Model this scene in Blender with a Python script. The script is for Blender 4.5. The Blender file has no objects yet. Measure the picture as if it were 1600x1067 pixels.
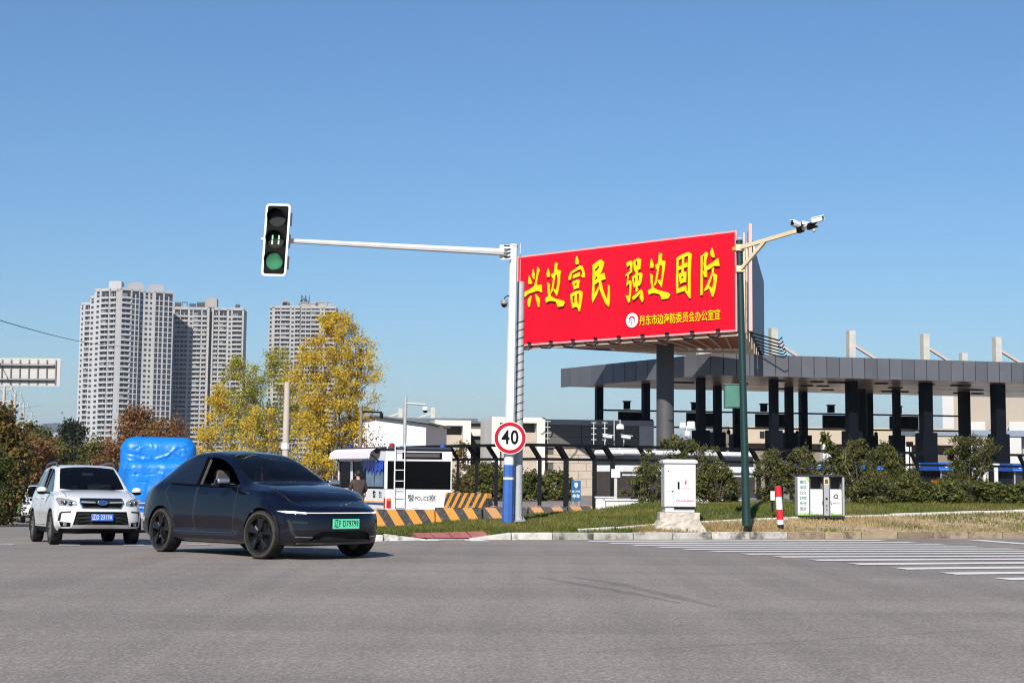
import bpy, bmesh, math, random
import numpy as np
from mathutils import Vector, Matrix, geometry

# ------------------------------------------------------------------ camera, sky, sun, exposure
S = bpy.context.scene
COL = S.collection
CZ = 1.3                       # eye height above the near road
FPX = 2311.0                   # focal length in pixels of a 1600 px wide frame
PITCH = math.atan(211.5 / FPX)
ROLL = math.radians(0.5)
FWD = Vector((0, math.cos(PITCH), math.sin(PITCH)))
UP0 = Vector((0, -math.sin(PITCH), math.cos(PITCH)))
RT0 = Vector((1, 0, 0))
RT = RT0 * math.cos(ROLL) + UP0 * math.sin(ROLL)
UP = UP0 * math.cos(ROLL) - RT0 * math.sin(ROLL)
camd = bpy.data.cameras.new('camera')
cam = bpy.data.objects.new('camera', camd)
COL.objects.link(cam)
camd.sensor_width = 36.0
camd.lens = FPX / 1600 * 36
camd.clip_start = 0.1
camd.clip_end = 40000
m = Matrix.Identity(4)
for i, v in enumerate((RT, UP, -FWD)):
    for j in range(3):
        m[j][i] = v[j]
m.translation = (0, 0, CZ)
cam.matrix_world = m
S.camera = cam

SUN_EL = math.radians(35)
SUN_TRAVEL = Vector((0.22, 0.975, 0)).normalized()      # horizontal travel of the light
w = bpy.data.worlds.new('World')
S.world = w
w.use_nodes = True
nt = w.node_tree
sky = nt.nodes.new('ShaderNodeTexSky')
sky.sky_type = 'NISHITA'
sky.sun_disc = False
sky.sun_elevation = SUN_EL
sky.sun_rotation = math.atan2(-SUN_TRAVEL.x, -SUN_TRAVEL.y)
sky.altitude = 60
sky.air_density = 1.3
sky.dust_density = 0.0
sky.ozone_density = 10.0
bg = nt.nodes['Background']
nt.links.new(sky.outputs[0], bg.inputs[0])
bg.inputs[1].default_value = 0.072
sd = bpy.data.lights.new('sun', 'SUN')
sd.energy = 4.6
sd.angle = math.radians(0.5)
sd.color = (1.0, 0.95, 0.86)
sun = bpy.data.objects.new('sun', sd)
COL.objects.link(sun)
ldir = Vector((SUN_TRAVEL.x * math.cos(SUN_EL), SUN_TRAVEL.y * math.cos(SUN_EL), -math.sin(SUN_EL)))
sun.rotation_euler = ldir.to_track_quat('-Z', 'Y').to_euler()
sun.location = (-30, -60, 60)
S.view_settings.view_transform = 'Standard'
S.view_settings.look = 'None'
S.view_settings.exposure = 0.62
S.view_settings.gamma = 1
S.view_settings.use_curve_mapping = False
S.cycles.use_denoising = True
S.cycles.pixel_filter_type = 'BLACKMAN_HARRIS'
S.cycles.filter_width = 1.15
S.cycles.max_bounces = 6
S.cycles.transparent_max_bounces = 24
S.cycles.volume_bounces = 0

# ------------------------------------------------------------------ helpers
def ray(px, py):
    return (RT * ((px - 800) / FPX) + UP * (-(py - 533.5) / FPX) + FWD)

def P(px, py, Y):
    """world point seen at photo pixel (px, py) at depth Y"""
    d = ray(px, py)
    return Vector((0, 0, CZ)) + d * (Y / d.y)

def sm(a, b, x):
    t = max(0.0, min(1.0, (x - a) / (b - a)))
    return t * t * (3 - 2 * t)

def g(X, Y):
    """road level"""
    base = -1.24 - 0.09 * sm(22, 32, Y)
    left = sm(-1, -8, X)
    d = 0.021 * max(0, min(Y, 66) - 24) + 0.012 * max(0, min(Y, 150) - 66)
    return CZ + base - left * d

class MB:
    def __init__(s):
        s.v = []; s.f = []
    def add(s, vs, fs):
        n = len(s.v)
        s.v += [tuple(v) for v in vs]
        s.f += [tuple(i + n for i in f) for f in fs]
        return s
    def box(s, x0, x1, y0, y1, z0, z1, M=None):
        vs = [Vector((x, y, z)) for z in (z0, z1) for y in (y0, y1) for x in (x0, x1)]
        if M is not None:
            vs = [M @ v for v in vs]
        return s.add(vs, [(0, 2, 3, 1), (4, 5, 7, 6), (0, 1, 5, 4), (2, 6, 7, 3), (0, 4, 6, 2), (1, 3, 7, 5)])
    def bar(s, p, q, w_, h_=None, up=(0, 0, 1), w2=None):
        p = Vector(p); q = Vector(q); h_ = w_ if h_ is None else h_
        d = (q - p).normalized(); u = Vector(up)
        if abs(d.dot(u)) > 0.98:
            u = Vector((0, 1, 0))
        a = d.cross(u).normalized(); b = a.cross(d).normalized()
        vs = []
        for c, k in ((p, 1), (q, w2 or 1)):
            for sx, sy in ((-1, -1), (1, -1), (1, 1), (-1, 1)):
                vs.append(c + a * (sx * w_ * k / 2) + b * (sy * h_ * k / 2))
        return s.add(vs, [(3, 2, 1, 0), (4, 5, 6, 7), (0, 1, 5, 4), (1, 2, 6, 5), (2, 3, 7, 6), (3, 0, 4, 7)])
    def tube(s, pts, r, n=8, cap=True):
        pts = [Vector(p) for p in pts]
        if not hasattr(r, '__len__'):
            r = [r] * len(pts)
        vs = []; fs = []
        pa = None
        for i, p in enumerate(pts):
            d = (pts[min(i + 1, len(pts) - 1)] - pts[max(i - 1, 0)])
            d = d.normalized() if d.length > 1e-9 else Vector((0, 0, 1))
            if pa is None:
                u = Vector((1, 0, 0)) if abs(d.x) < 0.8 else Vector((0, 1, 0))
                a = (u - d * u.dot(d)).normalized()
            else:
                a = (pa - d * pa.dot(d))
                a = a.normalized() if a.length > 1e-6 else pa
            pa = a; b = d.cross(a)
            for k in range(n):
                t = 2 * math.pi * k / n
                vs.append(p + (a * math.cos(t) + b * math.sin(t)) * r[i])
        for i in range(len(pts) - 1):
            for k in range(n):
                k2 = (k + 1) % n
                fs.append((i * n + k, i * n + k2, (i + 1) * n + k2, (i + 1) * n + k))
        if cap:
            fs.append(tuple(range(n - 1, -1, -1)))
            fs.append(tuple((len(pts) - 1) * n + k for k in range(n)))
        return s.add(vs, fs)
    def lathe(s, prof, n=24, M=None, closed=False):
        """prof: (r, h) pairs spun about local z"""
        vs = []; fs = []
        for r, h in prof:
            for k in range(n):
                t = 2 * math.pi * k / n
                vs.append(Vector((r * math.cos(t), r * math.sin(t), h)))
        if M is not None:
            vs = [M @ v for v in vs]
        L = len(prof)
        for i in range(L if closed else L - 1):
            j = (i + 1) % L
            for k in range(n):
                k2 = (k + 1) % n
                fs.append((i * n + k, i * n + k2, j * n + k2, j * n + k))
        if not closed:
            fs.append(tuple(range(n - 1, -1, -1)))
            fs.append(tuple((L - 1) * n + k for k in range(n)))
        return s.add(vs, fs)
    def prism(s, poly, vec):
        poly = [Vector(p) for p in poly]; vec = Vector(vec); n = len(poly)
        vs = poly + [p + vec for p in poly]
        fs = [tuple(range(n - 1, -1, -1)), tuple(range(n, 2 * n))]
        for i in range(n):
            j = (i + 1) % n
            fs.append((i, j, n + j, n + i))
        return s.add(vs, fs)
    def quad(s, *p):
        return s.add(p, [tuple(range(len(p)))])
    def ellip(s, c, r, nu=12, nv=8, M=None):
        prof = [(max(1e-4, math.sin(math.pi * i / nv)), -math.cos(math.pi * i / nv)) for i in range(nv + 1)]
        T = Matrix.Translation(Vector(c)) @ (M if M is not None else Matrix.Identity(4)) @ Matrix.Diagonal((r[0], r[1], r[2], 1))
        return s.lathe(prof, nu, T)
    def build(s, name, mat, parent=None, smooth=False, bevel=0, seg=1, recalc=True, ang=40):
        me = bpy.data.meshes.new(name)
        me.from_pydata(s.v, [], s.f)
        if recalc or bevel:
            bm = bmesh.new(); bm.from_mesh(me)
            if recalc:
                bmesh.ops.recalc_face_normals(bm, faces=bm.faces)
            if bevel:
                es = [e for e in bm.edges if len(e.link_faces) == 2 and e.calc_face_angle(0) > math.radians(30)]
                bmesh.ops.bevel(bm, geom=es, offset=bevel, segments=seg, profile=0.6, affect='EDGES', clamp_overlap=True)
            bm.to_mesh(me); bm.free()
        return mk(name, me, mat, parent, smooth, ang)

def mk(name, me, mat, parent=None, smooth=False, ang=40):
    if mat is not None and not me.materials:
        me.materials.append(mat)
    if smooth:
        me.shade_smooth()
        me.set_sharp_from_angle(angle=math.radians(ang))
    o = bpy.data.objects.new(name, me)
    COL.objects.link(o)
    if parent is not None:
        o.parent = parent
    return o

def tag(o, label=None, cat=None, group=None, kind=None):
    if label: o['label'] = label
    if cat: o['category'] = cat
    if group: o['group'] = group
    if kind: o['kind'] = kind
    return o

def thing(name, label, cat, loc=(0, 0, 0), rz=0.0, group=None):
    o = bpy.data.objects.new(name, None)
    o.empty_display_size = 0.3
    COL.objects.link(o)
    o.location = loc
    o.rotation_euler = (0, 0, rz)
    return tag(o, label, cat, group)

def copy_tree(o, parent=None):
    c = o.copy()
    COL.objects.link(c)
    if parent is not None:
        c.parent = parent
    for ch in list(o.children):
        copy_tree(ch, c)
    return c

def dup(o, loc, rz=None, label=None):
    c = copy_tree(o)
    c.location = loc
    if rz is not None:
        c.rotation_euler = (0, 0, rz)
    if label:
        c['label'] = label
    return c

_tc = {}
def text_mesh(body, size, extrude=0.002, sx=1.0, offset=0.0, align='CENTER', space=1.0):
    """flat print in the XZ plane facing -Y, centred on the origin"""
    cu = bpy.data.curves.new('lettering', 'FONT')
    cu.body = body; cu.size = size; cu.extrude = extrude; cu.offset = offset; cu.space_character = space
    cu.align_x = align; cu.align_y = 'CENTER'
    o = bpy.data.objects.new('lettering', cu)
    COL.objects.link(o)
    bpy.context.view_layer.update()
    me = bpy.data.meshes.new_from_object(o.evaluated_get(bpy.context.evaluated_depsgraph_get()))
    bpy.data.objects.remove(o); bpy.data.curves.remove(cu)
    me.materials.clear()
    me.transform(Matrix.Rotation(math.pi / 2, 4, 'X') @ Matrix.Diagonal((sx, 1, 1, 1)))
    return me

def text(body, size, mat, parent, loc, rz=0, name='lettering', **k):
    me = text_mesh(body, size, **k)
    me.transform(Matrix.Translation(Vector(loc)) @ Matrix.Rotation(rz, 4, 'Z'))
    return mk(name, me, mat, parent)

# ------------------------------------------------------------------ materials
def M(name, col, rough=0.6, metal=0.0, var=0.0, scale=4.0, bump=0.0, bscale=60.0, coat=0.0, spec=0.5, dirt=None, stretch=None, objvar=0.0):
    """dirt = (colour, amount, scale)"""
    ma = bpy.data.materials.new(name); ma.use_nodes = True
    n = ma.node_tree.nodes; l = ma.node_tree.links
    b = n['Principled BSDF']
    b.inputs['Base Color'].default_value = (*col, 1)
    b.inputs['Roughness'].default_value = rough
    b.inputs['Metallic'].default_value = metal
    b.inputs['Specular IOR Level'].default_value = spec
    b.inputs['Coat Weight'].default_value = coat
    b.inputs['Coat Roughness'].default_value = 0.04
    tc = n.new('ShaderNodeTexCoord')
    vec = tc.outputs['Object']
    if objvar:
        oi0 = n.new('ShaderNodeObjectInfo'); va = n.new('ShaderNodeVectorMath'); va.operation = 'MULTIPLY_ADD'; va.inputs[1].default_value = (37, 53, 71)
        l.new(oi0.outputs['Random'], va.inputs[0]); l.new(vec, va.inputs[2]); vec = va.outputs[0]
    if stretch:
        mp = n.new('ShaderNodeMapping'); mp.inputs['Scale'].default_value = stretch
        l.new(vec, mp.inputs[0]); vec = mp.outputs[0]
    out = None
    if var > 0:
        t = n.new('ShaderNodeTexNoise'); t.inputs['Scale'].default_value = scale; t.inputs['Detail'].default_value = 8
        t.inputs['Roughness'].default_value = 0.65
        l.new(vec, t.inputs['Vector'])
        r = n.new('ShaderNodeValToRGB')
        r.color_ramp.elements[0].position = 0.3; r.color_ramp.elements[1].position = 0.7
        r.color_ramp.elements[0].color = (*[c * (1 - var) for c in col], 1)
        r.color_ramp.elements[1].color = (*[min(1, c * (1 + var)) for c in col], 1)
        l.new(t.outputs['Fac'], r.inputs[0]); out = r.outputs[0]
    if dirt:
        dc, da, ds = dirt
        t = n.new('ShaderNodeTexNoise'); t.inputs['Scale'].default_value = ds; t.inputs['Detail'].default_value = 10
        t.inputs['Roughness'].default_value = 0.7
        l.new(vec, t.inputs['Vector'])
        r = n.new('ShaderNodeValToRGB'); r.color_ramp.elements[0].position = 0.5; r.color_ramp.elements[1].position = 0.62 if objvar else 0.72
        r.color_ramp.elements[0].color = (0, 0, 0, 1); r.color_ramp.elements[1].color = (da, da, da, 1)
        l.new(t.outputs['Fac'], r.inputs[0])
        mx = n.new('ShaderNodeMix'); mx.data_type = 'RGBA'
        l.new(r.outputs[0], mx.inputs[0])
        if out: l.new(out, mx.inputs[6])
        else: mx.inputs[6].default_value = (*col, 1)
        mx.inputs[7].default_value = (*dc, 1)
        out = mx.outputs[2]
    if objvar:
        oi = n.new('ShaderNodeObjectInfo'); mr = n.new('ShaderNodeMapRange'); mr.inputs[3].default_value = 1 - objvar; mr.inputs[4].default_value = 1 + objvar * 0.6
        l.new(oi.outputs['Random'], mr.inputs[0]); mx = n.new('ShaderNodeMix'); mx.data_type = 'RGBA'; mx.blend_type = 'MULTIPLY'; mx.inputs[0].default_value = 1
        l.new(out, mx.inputs[6]); l.new(mr.outputs[0], mx.inputs[7]); out = mx.outputs[2]
    if out: l.new(out, b.inputs['Base Color'])
    if bump > 0:
        t = n.new('ShaderNodeTexNoise'); t.inputs['Scale'].default_value = bscale; t.inputs['Detail'].default_value = 4
        l.new(vec, t.inputs['Vector'])
        bp = n.new('ShaderNodeBump'); bp.inputs['Strength'].default_value = bump; bp.inputs['Distance'].default_value = 0.01
        l.new(t.outputs['Fac'], bp.inputs['Height']); l.new(bp.outputs[0], b.inputs['Normal'])
    return ma

def leafmat(name, cols, trans=0.35):
    ma = bpy.data.materials.new(name); ma.use_nodes = True
    n = ma.node_tree.nodes; l = ma.node_tree.links
    b = n['Principled BSDF']; b.inputs['Roughness'].default_value = 0.55; b.inputs['Specular IOR Level'].default_value = 0.25
    at = n.new('ShaderNodeAttribute'); at.attribute_name = 'rnd'
    r = n.new('ShaderNodeValToRGB'); e = r.color_ramp.elements
    while len(e) < len(cols): e.new(0.5)
    for i, c in enumerate(cols):
        e[i].position = i / (len(cols) - 1); e[i].color = (*c, 1)
    l.new(at.outputs['Fac'], r.inputs[0]); l.new(r.outputs[0], b.inputs['Base Color'])
    tr = n.new('ShaderNodeBsdfTranslucent'); l.new(r.outputs[0], tr.inputs[0])
    mx = n.new('ShaderNodeMixShader'); mx.inputs[0].default_value = trans
    l.new(b.outputs[0], mx.inputs[1]); l.new(tr.outputs[0], mx.inputs[2])
    l.new(mx.outputs[0], n['Material Output'].inputs[0])
    return ma

def glassmat(name, tint, through, rough=0.02):
    """tinted pane: mirror-like at grazing angles, lets 'through' of the light pass"""
    ma = bpy.data.materials.new(name); ma.use_nodes = True
    n = ma.node_tree.nodes; l = ma.node_tree.links
    b = n['Principled BSDF']; b.inputs['Base Color'].default_value = (*tint, 1); b.inputs['Roughness'].default_value = rough; b.inputs['Specular IOR Level'].default_value = 0.5
    tr = n.new('ShaderNodeBsdfTransparent'); tr.inputs[0].default_value = (0.75, 0.82, 0.85, 1)
    lw = n.new('ShaderNodeLayerWeight'); lw.inputs[0].default_value = 0.25
    ma_ = n.new('ShaderNodeMath'); ma_.operation = 'MULTIPLY_ADD'
    ma_.inputs[1].default_value = -through; ma_.inputs[2].default_value = through
    l.new(lw.outputs['Fresnel'], ma_.inputs[0])
    mx = n.new('ShaderNodeMixShader')
    l.new(ma_.outputs[0], mx.inputs[0]); l.new(b.outputs[0], mx.inputs[1]); l.new(tr.outputs[0], mx.inputs[2])
    l.new(mx.outputs[0], n['Material Output'].inputs[0])
    return ma

def paintmat(name, col, metal, dust, dust_amt, trim=(0.03, 0.03, 0.032), zmax=0.75):
    """car paint: clear coat outside, dark trim inside, road dust on the lower flanks"""
    ma = bpy.data.materials.new(name); ma.use_nodes = True
    n = ma.node_tree.nodes; l = ma.node_tree.links
    b = n['Principled BSDF']
    b.inputs['Roughness'].default_value = 0.45; b.inputs['Metallic'].default_value = metal; b.inputs['Specular IOR Level'].default_value = 0.0 if max(col) < 0.1 else 0.3
    b.inputs['Coat Weight'].default_value = 1.0; b.inputs['Coat Roughness'].default_value = 0.03
    tc = n.new('ShaderNodeTexCoord'); sp = n.new('ShaderNodeSeparateXYZ'); l.new(tc.outputs['Object'], sp.inputs[0])
    mr = n.new('ShaderNodeMapRange'); mr.inputs[1].default_value = 0.2; mr.inputs[2].default_value = zmax
    mr.inputs[3].default_value = dust_amt; mr.inputs[4].default_value = 0
    l.new(sp.outputs['Z'], mr.inputs[0])
    t = n.new('ShaderNodeTexNoise'); t.inputs['Scale'].default_value = 3; t.inputs['Detail'].default_value = 9; t.inputs['Roughness'].default_value = 0.7
    l.new(tc.outputs['Object'], t.inputs['Vector'])
    mu = n.new('ShaderNodeMath'); mu.operation = 'MULTIPLY'; l.new(mr.outputs[0], mu.inputs[0]); l.new(t.outputs['Fac'], mu.inputs[1])
    mx = n.new('ShaderNodeMix'); mx.data_type = 'RGBA'; l.new(mu.outputs[0], mx.inputs[0])
    mx.inputs[6].default_value = (*col, 1); mx.inputs[7].default_value = (*dust, 1)
    ge = n.new('ShaderNodeNewGeometry')
    m2 = n.new('ShaderNodeMix'); m2.data_type = 'RGBA'; l.new(ge.outputs['Backfacing'], m2.inputs[0])
    l.new(mx.outputs[2], m2.inputs[6]); m2.inputs[7].default_value = (*trim, 1)
    l.new(m2.outputs[2], b.inputs['Base Color'])
    c2 = n.new('ShaderNodeMath'); c2.operation = 'MULTIPLY_ADD'; c2.inputs[1].default_value = -1.4; c2.inputs[2].default_value = 1.0; c2.use_clamp = True
    l.new(mu.outputs[0], c2.inputs[0]); l.new(c2.outputs[0], b.inputs['Coat Weight'])
    return ma

def emis(name, col, st):
    ma = bpy.data.materials.new(name); ma.use_nodes = True
    b = ma.node_tree.nodes['Principled BSDF']
    b.inputs['Base Color'].default_value = (*[c * 0.6 for c in col], 1)
    b.inputs['Emission Color'].default_value = (*col, 1); b.inputs['Emission Strength'].default_value = st
    b.inputs['Roughness'].default_value = 0.2
    return ma

WHITE = M('white paint', (0.64, 0.64, 0.64), 0.45, var=0.05, scale=3)
WHITE2 = M('weathered white paint', (0.58, 0.58, 0.57), 0.5, var=0.06, scale=2, dirt=((0.35, 0.31, 0.26), 0.5, 5))
BLACK = M('black plastic', (0.004, 0.004, 0.0045), 0.6, spec=0.08)
RUBBER = M('tyre rubber', (0.012, 0.0115, 0.011), 0.85, var=0.3, scale=12, spec=0.2, dirt=((0.12, 0.1, 0.08), 0.3, 6))
STEEL = M('galvanised steel', (0.36, 0.365, 0.37), 0.5, 0.15, var=0.12, scale=10)
DARKSTEEL = M('black painted steel', (0.006, 0.0065, 0.008), 0.55, var=0.3, scale=8, spec=0.12)
CHROME = M('chrome', (0.75, 0.76, 0.78), 0.12, 1.0)
CREAM = M('cream paint', (0.56, 0.46, 0.30), 0.5, var=0.08)
DGREEN = M('dark green paint', (0.006, 0.028, 0.026), 0.4, var=0.2, scale=3)
MGREEN = M('green box paint', (0.05, 0.16, 0.12), 0.45, var=0.15, scale=4)
RED = M('red paint', (0.62, 0.012, 0.02), 0.4, var=0.06)
BLUE = M('blue paint', (0.035, 0.11, 0.36), 0.45, var=0.12, scale=6)
CONC = M('grey concrete', (0.34, 0.32, 0.29), 0.85, var=0.2, scale=5, bump=0.4, dirt=((0.16, 0.13, 0.11), 0.7, 3))
PALECONC = M('pale concrete', (0.43, 0.42, 0.38), 0.85, var=0.15, scale=2, bump=0.2)
BARK = M('bark', (0.10, 0.075, 0.055), 0.9, var=0.4, scale=10, bump=0.6)
BARK2 = M('pale bark', (0.2, 0.16, 0.12), 0.9, var=0.4, scale=10, bump=0.6)
INK = M('black print', (0.004, 0.004, 0.0045), 0.7, spec=0.1)
# ------------------------------------------------------------------ ground, road, kerb, verge
A16 = math.radians(15.5)
E1 = Vector((math.cos(A16), math.sin(A16)))
E2 = Vector((-math.sin(A16), math.cos(A16)))
K0 = Vector((4.3, 33.1))

def asphalt():
    ma = bpy.data.materials.new('asphalt'); ma.use_nodes = True
    n = ma.node_tree.nodes; l = ma.node_tree.links; b = n['Principled BSDF']
    tc = n.new('ShaderNodeTexCoord')
    def noise(sc, det, mp=None, rough=0.6):
        t = n.new('ShaderNodeTexNoise'); t.inputs['Scale'].default_value = sc; t.inputs['Detail'].default_value = det
        t.inputs['Roughness'].default_value = rough
        v = tc.outputs['Object']
        if mp:
            q = n.new('ShaderNodeMapping'); q.inputs['Scale'].default_value = mp[0]; q.inputs['Rotation'].default_value = (0, 0, mp[1])
            l.new(v, q.inputs[0]); v = q.outputs[0]
        l.new(v, t.inputs['Vector']); return t.outputs['Fac']
    def ramp(f, p0, c0, p1, c1):
        r = n.new('ShaderNodeValToRGB'); r.color_ramp.elements[0].position = p0; r.color_ramp.elements[1].position = p1
        r.color_ramp.elements[0].color = (c0, c0, c0, 1); r.color_ramp.elements[1].color = (c1, c1, c1, 1)
        l.new(f, r.inputs[0]); return r.outputs[0]
    def mul(a, c):
        x = n.new('ShaderNodeMix'); x.data_type = 'RGBA'; x.blend_type = 'MULTIPLY'; x.inputs[0].default_value = 1
        l.new(a, x.inputs[6]); l.new(c, x.inputs[7]); return x.outputs[2]
    fine = ramp(noise(38, 3, rough=0.75), 0.33, 0.66, 0.67, 1.34)
    vo = n.new('ShaderNodeTexVoronoi'); vo.inputs['Scale'].default_value = 60; l.new(tc.outputs['Object'], vo.inputs['Vector'])
    spark = ramp(vo.outputs['Color'], 0.55, 0.95, 0.98, 1.45)
    patch = mul(ramp(noise(0.35, 6), 0.3, 0.92, 0.7, 1.07), ramp(noise(0.09, 4), 0.35, 0.92, 0.65, 1.05))
    streak = ramp(noise(1.0, 5, ((0.05, 0.9, 1), math.radians(-14))), 0.38, 0.9, 0.62, 1.05)
    streak2 = ramp(noise(1.6, 4, ((0.9, 0.04, 1), math.radians(16))), 0.4, 0.93, 0.58, 1.04)
    base = n.new('ShaderNodeRGB'); base.outputs[0].default_value = (0.228, 0.197, 0.176, 1)
    c = mul(mul(mul(mul(mul(base.outputs[0], fine), spark), patch), streak), streak2)
    l.new(c, b.inputs['Base Color']); b.inputs['Roughness'].default_value = 0.9; b.inputs['Specular IOR Level'].default_value = 0.3
    bp = n.new('ShaderNodeBump'); bp.inputs['Strength'].default_value = 0.55; bp.inputs['Distance'].default_value = 0.012
    l.new(noise(45, 3, rough=0.7), bp.inputs['Height']); l.new(bp.outputs[0], b.inputs['Normal'])
    return ma

ASPH = asphalt()

def wornpaint(name, col, keep):
    ma = bpy.data.materials.new(name); ma.use_nodes = True
    n = ma.node_tree.nodes; l = ma.node_tree.links; b = n['Principled BSDF']
    tc = n.new('ShaderNodeTexCoord'); t = n.new('ShaderNodeTexNoise'); t.inputs['Scale'].default_value = 9; t.inputs['Detail'].default_value = 12
    t.inputs['Roughness'].default_value = 0.8
    l.new(tc.outputs['Object'], t.inputs['Vector'])
    r = n.new('ShaderNodeValToRGB'); r.color_ramp.elements[0].position = keep - 0.07; r.color_ramp.elements[1].position = keep + 0.05
    l.new(t.outputs['Fac'], r.inputs[0])
    mx = n.new('ShaderNodeMix'); mx.data_type = 'RGBA'; l.new(r.outputs[0], mx.inputs[0])
    mx.inputs[6].default_value = (*col, 1); mx.inputs[7].default_value = (0.2, 0.182, 0.172, 1)
    l.new(mx.outputs[2], b.inputs['Base Color']); b.inputs['Roughness'].default_value = 0.7
    return ma
ROADPAINT = wornpaint('road paint', (0.66, 0.63, 0.60), 0.66)
OLDPAINT = wornpaint('old road paint', (0.5, 0.48, 0.46), 0.5)

gx = [-9000, -4000, -2000, -1000, -500, -250, -140, -90, -65] + list(np.arange(-50, 51, 0.8)) + [65, 90, 140, 250, 500, 1000, 2000, 4000, 9000]
gy = [-300, -60, -20] + list(np.arange(-6, 72, 0.8)) + list(range(75, 155, 5)) + [170, 200, 300, 500, 1000, 2500, 6000, 16000]
b = MB()
b.v = [(x, y, g(x, y)) for y in gy for x in gx]
nx = len(gx)
b.f = [(j * nx + i, j * nx + i + 1, (j + 1) * nx + i + 1, (j + 1) * nx + i) for j in range(len(gy) - 1) for i in range(nx - 1)]
tag(b.build('road', ASPH, smooth=True, recalc=False), kind='structure')

def sheet(name, pts, mat, dz=0.008, thick=0):
    """flat polygon strip following the road; pts = [(left, right), ...]"""
    mb = MB()
    for a, c in pts:
        mb.v += [(a[0], a[1], g(*a) + dz), (c[0], c[1], g(*c) + dz)]
    mb.f = [(2 * i, 2 * i + 1, 2 * i + 3, 2 * i + 2) for i in range(len(pts) - 1)]
    return tag(mb.build(name, mat, recalc=False), kind='structure')

def stripe(name, p, d, L, wd, mat, dz=0.008):
    p = Vector(p); d = Vector(d).normalized(); nrm = Vector((-d.y, d.x)); k = max(2, int(L / 0.6))
    return sheet(name, [((p + d * (L * i / k) - nrm * wd / 2), (p + d * (L * i / k) + nrm * wd / 2)) for i in range(k + 1)], mat, dz)

A0 = Vector((1.62, 31.2)); ST = Vector((0.385, -1.02))
for k in range(16):
    stripe('crosswalk_stripe', A0 + ST * k, E1, 6.9, 0.42, ROADPAINT)
stripe('stop_line', A0 + E1 * 9.2 + Vector((0, 0.0)), -E2, 9.0, 0.38, ROADPAINT)
# worn markings on the left arm
for k in range(6):
    p = P(18 + k * 92, 866 - k * 3, 31.0)
    stripe('crosswalk_stripe', (p.x, 30.6 + 0.35 * k), -E2, 1.6, 0.42, OLDPAINT)
for (pa, pb) in (((590, 845), (625, 845)), ((640, 846), (700, 847)), ((712, 845), (760, 846))):
    a = P(pa[0], pa[1], 31.6)
    stripe('crosswalk_stripe', (a.x + 0.2, 31.9), -E2, 1.3, 0.4, ROADPAINT)
stripe('stop_line', (-17.5, 31.2), E1, 5.6, 0.18, OLDPAINT)

def faint(ma, a):
    n = ma.node_tree.nodes; l = ma.node_tree.links; tr = n.new('ShaderNodeBsdfTransparent'); mx = n.new('ShaderNodeMixShader'); mx.inputs[0].default_value = a
    l.new(tr.outputs[0], mx.inputs[1]); l.new(n['Principled BSDF'].outputs[0], mx.inputs[2]); l.new(mx.outputs[0], n['Material Output'].inputs[0]); return ma
def track(name, px_pts, wd, mat, dz=0.005):
    pts = []
    for (x, y) in px_pts:
        d = ray(x, y); Y = 15.0
        for _ in range(30):
            q = Vector((0, 0, CZ)) + d * (Y / d.y)
            Y += (q.z - g(q.x, q.y)) * 9
            Y = max(6, min(60, Y))
        q = Vector((0, 0, CZ)) + d * (Y / d.y); pts.append(Vector((q.x, q.y)))
    dense = []
    for i in range(len(pts) - 1):
        k = max(1, int((pts[i + 1] - pts[i]).length / 0.3))
        for j in range(k):
            dense.append(pts[i].lerp(pts[i + 1], j / k))
    dense.append(pts[-1])
    rows = []
    rr = random.Random(int(px_pts[0][0]))
    for i, p in enumerate(dense):
        d = (dense[min(i + 1, len(dense) - 1)] - dense[max(0, i - 1)]).normalized(); nrm = Vector((-d.y, d.x))
        ww = wd * rr.uniform(0.6, 1.2) * (0.25 + 0.75 * min(1, i / 4, (len(dense) - 1 - i) / 4)); o = nrm * rr.uniform(-0.01, 0.01)
        rows.append((p + o - nrm * ww / 2, p + o + nrm * ww / 2))
    return sheet(name, rows, mat, dz)
TAR = M('tar seal', (0.2, 0.174, 0.157), 0.85, var=0.2, scale=6)
faint(TAR, 0.3)
TYREMARK = M('tyre mark', (0.203, 0.176, 0.159), 0.9, var=0.25, scale=5)
faint(TYREMARK, 0.3)
track('tar_seal', [(800, 1026), (1000, 1015), (1250, 1002), (1430, 990), (1640, 980)], 0.04, TAR)
track('tyre_mark', [(836, 901), (880, 908), (960, 922), (1065, 942)], 0.2, TYREMARK)
track('tyre_mark', [(888, 900), (960, 911), (1045, 930), (1120, 948)], 0.2, TYREMARK, 0.0055)

def ab(a, c):
    q = K0 + E1 * a + E2 * c
    return q
def ab_of(X, Y):
    q = Vector((X, Y)) - K0
    return q.dot(E1), q.dot(E2)
def edge_b(a):
    return float(np.interp(a, [-3.2, -2.4, -0.7, 2.4, 10.4, 24], [0.1, 0.3, 1.0, 1.84, 3.3, 4.6]))
def vmax(a):
    return 3.0 + 4.2 * sm(-4.5, -1, a) + 6.8 * sm(3.0, 6.5, a)
def vz(a, c):
    k = 0.0 + 0.075 * sm(-6.6, -4.4, a) + 0.045 * sm(-4.4, 0, a)
    q = ab(a, 0)
    x = min(c, 2.1 + 1.8 * sm(-0.9, 1.5, a) + 0.5 * sm(2, 10, a)) + 0.06 * max(0, min(c, 7) - 4)
    return g(q.x, q.y) + 0.125 + k * x - 0.11 * sm(-6.75, -6.4, a) * sm(-4.6, -5.0, a) * (1 - sm(0.0, 0.75, c))
SOIL = M('verge soil', (0.13, 0.11, 0.06), 0.95, var=0.4, scale=1.2, bump=0.8, bscale=30, dirt=((0.09, 0.11, 0.03), 0.8, 1.5))
DIRT = M('dry dirt', (0.36, 0.26, 0.15), 0.95, var=0.35, scale=2.5, bump=1.0, bscale=25, dirt=((0.2, 0.16, 0.08), 0.6, 3))
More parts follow.
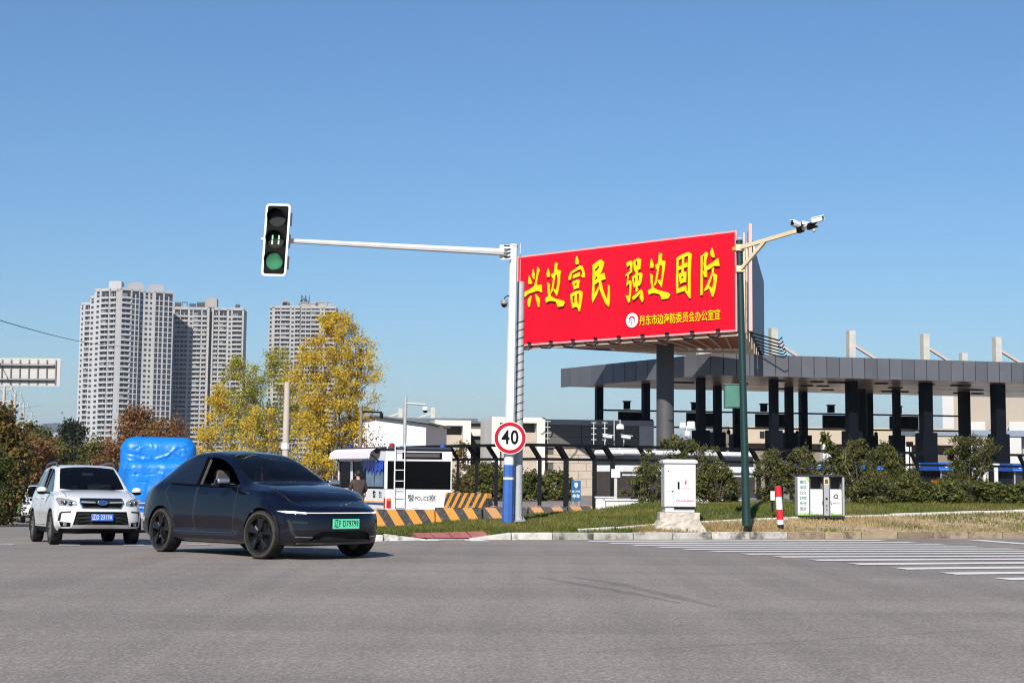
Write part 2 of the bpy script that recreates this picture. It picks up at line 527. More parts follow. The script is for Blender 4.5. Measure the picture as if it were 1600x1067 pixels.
av = list(np.arange(-7.5, 34, 0.5)); nb = 22
mb = MB()
for a in av:
    for j in range(nb):
        c = vmax(a) * (j / (nb - 2)) if j < nb - 1 else vmax(a) + 0.4
        q = ab(a, c)
        mb.v.append((q.x, q.y, vz(a, c) if j < nb - 1 else g(q.x, q.y) - 0.1))
mb.f = [(i * nb + j, (i + 1) * nb + j, (i + 1) * nb + j + 1, i * nb + j + 1) for i in range(len(av) - 1) for j in range(nb - 1)]
tag(mb.build('verge', SOIL, smooth=True, recalc=False), kind='structure')
mb = MB(); av2 = [a for a in av if a >= -1.6]
for a in av2:
    for j in range(6):
        c = edge_b(a) * j / 5; q = ab(a, c)
        mb.v.append((q.x, q.y, vz(a, c) + 0.012 + 0.02 * math.sin(a * 3.1 + j * 2) ** 2))
mb.f = [(i * 6 + j, (i + 1) * 6 + j, (i + 1) * 6 + j + 1, i * 6 + j + 1) for i in range(len(av2) - 1) for j in range(5)]
tag(mb.build('dirt_strip', DIRT, smooth=True, recalc=False), kind='structure')

# kerb, stone by stone
STONE_W = M('white kerb stone', (0.44, 0.42, 0.385), 0.85, var=0.22, scale=4, bump=0.6, dirt=((0.07, 0.06, 0.05), 0.95, 1.6), objvar=0.3)
STONE_T = M('tan kerb stone', (0.27, 0.205, 0.135), 0.9, var=0.3, scale=3, bump=0.7, dirt=((0.085, 0.065, 0.05), 0.95, 1.5), objvar=0.3)
REDTILE = M('red ramp tile', (0.33, 0.1, 0.09), 0.85, var=0.25, scale=5, dirt=((0.25, 0.2, 0.17), 0.5, 5))
kerb = thing('kerb', None, None, (ab(-7, 0).x, ab(-7, 0).y, g(*ab(-7, 0))))
tag(kerb, kind='structure')
rk = random.Random(3)
def stone_mesh(h, name, mat, h2=None):
    mb = MB(); h2 = h if h2 is None else h2; L = 0.9
    vs = [(0, -0.17, -0.25), (L, -0.17, -0.25), (L, 0, -0.25), (0, 0, -0.25), (0, -0.155, h), (L, -0.155, h2), (L, 0, h2), (0, 0, h)]
    mb.add(vs, [(0, 3, 2, 1), (4, 5, 6, 7), (0, 1, 5, 4), (1, 2, 6, 5), (2, 3, 7, 6), (3, 0, 4, 7)])
    o = mb.build(name, mat, bevel=0.018); me = o.data; bpy.data.objects.remove(o); return me
SM = {('w', 0): stone_mesh(0.15, 'kerb_stone', STONE_W), ('t', 0): stone_mesh(0.15, 'kerb_stone', STONE_T),
      ('w', 1): stone_mesh(0.15, 'kerb_stone', STONE_W, 0.03), ('w', 2): stone_mesh(0.03, 'kerb_stone', STONE_W), ('w', 3): stone_mesh(0.03, 'kerb_stone', STONE_W, 0.15)}
for k in range(44):
    a = -8.15 + 0.92 * k
    q = ab(a, -0.02)
    kd = 0
    if k == 1: kd = 1
    elif k in (2,): kd = 2
    elif k == 3: kd = 3
    me = SM[('w' if a < 1.2 else 't', kd)]
    o = mk('kerb_stone', me, None, kerb)
    o.location = Vector((q.x, q.y, g(q.x, q.y) + rk.uniform(-0.008, 0.006))) - kerb.location
    o.rotation_euler = (rk.uniform(-0.01, 0.01), rk.uniform(-0.006, 0.006), A16 + rk.uniform(-0.008, 0.008))
# red ramp tiles behind the lowered stones
mb = MB()
for a in np.arange(-6.5, -4.8, 0.4):
    q0, q1, q2, q3 = ab(a, 0.0), ab(a + 0.385, 0.0), ab(a + 0.385, 0.55), ab(a, 0.55)
    h = 0.05 + 0.0 * a
    mb.add([(q_.x, q_.y, vz(a_, c_) + 0.02) for q_, a_, c_ in ((q0, a, 0), (q1, a + .385, 0), (q2, a + .385, .55), (q3, a, .55))], [(0, 1, 2, 3)])
tag(mb.build('ramp_tiles', REDTILE, recalc=False), kind='structure')
# white concrete edging between dirt and lawn
edging = thing('path_edging', None, None, (ab(0, 1).x, ab(0, 1).y, vz(0, 1)))
tag(edging, kind='structure')
EDGE = M('white edging concrete', (0.55, 0.53, 0.5), 0.85, var=0.12, scale=5, dirt=((0.2, 0.17, 0.12), 0.6, 4))
mb = MB(); mb.box(-0.5, 0.49, -0.05, 0.05, -0.1, 0.07); _o = mb.build('edging_stone', EDGE, bevel=0.012); eme = _o.data; bpy.data.objects.remove(_o)
a = -2.9
while a < 24:
    c0, c1 = edge_b(a), edge_b(a + 1)
    q0, q1 = ab(a, c0), ab(a + 1, c1); mid = (q0 + q1) / 2
    o = mk('edging_stone', eme, None, edging)
    z0, z1 = vz(a, c0), vz(a + 1, c1)
    o.location = Vector((mid.x, mid.y, (z0 + z1) / 2 + rk.uniform(-0.01, 0.01))) - edging.location
    d = q1 - q0
    o.rotation_euler = (0, -math.atan2(z1 - z0, d.length), math.atan2(d.y, d.x))
    a += 1.0

# grass blades
def blades(name, pts, hmin, hmax, mat, seed, wd=0.012):
    """pts = array (n,3) of roots"""
    rs = np.random.RandomState(seed); n = len(pts)
    pts = np.asarray(pts)
    h = rs.uniform(hmin, hmax, n); th = rs.uniform(0, 2 * np.pi, n); le = rs.uniform(0.1, 0.7, n) * h
    d = np.stack([np.cos(th), np.sin(th)], 1); s = np.stack([-d[:, 1], d[:, 0]], 1)
    ww = wd * rs.uniform(0.6, 1.4, n)
    v = np.zeros((n, 3, 3))
    v[:, 0, :2] = pts[:, :2] - s * ww[:, None]; v[:, 1, :2] = pts[:, :2] + s * ww[:, None]
    v[:, 0, 2] = v[:, 1, 2] = pts[:, 2] - 0.01
    v[:, 2, :2] = pts[:, :2] + d * le[:, None]; v[:, 2, 2] = pts[:, 2] + h
    px_, py_ = pts[:, 0], pts[:, 1]
    patch = .5 + .22 * np.sin(px_ * 1.1 + 1.7 * np.sin(py_ * .8)) + .18 * np.sin(py_ * 2.3 - px_ * .6) + .15 * np.sin(px_ * 3.7 + py_ * 2.9)
    return trimesh(name, v.reshape(-1, 3), 3, mat, np.clip(.45 * rs.rand(n) + .6 * patch - .05, 0, 1))

def trimesh(name, v, k, mat, rnd, parent=None):
    """v: (n*k,3) loose faces of k corners each, one random value per face"""
    n = len(v) // k
    me = bpy.data.meshes.new(name)
    me.vertices.add(len(v)); me.vertices.foreach_set('co', np.ascontiguousarray(v, dtype=np.float32).ravel())
    me.loops.add(n * k); me.loops.foreach_set('vertex_index', np.arange(n * k, dtype=np.int32))
    me.polygons.add(n); me.polygons.foreach_set('loop_start', np.arange(0, n * k, k, dtype=np.int32))
    at = me.attributes.new('rnd', 'FLOAT', 'FACE'); at.data.foreach_set('value', np.asarray(rnd, dtype=np.float32))
    me.update(calc_edges=True)
    o = mk(name, me, mat, parent)
    o['kind'] = 'stuff'
    return o

GRASS = leafmat('lawn blades', [(0.055, 0.085, 0.012), (0.10, 0.125, 0.02), (0.16, 0.15, 0.035), (0.26, 0.2, 0.075)], 0.3)
DRYGRASS = leafmat('dry blades', [(0.12, 0.12, 0.03), (0.34, 0.25, 0.12), (0.45, 0.34, 0.18)], 0.3)
rs = np.random.RandomState(5)
pts = []; dry = []
while len(pts) < 95000:
    a = rs.uniform(-7.4, 20); c = rs.uniform(0, 1) ** 1.2 * min(vmax(a), 7.5)
    q = ab(a, c)
    if q.x / q.y > 0.37: continue
    if a > -1.6 and c < edge_b(a) + 0.06: continue
    if a < -4.9 and a > -6.6 and c < 0.5: continue
    if math.sin(a * 1.3 + c) + math.sin(c * 2.3 - a * 0.7) + rs.uniform(-1, 1) < -1.8: continue
    pts.append((q.x, q.y, vz(a, c)))
tag(blades('grass', pts, 0.03, 0.105, GRASS, 6), kind='stuff')
while len(dry) < 11000:
    a = rs.uniform(-1.6, 20); c = rs.uniform(0.02, edge_b(a))
    q = ab(a, c)
    if q.x / q.y > 0.37: continue
    k = math.sin(a * 0.9 + 1.0) * math.sin(c * 1.7 + a * 0.3)
    if k + rs.uniform(-1, 1) < 0.2 + 0.7 * sm(6.5, 9.5, a): continue
    dry.append((q.x, q.y, vz(a, c) + 0.01))
blades('dry_grass', dry, 0.03, 0.11, DRYGRASS, 8)
g2 = []
while len(g2) < 16000:
    a = rs.uniform(-1.6, 20); c = rs.uniform(0.02, edge_b(a))
    q = ab(a, c)
    if math.sin(a * 1.7 + 2.0) * math.sin(c * 2.1 + a * 0.5) + 1.6 * sm(6, 9.5, a) + rs.uniform(-0.6, 0.6) < 0.7: continue
    g2.append((q.x, q.y, vz(a, c) + 0.01))
blades('grass', g2, 0.03, 0.1, GRASS, 9)
# pebbles and clods on the dirt
peb = MB()
for _ in range(500):
    a = rs.uniform(-1.5, 18); c = rs.uniform(0.03, edge_b(a) - 0.05); q = ab(a, c); r = rs.uniform(0.01, 0.045)
    peb.ellip((q.x, q.y, vz(a, c) + 0.02), (r, r * rs.uniform(0.6, 1), r * 0.6), 6, 4)
tag(peb.build('clods', DIRT, recalc=False), kind='stuff')

# left roadside strip, soil under the trees, footpath
LSOIL = M('roadside soil', (0.12, 0.1, 0.06), 0.95, var=0.4, scale=0.6, dirt=((0.06, 0.08, 0.02), 0.9, 0.8))
PAVE = M('pink paving', (0.36, 0.27, 0.22), 0.9, var=0.15, scale=2)
d2 = Vector((-20, 66)).normalized(); n2 = Vector((-d2.y, d2.x))
e0 = Vector((-23.0, 66))
def strip(name, o0, o1, mat, dz, t0=-13, t1=330):
    mb = MB(); k = 40
    for i in range(k + 1):
        t = t0 + (t1 - t0) * i / k
        for o in (o0, o1):
            q = e0 + d2 * t + n2 * o
            mb.v.append((q.x, q.y, g(q.x, q.y) + dz))
    mb.f = [(2 * i, 2 * i + 2, 2 * i + 3, 2 * i + 1) for i in range(k)]
    return tag(mb.build(name, mat, recalc=True), kind='structure')
strip('pavement', 0.0, 1.8, PAVE, 0.09)
strip('roadside_verge', 1.8, 40, LSOIL, 0.12)
strip('tree_bed', -60, -13, LSOIL, 0.05, 24, 330)

# far hills
HILL = M('hill forest', (0.05, 0.065, 0.05), 0.95, var=0.3, scale=0.01)
mb = MB(); xs_ = np.linspace(-3600, 3600, 90); rh = random.Random(4)
for i, x in enumerate(xs_):
    pxl = 800 + 2311 * x / 6500
    hh = 80 + 45 * math.sin(x * 0.0021 + 1.0) + 30 * math.sin(x * 0.0063 + 2) + 18 * math.sin(x * 0.017)
    hh += 120 * math.exp(-((pxl - 95) / 30) ** 2) + 45 * math.exp(-((pxl - 55) / 30) ** 2)
    hh *= 1.0 if x < -800 else 0.35
    hh = max(hh, 20)
    mb.v += [(x, 6000, -6), (x, 6500, hh), (x, 7400, -6)]
n3 = len(xs_)
mb.f = [(3 * i + j, 3 * i + 3 + j, 3 * i + 4 + j, 3 * i + 1 + j) for i in range(n3 - 1) for j in range(2)]
tag(mb.build('hills', HILL, smooth=True, recalc=False), kind='structure')
# ------------------------------------------------------------------ apartment towers
TW_COOL = M('pale tower render', (0.37, 0.365, 0.37), 0.8, var=0.06, scale=0.15)
TW_WARM = M('cream tower render', (0.33, 0.317, 0.303), 0.8, var=0.06, scale=0.15)
TW_PANE = M('tower glass', (0.035, 0.038, 0.045), 0.25, var=0.8, scale=0.45)
TW_GLZ = M('balcony glazing', (0.17, 0.18, 0.19), 0.2, var=0.6, scale=0.3)
TW_DARK = M('tower recess', (0.03, 0.03, 0.035), 0.6)
TW_GREY = M('tower roof plant grey', (0.30, 0.27, 0.26), 0.8, var=0.15, scale=0.3)

def tower_block(t, F, W, H, D, cols, fh, wall, mats_, rr, crown=True):
    """one facade block in frame F (u right, y back, z up); cols = (u0, u1, kind)"""
    wl = MB(); pn = MB(); sl = MB(); el = MB()
    N = int(H / fh)
    wl.box(0, W, 1.3, D, 0, H, F)                                   # core
    cols = sorted(cols); e = 0.0
    for (u0, u1, k) in cols + [(W, W, 'end')]:
        if u0 > e + 0.01:
            wl.box(e, u0, 0, 1.3, 0, H, F)
        e = u1
    wl.box(0, W, 0, 1.3, H - 0.9, H + 0.7, F)                       # parapet
    bal_meshes = {}
    for (u0, u1, k) in cols:
        if k == 'slot':
            pn.box(u0, u1, 1.0, 1.28, 0, H - 0.9, F); continue
        if k == 'recess':
            continue
        pn.box(u0, u1, 0.75 if k == 'bal' else 0.3, 1.28, 0, H - 0.9, F)
        for i in range(N):
            z = i * fh
            if k == 'bal':
                key = (round(u0, 2), round(u1, 2))
                if key not in bal_meshes:
                    b_ = MB(); b_.box(u0 - 0.05, u1 + 0.05, -0.55, 0.75, -0.12, 0.12, F); b_.box(u0 - 0.05, u1 + 0.05, -0.55, -0.42, 0.12, 1.0, F)
                    b_.box(u0 - 0.05, u0 + 0.1, -0.42, 0.0, 0.12, 1.0, F); b_.box(u1 - 0.1, u1 + 0.05, -0.42, 0.0, 0.12, 1.0, F)
                    o_ = b_.build('balcony', wall); me = o_.data; bpy.data.objects.remove(o_); bal_meshes[key] = me
                if z < 12: continue
                o = mk('balcony', bal_meshes[key], None, t); o.location = (0, 0, z)
                if rr.random() < 0.2:
                    el.box(u0 + 0.2, u0 + (u1 - u0) * rr.uniform(0.3, 0.7), 0.2, 0.3, z + 1.0, z + fh - 0.2, F)
                um = (u0 + u1) / 2
                sl.box(um - 0.12, um + 0.12, 0.55, 0.75, z, z + fh, F)
            elif k == 'win':
                wl.box(u0, u1, 0, 0.3, z - 0.25, z + 0.95, F)
                wl.box(u0, u1, 0, 0.3, z + 2.35, z + fh - 0.25, F)
            elif k == 'tri':
                wl.box(u0, u1, 0, 0.3, z - 0.2, z + 0.35, F)
                n = max(2, int((u1 - u0) / 1.9))
                for q in range(1, n):
                    uq = u0 + (u1 - u0) * q / n
                    sl.box(uq - 0.3, uq + 0.3, -0.02, 0.3, z + 0.352, z + fh - 0.202, F)
    wl.build('wall', wall, t)
    pn.build('window', TW_PANE, t)['kind'] = 'stuff'
    if el.v:
        el.build('balcony_glazing', TW_GLZ, t)['kind'] = 'stuff'
    if sl.v:
        sl.build('mullion', wall, t)['kind'] = 'stuff'

def tower(label, px, Y, wall, blocks, roofs, seed, fh=3.0):
    o = P(px, 700, Y)
    t = thing('apartment_tower', label, 'apartment tower', (o.x, o.y, -2.0), 0, 'high-rise blocks beyond the trees')
    rr = random.Random(seed)
    for (dx, dy, ang, W, H, D, cols) in blocks:
        F = Matrix.Translation((dx, dy, 0)) @ Matrix.Rotation(math.radians(ang), 4, 'Z')
        tower_block(t, F, W, H, D, cols, fh, wall, None, rr)
    for (dx, dy, ang, W, D, z0, z1, mat) in roofs:
        F = Matrix.Translation((dx, dy, 0)) @ Matrix.Rotation(math.radians(ang), 4, 'Z')
        mb = MB(); mb.box(0, W, 0, D, z0, z1, F); mb.box(0.5, W - 0.5, 0.5, D - 0.5, z1 + 0.001, z1 + 0.5, F)
        mb.build('roof_plant_room', mat, t)
    return t

# nearest tower: right wing and stepped left wing meeting at a corner
tri = lambda a_, b_: (a_, b_, 'tri')
bal = lambda a_, b_: (a_, b_, 'bal')
win = lambda a_, b_: (a_, b_, 'win')
c30 = math.cos(math.radians(-24)); s30 = math.sin(math.radians(-24))
tower('tallest white tower at left with a stepped left wing and three roof boxes', 181, 830, TW_COOL, [
    (0, 0, 34, 6.2, 107.5, 16, [bal(0.9, 5.9)]),
    (6.2 * .829, 6.2 * .559, 34, 4.9, 107.5, 16, [tri(0.5, 4.5)]),
    (11.1 * .829 - 1.7, 11.1 * .559 + 2.5, 34, 9.2, 107.5, 14, [win(1.6, 3.2), win(4.4, 6.1), win(7.2, 8.6)]),
    (20.1 * .829, 20.1 * .559, 34, 11.2, 107.5, 14, [tri(0.5, 4.8), tri(5.7, 10.6)]),
    (-2.6, 1.6, 34, 2.6, 107.0, 12, []),
    (-2.7 - 4.6 * c30, 1.7 - 4.6 * s30, -24, 4.6, 107.2, 14, [bal(0.3, 4.3)]),
    (-2.8 - 15.4 * c30, 1.7 - 15.4 * s30 - 0.8, -24, 10.8, 107.2, 16, [win(1.6, 3.6), bal(4.9, 10.2)]),
    (-2.8 - 19.2 * c30, 1.7 - 19.2 * s30 + 1.5, -24, 3.8, 103.6, 16, [win(0.8, 2.6)]),
    (-2.8 - 27.4 * c30, 1.7 - 27.4 * s30 + 5, -24, 8.2, 100.5, 16, [win(1.0, 2.2), bal(3.6, 7.6)]),
], [(-9.2, 8, 0, 7.2, 6, 107.2, 112.2, TW_COOL), (3.5, 9, 34, 7, 6, 107.5, 111.8, TW_COOL), (13.5, 16, 34, 7, 6, 107.5, 111.6, TW_COOL)], 1)

t2cols = [bal(1.2, 4.2), bal(4.7, 8.8), win(10, 11.6), bal(12.2, 16.6), bal(17.4, 20.0)]
t2b = [bal(24.2, 26.6), bal(27.4, 31.6), win(32.8, 34.2), bal(35, 40.6)]
def roof_frames(t, F, W, zs, rr):
    mb = MB(); u = 1.0
    while u < W - 4:
        wd = rr.uniform(2, 4.5)
        if rr.random() < 0.75:
            z = zs + rr.uniform(1.8, 3.2)
            mb.box(u, u + 0.4, 0.3, 0.8, zs, z, F); mb.box(u + wd, u + wd + 0.4, 0.3, 0.8, zs, z, F); mb.box(u + 0.4, u + wd, 0.3, 0.8, z - 0.5, z, F)
            if rr.random() < 0.5: mb.box(u + 0.4, u + wd, 0.9, 3.0, zs, z - 0.7, F)
        u += wd + rr.uniform(0.8, 2)
    mb.build('roof_frame', TW_DARK if rr.random() < 0.5 else TW_GREY, t)['kind'] = 'stuff'
t = tower('cream tower right of the tallest one, split by a dark vertical slot', 263, 872, TW_WARM, [
    (0, 1.5, 4, 20.6, 101.5, 16, t2cols),
    (20.65, 2.2, 4, 0.9, 102.5, 14, []), (21.55, 5.0, 4, 1.6, 101.0, 12, [(0.1, 1.5, 'slot')]), (23.15, 2.4, 4, 0.9, 102.5, 14, []),
    (24.1, 3.1, 4, 17.6, 101.5, 16, [(u0 - 24.05, u1 - 24.05, k) for u0, u1, k in t2b]),
], [(18.4, 7, 4, 6.4, 6, 102.5, 107.8, TW_GREY)], 2, 2.75)
rr = random.Random(12)
roof_frames(t, Matrix.Translation((0, 1.5, 0)) @ Matrix.Rotation(0.07, 4, 'Z'), 20, 102.3, rr)
roof_frames(t, Matrix.Translation((24, 3.2, 0)) @ Matrix.Rotation(0.07, 4, 'Z'), 17, 102.3, rr)
t = tower('cream tower standing apart behind the yellow tree, lattice frame on its roof', 414, 905, TW_WARM, [
    (0, 3, -30, 3.4, 106.5, 14, [win(0.7, 2.4)]), (2.95, 1.3, 2, 4.6, 106.5, 16, [bal(1.0, 4.2)]),
    (7.6, 0.9, 2, 12.0, 106.5, 16, [bal(0.3, 5.6), win(6.6, 8.2), bal(8.9, 11.8)]),
    (19.7, 2.2, 2, 6.2, 106.5, 16, [bal(0.5, 2.8), bal(3.4, 6.0)]),
    (26.0, 1.5, 2, 15.6, 106.5, 16, [bal(0.4, 5.4), win(6.6, 7.8), bal(8.7, 15.2)]),
], [(8, 4, 2, 4, 5, 106.5, 109.5, TW_DARK), (28, 5, 2, 3.5, 5, 106.5, 109.2, TW_DARK), (18.4, 7, 2, 7, 6, 106.5, 108.4, TW_GREY)], 3, 2.8)
roof_frames(t, Matrix.Translation((7, 1.5, 0)) @ Matrix.Rotation(0.03, 4, 'Z'), 33, 107.3, random.Random(5))
mb = MB(); rr = random.Random(9)
for i in range(16):
    u = 18.6 + rr.uniform(0, 6); z = 109 + rr.uniform(0, 4); mb.bar((u, 8, z), (u + rr.uniform(-1.4, 1.4), 8, z + rr.uniform(0.6, 2.2)), 0.5)
for u in (19, 21.5, 24): mb.bar((u, 8.4, 108.3), (u, 8.4, 114.5), 0.4)
mb.bar((17.6, 8.2, 108.9), (26.4, 8.2, 108.9), 0.8)
mb.build('roof_lattice', TW_DARK, t)['kind'] = 'stuff'

# ------------------------------------------------------------------ three-sided billboard
BRED = M('red banner vinyl', (0.56, 0.0015, 0.016), 0.6, var=0.06, scale=0.35, spec=0.2, bump=0.25, bscale=1.4)
BYEL = M('yellow lettering', (0.68, 0.53, 0.006), 0.5, spec=0.2)
BDK = M('dark letter edge', (0.16, 0.012, 0.01), 0.5)
RUST = M('rusty steel', (0.34, 0.11, 0.035), 0.85, var=0.6, scale=3, dirt=((0.16, 0.07, 0.035), 0.7, 2))
PINKST = M('primer coated steel', (0.55, 0.44, 0.35), 0.7, var=0.3, scale=3, dirt=((0.22, 0.1, 0.05), 0.7, 3))
BBLUE = M('faded blue poster', (0.06, 0.08, 0.12), 0.5, var=0.35, scale=0.5, stretch=(1, 1, 0.25))
zb0, zb1 = 9.2 + CZ, 15.3 + CZ
AL = Vector((0.40, 102.9, 0)); AR = Vector((13.8, 91.2, 0)); BN = Vector((14.75, 91.0, 0)); BF = Vector((19.6, 114.4, 0)); CL = Vector((0.9, 104.0, 0))
bb = thing('billboard', 'red billboard with big yellow brush characters on one thick post', 'billboard', (10.5, 101, g(10.5, 101)))
off = Vector(bb.location)
Lc = lambda v: Vector(v) - off
def panel(name, a, c, thick, mat):
    d = (c - a).normalized(); nrm = Vector((d.y, -d.x, 0))
    if nrm.dot(Vector((10.5, 101, 0)) - a) > 0: nrm = -nrm
    mb = MB(); za = Vector((0, 0, zb0)); zt = Vector((0, 0, zb1))
    mb.prism([Lc(a + za), Lc(c + za), Lc(c + zt), Lc(a + zt)], -nrm * thick)
    return mb.build(name, mat, bb), nrm
pa, NA = panel('front_panel', AL, AR, 0.18, BRED)
panel('side_panel', BN, BF, 0.18, BBLUE)
panel('back_panel', CL, BF - Vector((0.6, 0.2, 0)), 0.18, M('dark panel back', (0.09, 0.075, 0.065), 0.8, var=0.3, scale=1.5))
# thin pale rim round the red face
mb = MB(); dA = (AR - AL).normalized()
for z in (zb0 - 0.06, zb1 + 0.06):
    mb.bar(Lc(AL + Vector((0, 0, z)) - NA * 0.06), Lc(AR + Vector((0, 0, z)) - NA * 0.06), 0.12)
for q in (AL - dA * 0.06, AR + dA * 0.06):
    mb.bar(Lc(q + Vector((0, 0, zb0 - .12)) - NA * 0.06), Lc(q + Vector((0, 0, zb1 + .12)) - NA * 0.06), 0.12)
mb.build('panel_frame', M('pink frame', (0.6, 0.28, 0.28), 0.6), bb)
mb = MB()
q = BN + (BN - BF).normalized() * 0.06
mb.bar(Lc(q + Vector((0, 0, zb0 - .1))), Lc(q + Vector((0, 0, zb1 + .5))), 0.2); mb.build('panel_frame', M('pale pink frame', (0.6, 0.36, 0.33), 0.6), bb)
def onA(px, py, out=0.0):
    d = ray(px, py); o = Vector((0, 0, CZ)); pl = AL + NA * out
    tt = (pl - o).dot(NA) / d.dot(NA)
    return o + d * tt
CH = {
 (810, 390): [  # xing bian
  [(175,430),(225,555),(215,578),(165,570),(160,520)], [(240,325),(268,410),(265,495),(245,490),(222,420)],
  [(315,285),(352,345),(345,380),(325,440),(310,520),(300,610),(258,618),(285,520),(300,430),(308,340)],
  [(105,705),(180,665),(255,612),(300,592),(380,585),(390,715),(375,715),(345,695),(300,690),(250,712),(190,730),(145,755),(115,790),(92,780)],
  [(205,770),(215,785),(200,870),(185,960),(165,950),(145,880),(165,820)], [(285,745),(345,810),(352,860),(345,960),(325,955),(300,850),(275,770)],
  [(490,310),(525,420),(515,460),(475,458),(468,400)],
  [(610,215),(650,228),(640,330),(615,440),(585,600),(575,680),(545,735),(530,725),(560,620),(580,470),(565,480),(548,420),(590,385)],
  [(590,385),(640,335),(690,345),(705,370),(690,450),(685,560),(662,700),(640,775),(585,685),(590,655),(630,672),(645,590),(650,460),(635,415),(575,480),(550,415)],
  [(475,545),(520,580),(515,640),(520,730),(540,785),(500,790),(480,680),(485,620)],
  [(450,800),(520,765),(600,815),(670,830),(740,850),(772,885),(745,945),(655,957),(635,900),(620,868),(540,855),(485,870),(462,888),(445,850)]],
 (880, 390): [  # fu min
  [(220,105),(255,205),(250,245),(215,250),(195,215),(205,150)], [(130,370),(135,440),(120,505),(90,505),(85,465),(110,400)],
  [(128,375),(200,320),(270,265),(315,268),(335,320),(355,390),(360,465),(325,468),(290,440),(310,420),(318,380),(300,335),(255,335),(190,375),(140,402)],
  [(165,425),(265,378),(278,395),(272,445),(215,465),(170,485),(155,470)],
  ([(150,540),(240,495),(278,520),(265,570),(255,645),(215,650),(175,672),(165,620)], [(183,585),(217,550),(226,572),(200,608)]),
  ([(115,745),(200,695),(290,685),(322,715),(310,830),(295,930),(275,1030),(258,1030),(240,970),(205,955),(150,980),(130,880)], [(150,785),(192,762),(186,820),(190,885),(160,898),(150,850)], [(225,745),(262,732),(264,800),(256,925),(228,885)]),
  [(488,255),(525,250),(525,400),(520,560),(515,740),(600,600),(600,640),(560,760),(490,890),(475,800),(485,600),(490,400)],
  ([(488,262),(560,200),(620,165),(680,210),(670,280),(640,370),(600,425),(505,430)], [(525,340),(600,262),(592,312),(530,375)]),
  ([(505,445),(600,415),(680,390),(702,495),(640,515),(560,560),(500,612)], [(522,500),(560,442),(574,470),(532,510)]),
  [(590,525),(630,535),(650,640),(690,760),(725,830),(745,700),(745,590),(768,600),(772,760),(770,900),(755,955),(700,895),(650,780),(605,660)]],
 (970, 390): [  # qiang bian
  [(95,215),(165,185),(195,210),(180,380),(130,420),(115,520),(170,520),(175,600),(160,780),(145,880),(125,885),(75,765),(90,760),(130,780),(140,700),(145,560),(90,615),(105,500),(110,430),(75,445),(80,410),(150,360),(155,260),(100,290)],
  ([(205,190),(290,140),(335,165),(320,330),(275,345),(240,375),(220,340)], [(240,210),(272,186),(278,250),(245,290)]),
  ([(185,455),(270,395),(335,385),(358,420),(335,560),(310,605),(250,605),(220,640),(200,580)], [(213,480),(242,462),(242,545),(218,555)], [(278,440),(308,426),(302,512),(280,535)]),
  [(245,350),(280,350),(275,600),(280,690),(250,710),(245,600)],
  [(190,790),(250,740),(295,700),(340,665),(355,700),(375,830),(360,875),(345,870),(305,780),(325,770),(330,720),(300,760),(215,840),(195,830)],
  [(505,150),(545,270),(535,305),(490,305),(485,240)],
  [(635,55),(690,70),(675,190),(640,300),(610,470),(595,560),(570,605),(552,590),(580,480),(605,320),(590,330),(572,260),(620,225)],
  [(620,225),(680,178),(735,190),(742,220),(725,350),(700,500),(680,635),(615,530),(620,500),(665,520),(685,400),(690,290),(670,250),(600,320),(575,260)],
  [(485,400),(535,435),(525,500),(530,580),(552,645),(515,650),(495,530),(495,470)],
  [(450,680),(530,630),(620,675),(700,695),(780,715),(825,750),(795,815),(680,830),(665,780),(640,745),(560,725),(500,735),(470,755),(455,720)]],
 (1050, 380): [  # gu fang
  [(75,245),(110,230),(105,400),(100,600),(100,760),(150,735),(232,705),(240,780),(205,795),(75,840),(65,650),(72,400)],
  [(75,250),(160,190),(270,148),(328,180),(320,240),(260,215),(200,235),(110,290)],
  [(270,200),(325,190),(315,300),(305,500),(305,920),(285,915),(205,790),(215,780),(262,800),(268,600),(262,400)],
  [(85,395),(160,370),(250,315),(255,395),(190,420),(90,460)], [(165,240),(200,230),(195,330),(190,480),(155,490),(165,350)],
  ([(110,515),(190,475),(240,480),(228,650),(190,655),(140,680),(120,620)], [(150,580),(180,542),(190,565),(160,602)]),
  [(475,215),(510,205),(505,400),(505,600),(505,860),(470,870),(475,600),(478,400)],
  [(490,215),(560,145),(595,165),(590,215),(565,300),(565,390),(578,470),(575,570),(535,560),(520,500),(500,490),(500,460),(540,470),(525,350),(540,230),(520,220)],
  [(660,70),(690,150),(705,235),(670,240),(638,190),(640,140)], [(575,385),(680,315),(765,250),(785,380),(700,380),(630,430),(575,460)],
  [(660,390),(700,390),(690,500),(640,640),(600,770),(535,800),(530,785),(575,700),(630,580),(665,490)],
  [(680,490),(750,530),(740,650),(715,800),(685,890),(665,895),(610,730),(620,715),(670,750),(695,640),(690,550),(665,520)]]}
def solid_poly(mb, loops3, vec):
    """filled outline with holes, extruded"""
    tris = geometry.tessellate_polygon(loops3)
    fl = [v for lp in loops3 for v in lp]; n = len(fl)
    fs = [tuple(t_) for t_ in tris] + [tuple(n + i for i in reversed(t_)) for t_ in tris]
    o = 0
    for lp in loops3:
        k = len(lp)
        for i in range(k):
            fs.append((o + i, o + (i + 1) % k, n + o + (i + 1) % k, n + o + i))
        o += k
    mb.add([Vector(v) for v in fl] + [Vector(v) + vec for v in fl], fs)
step = 0
HALF = {0: 0}
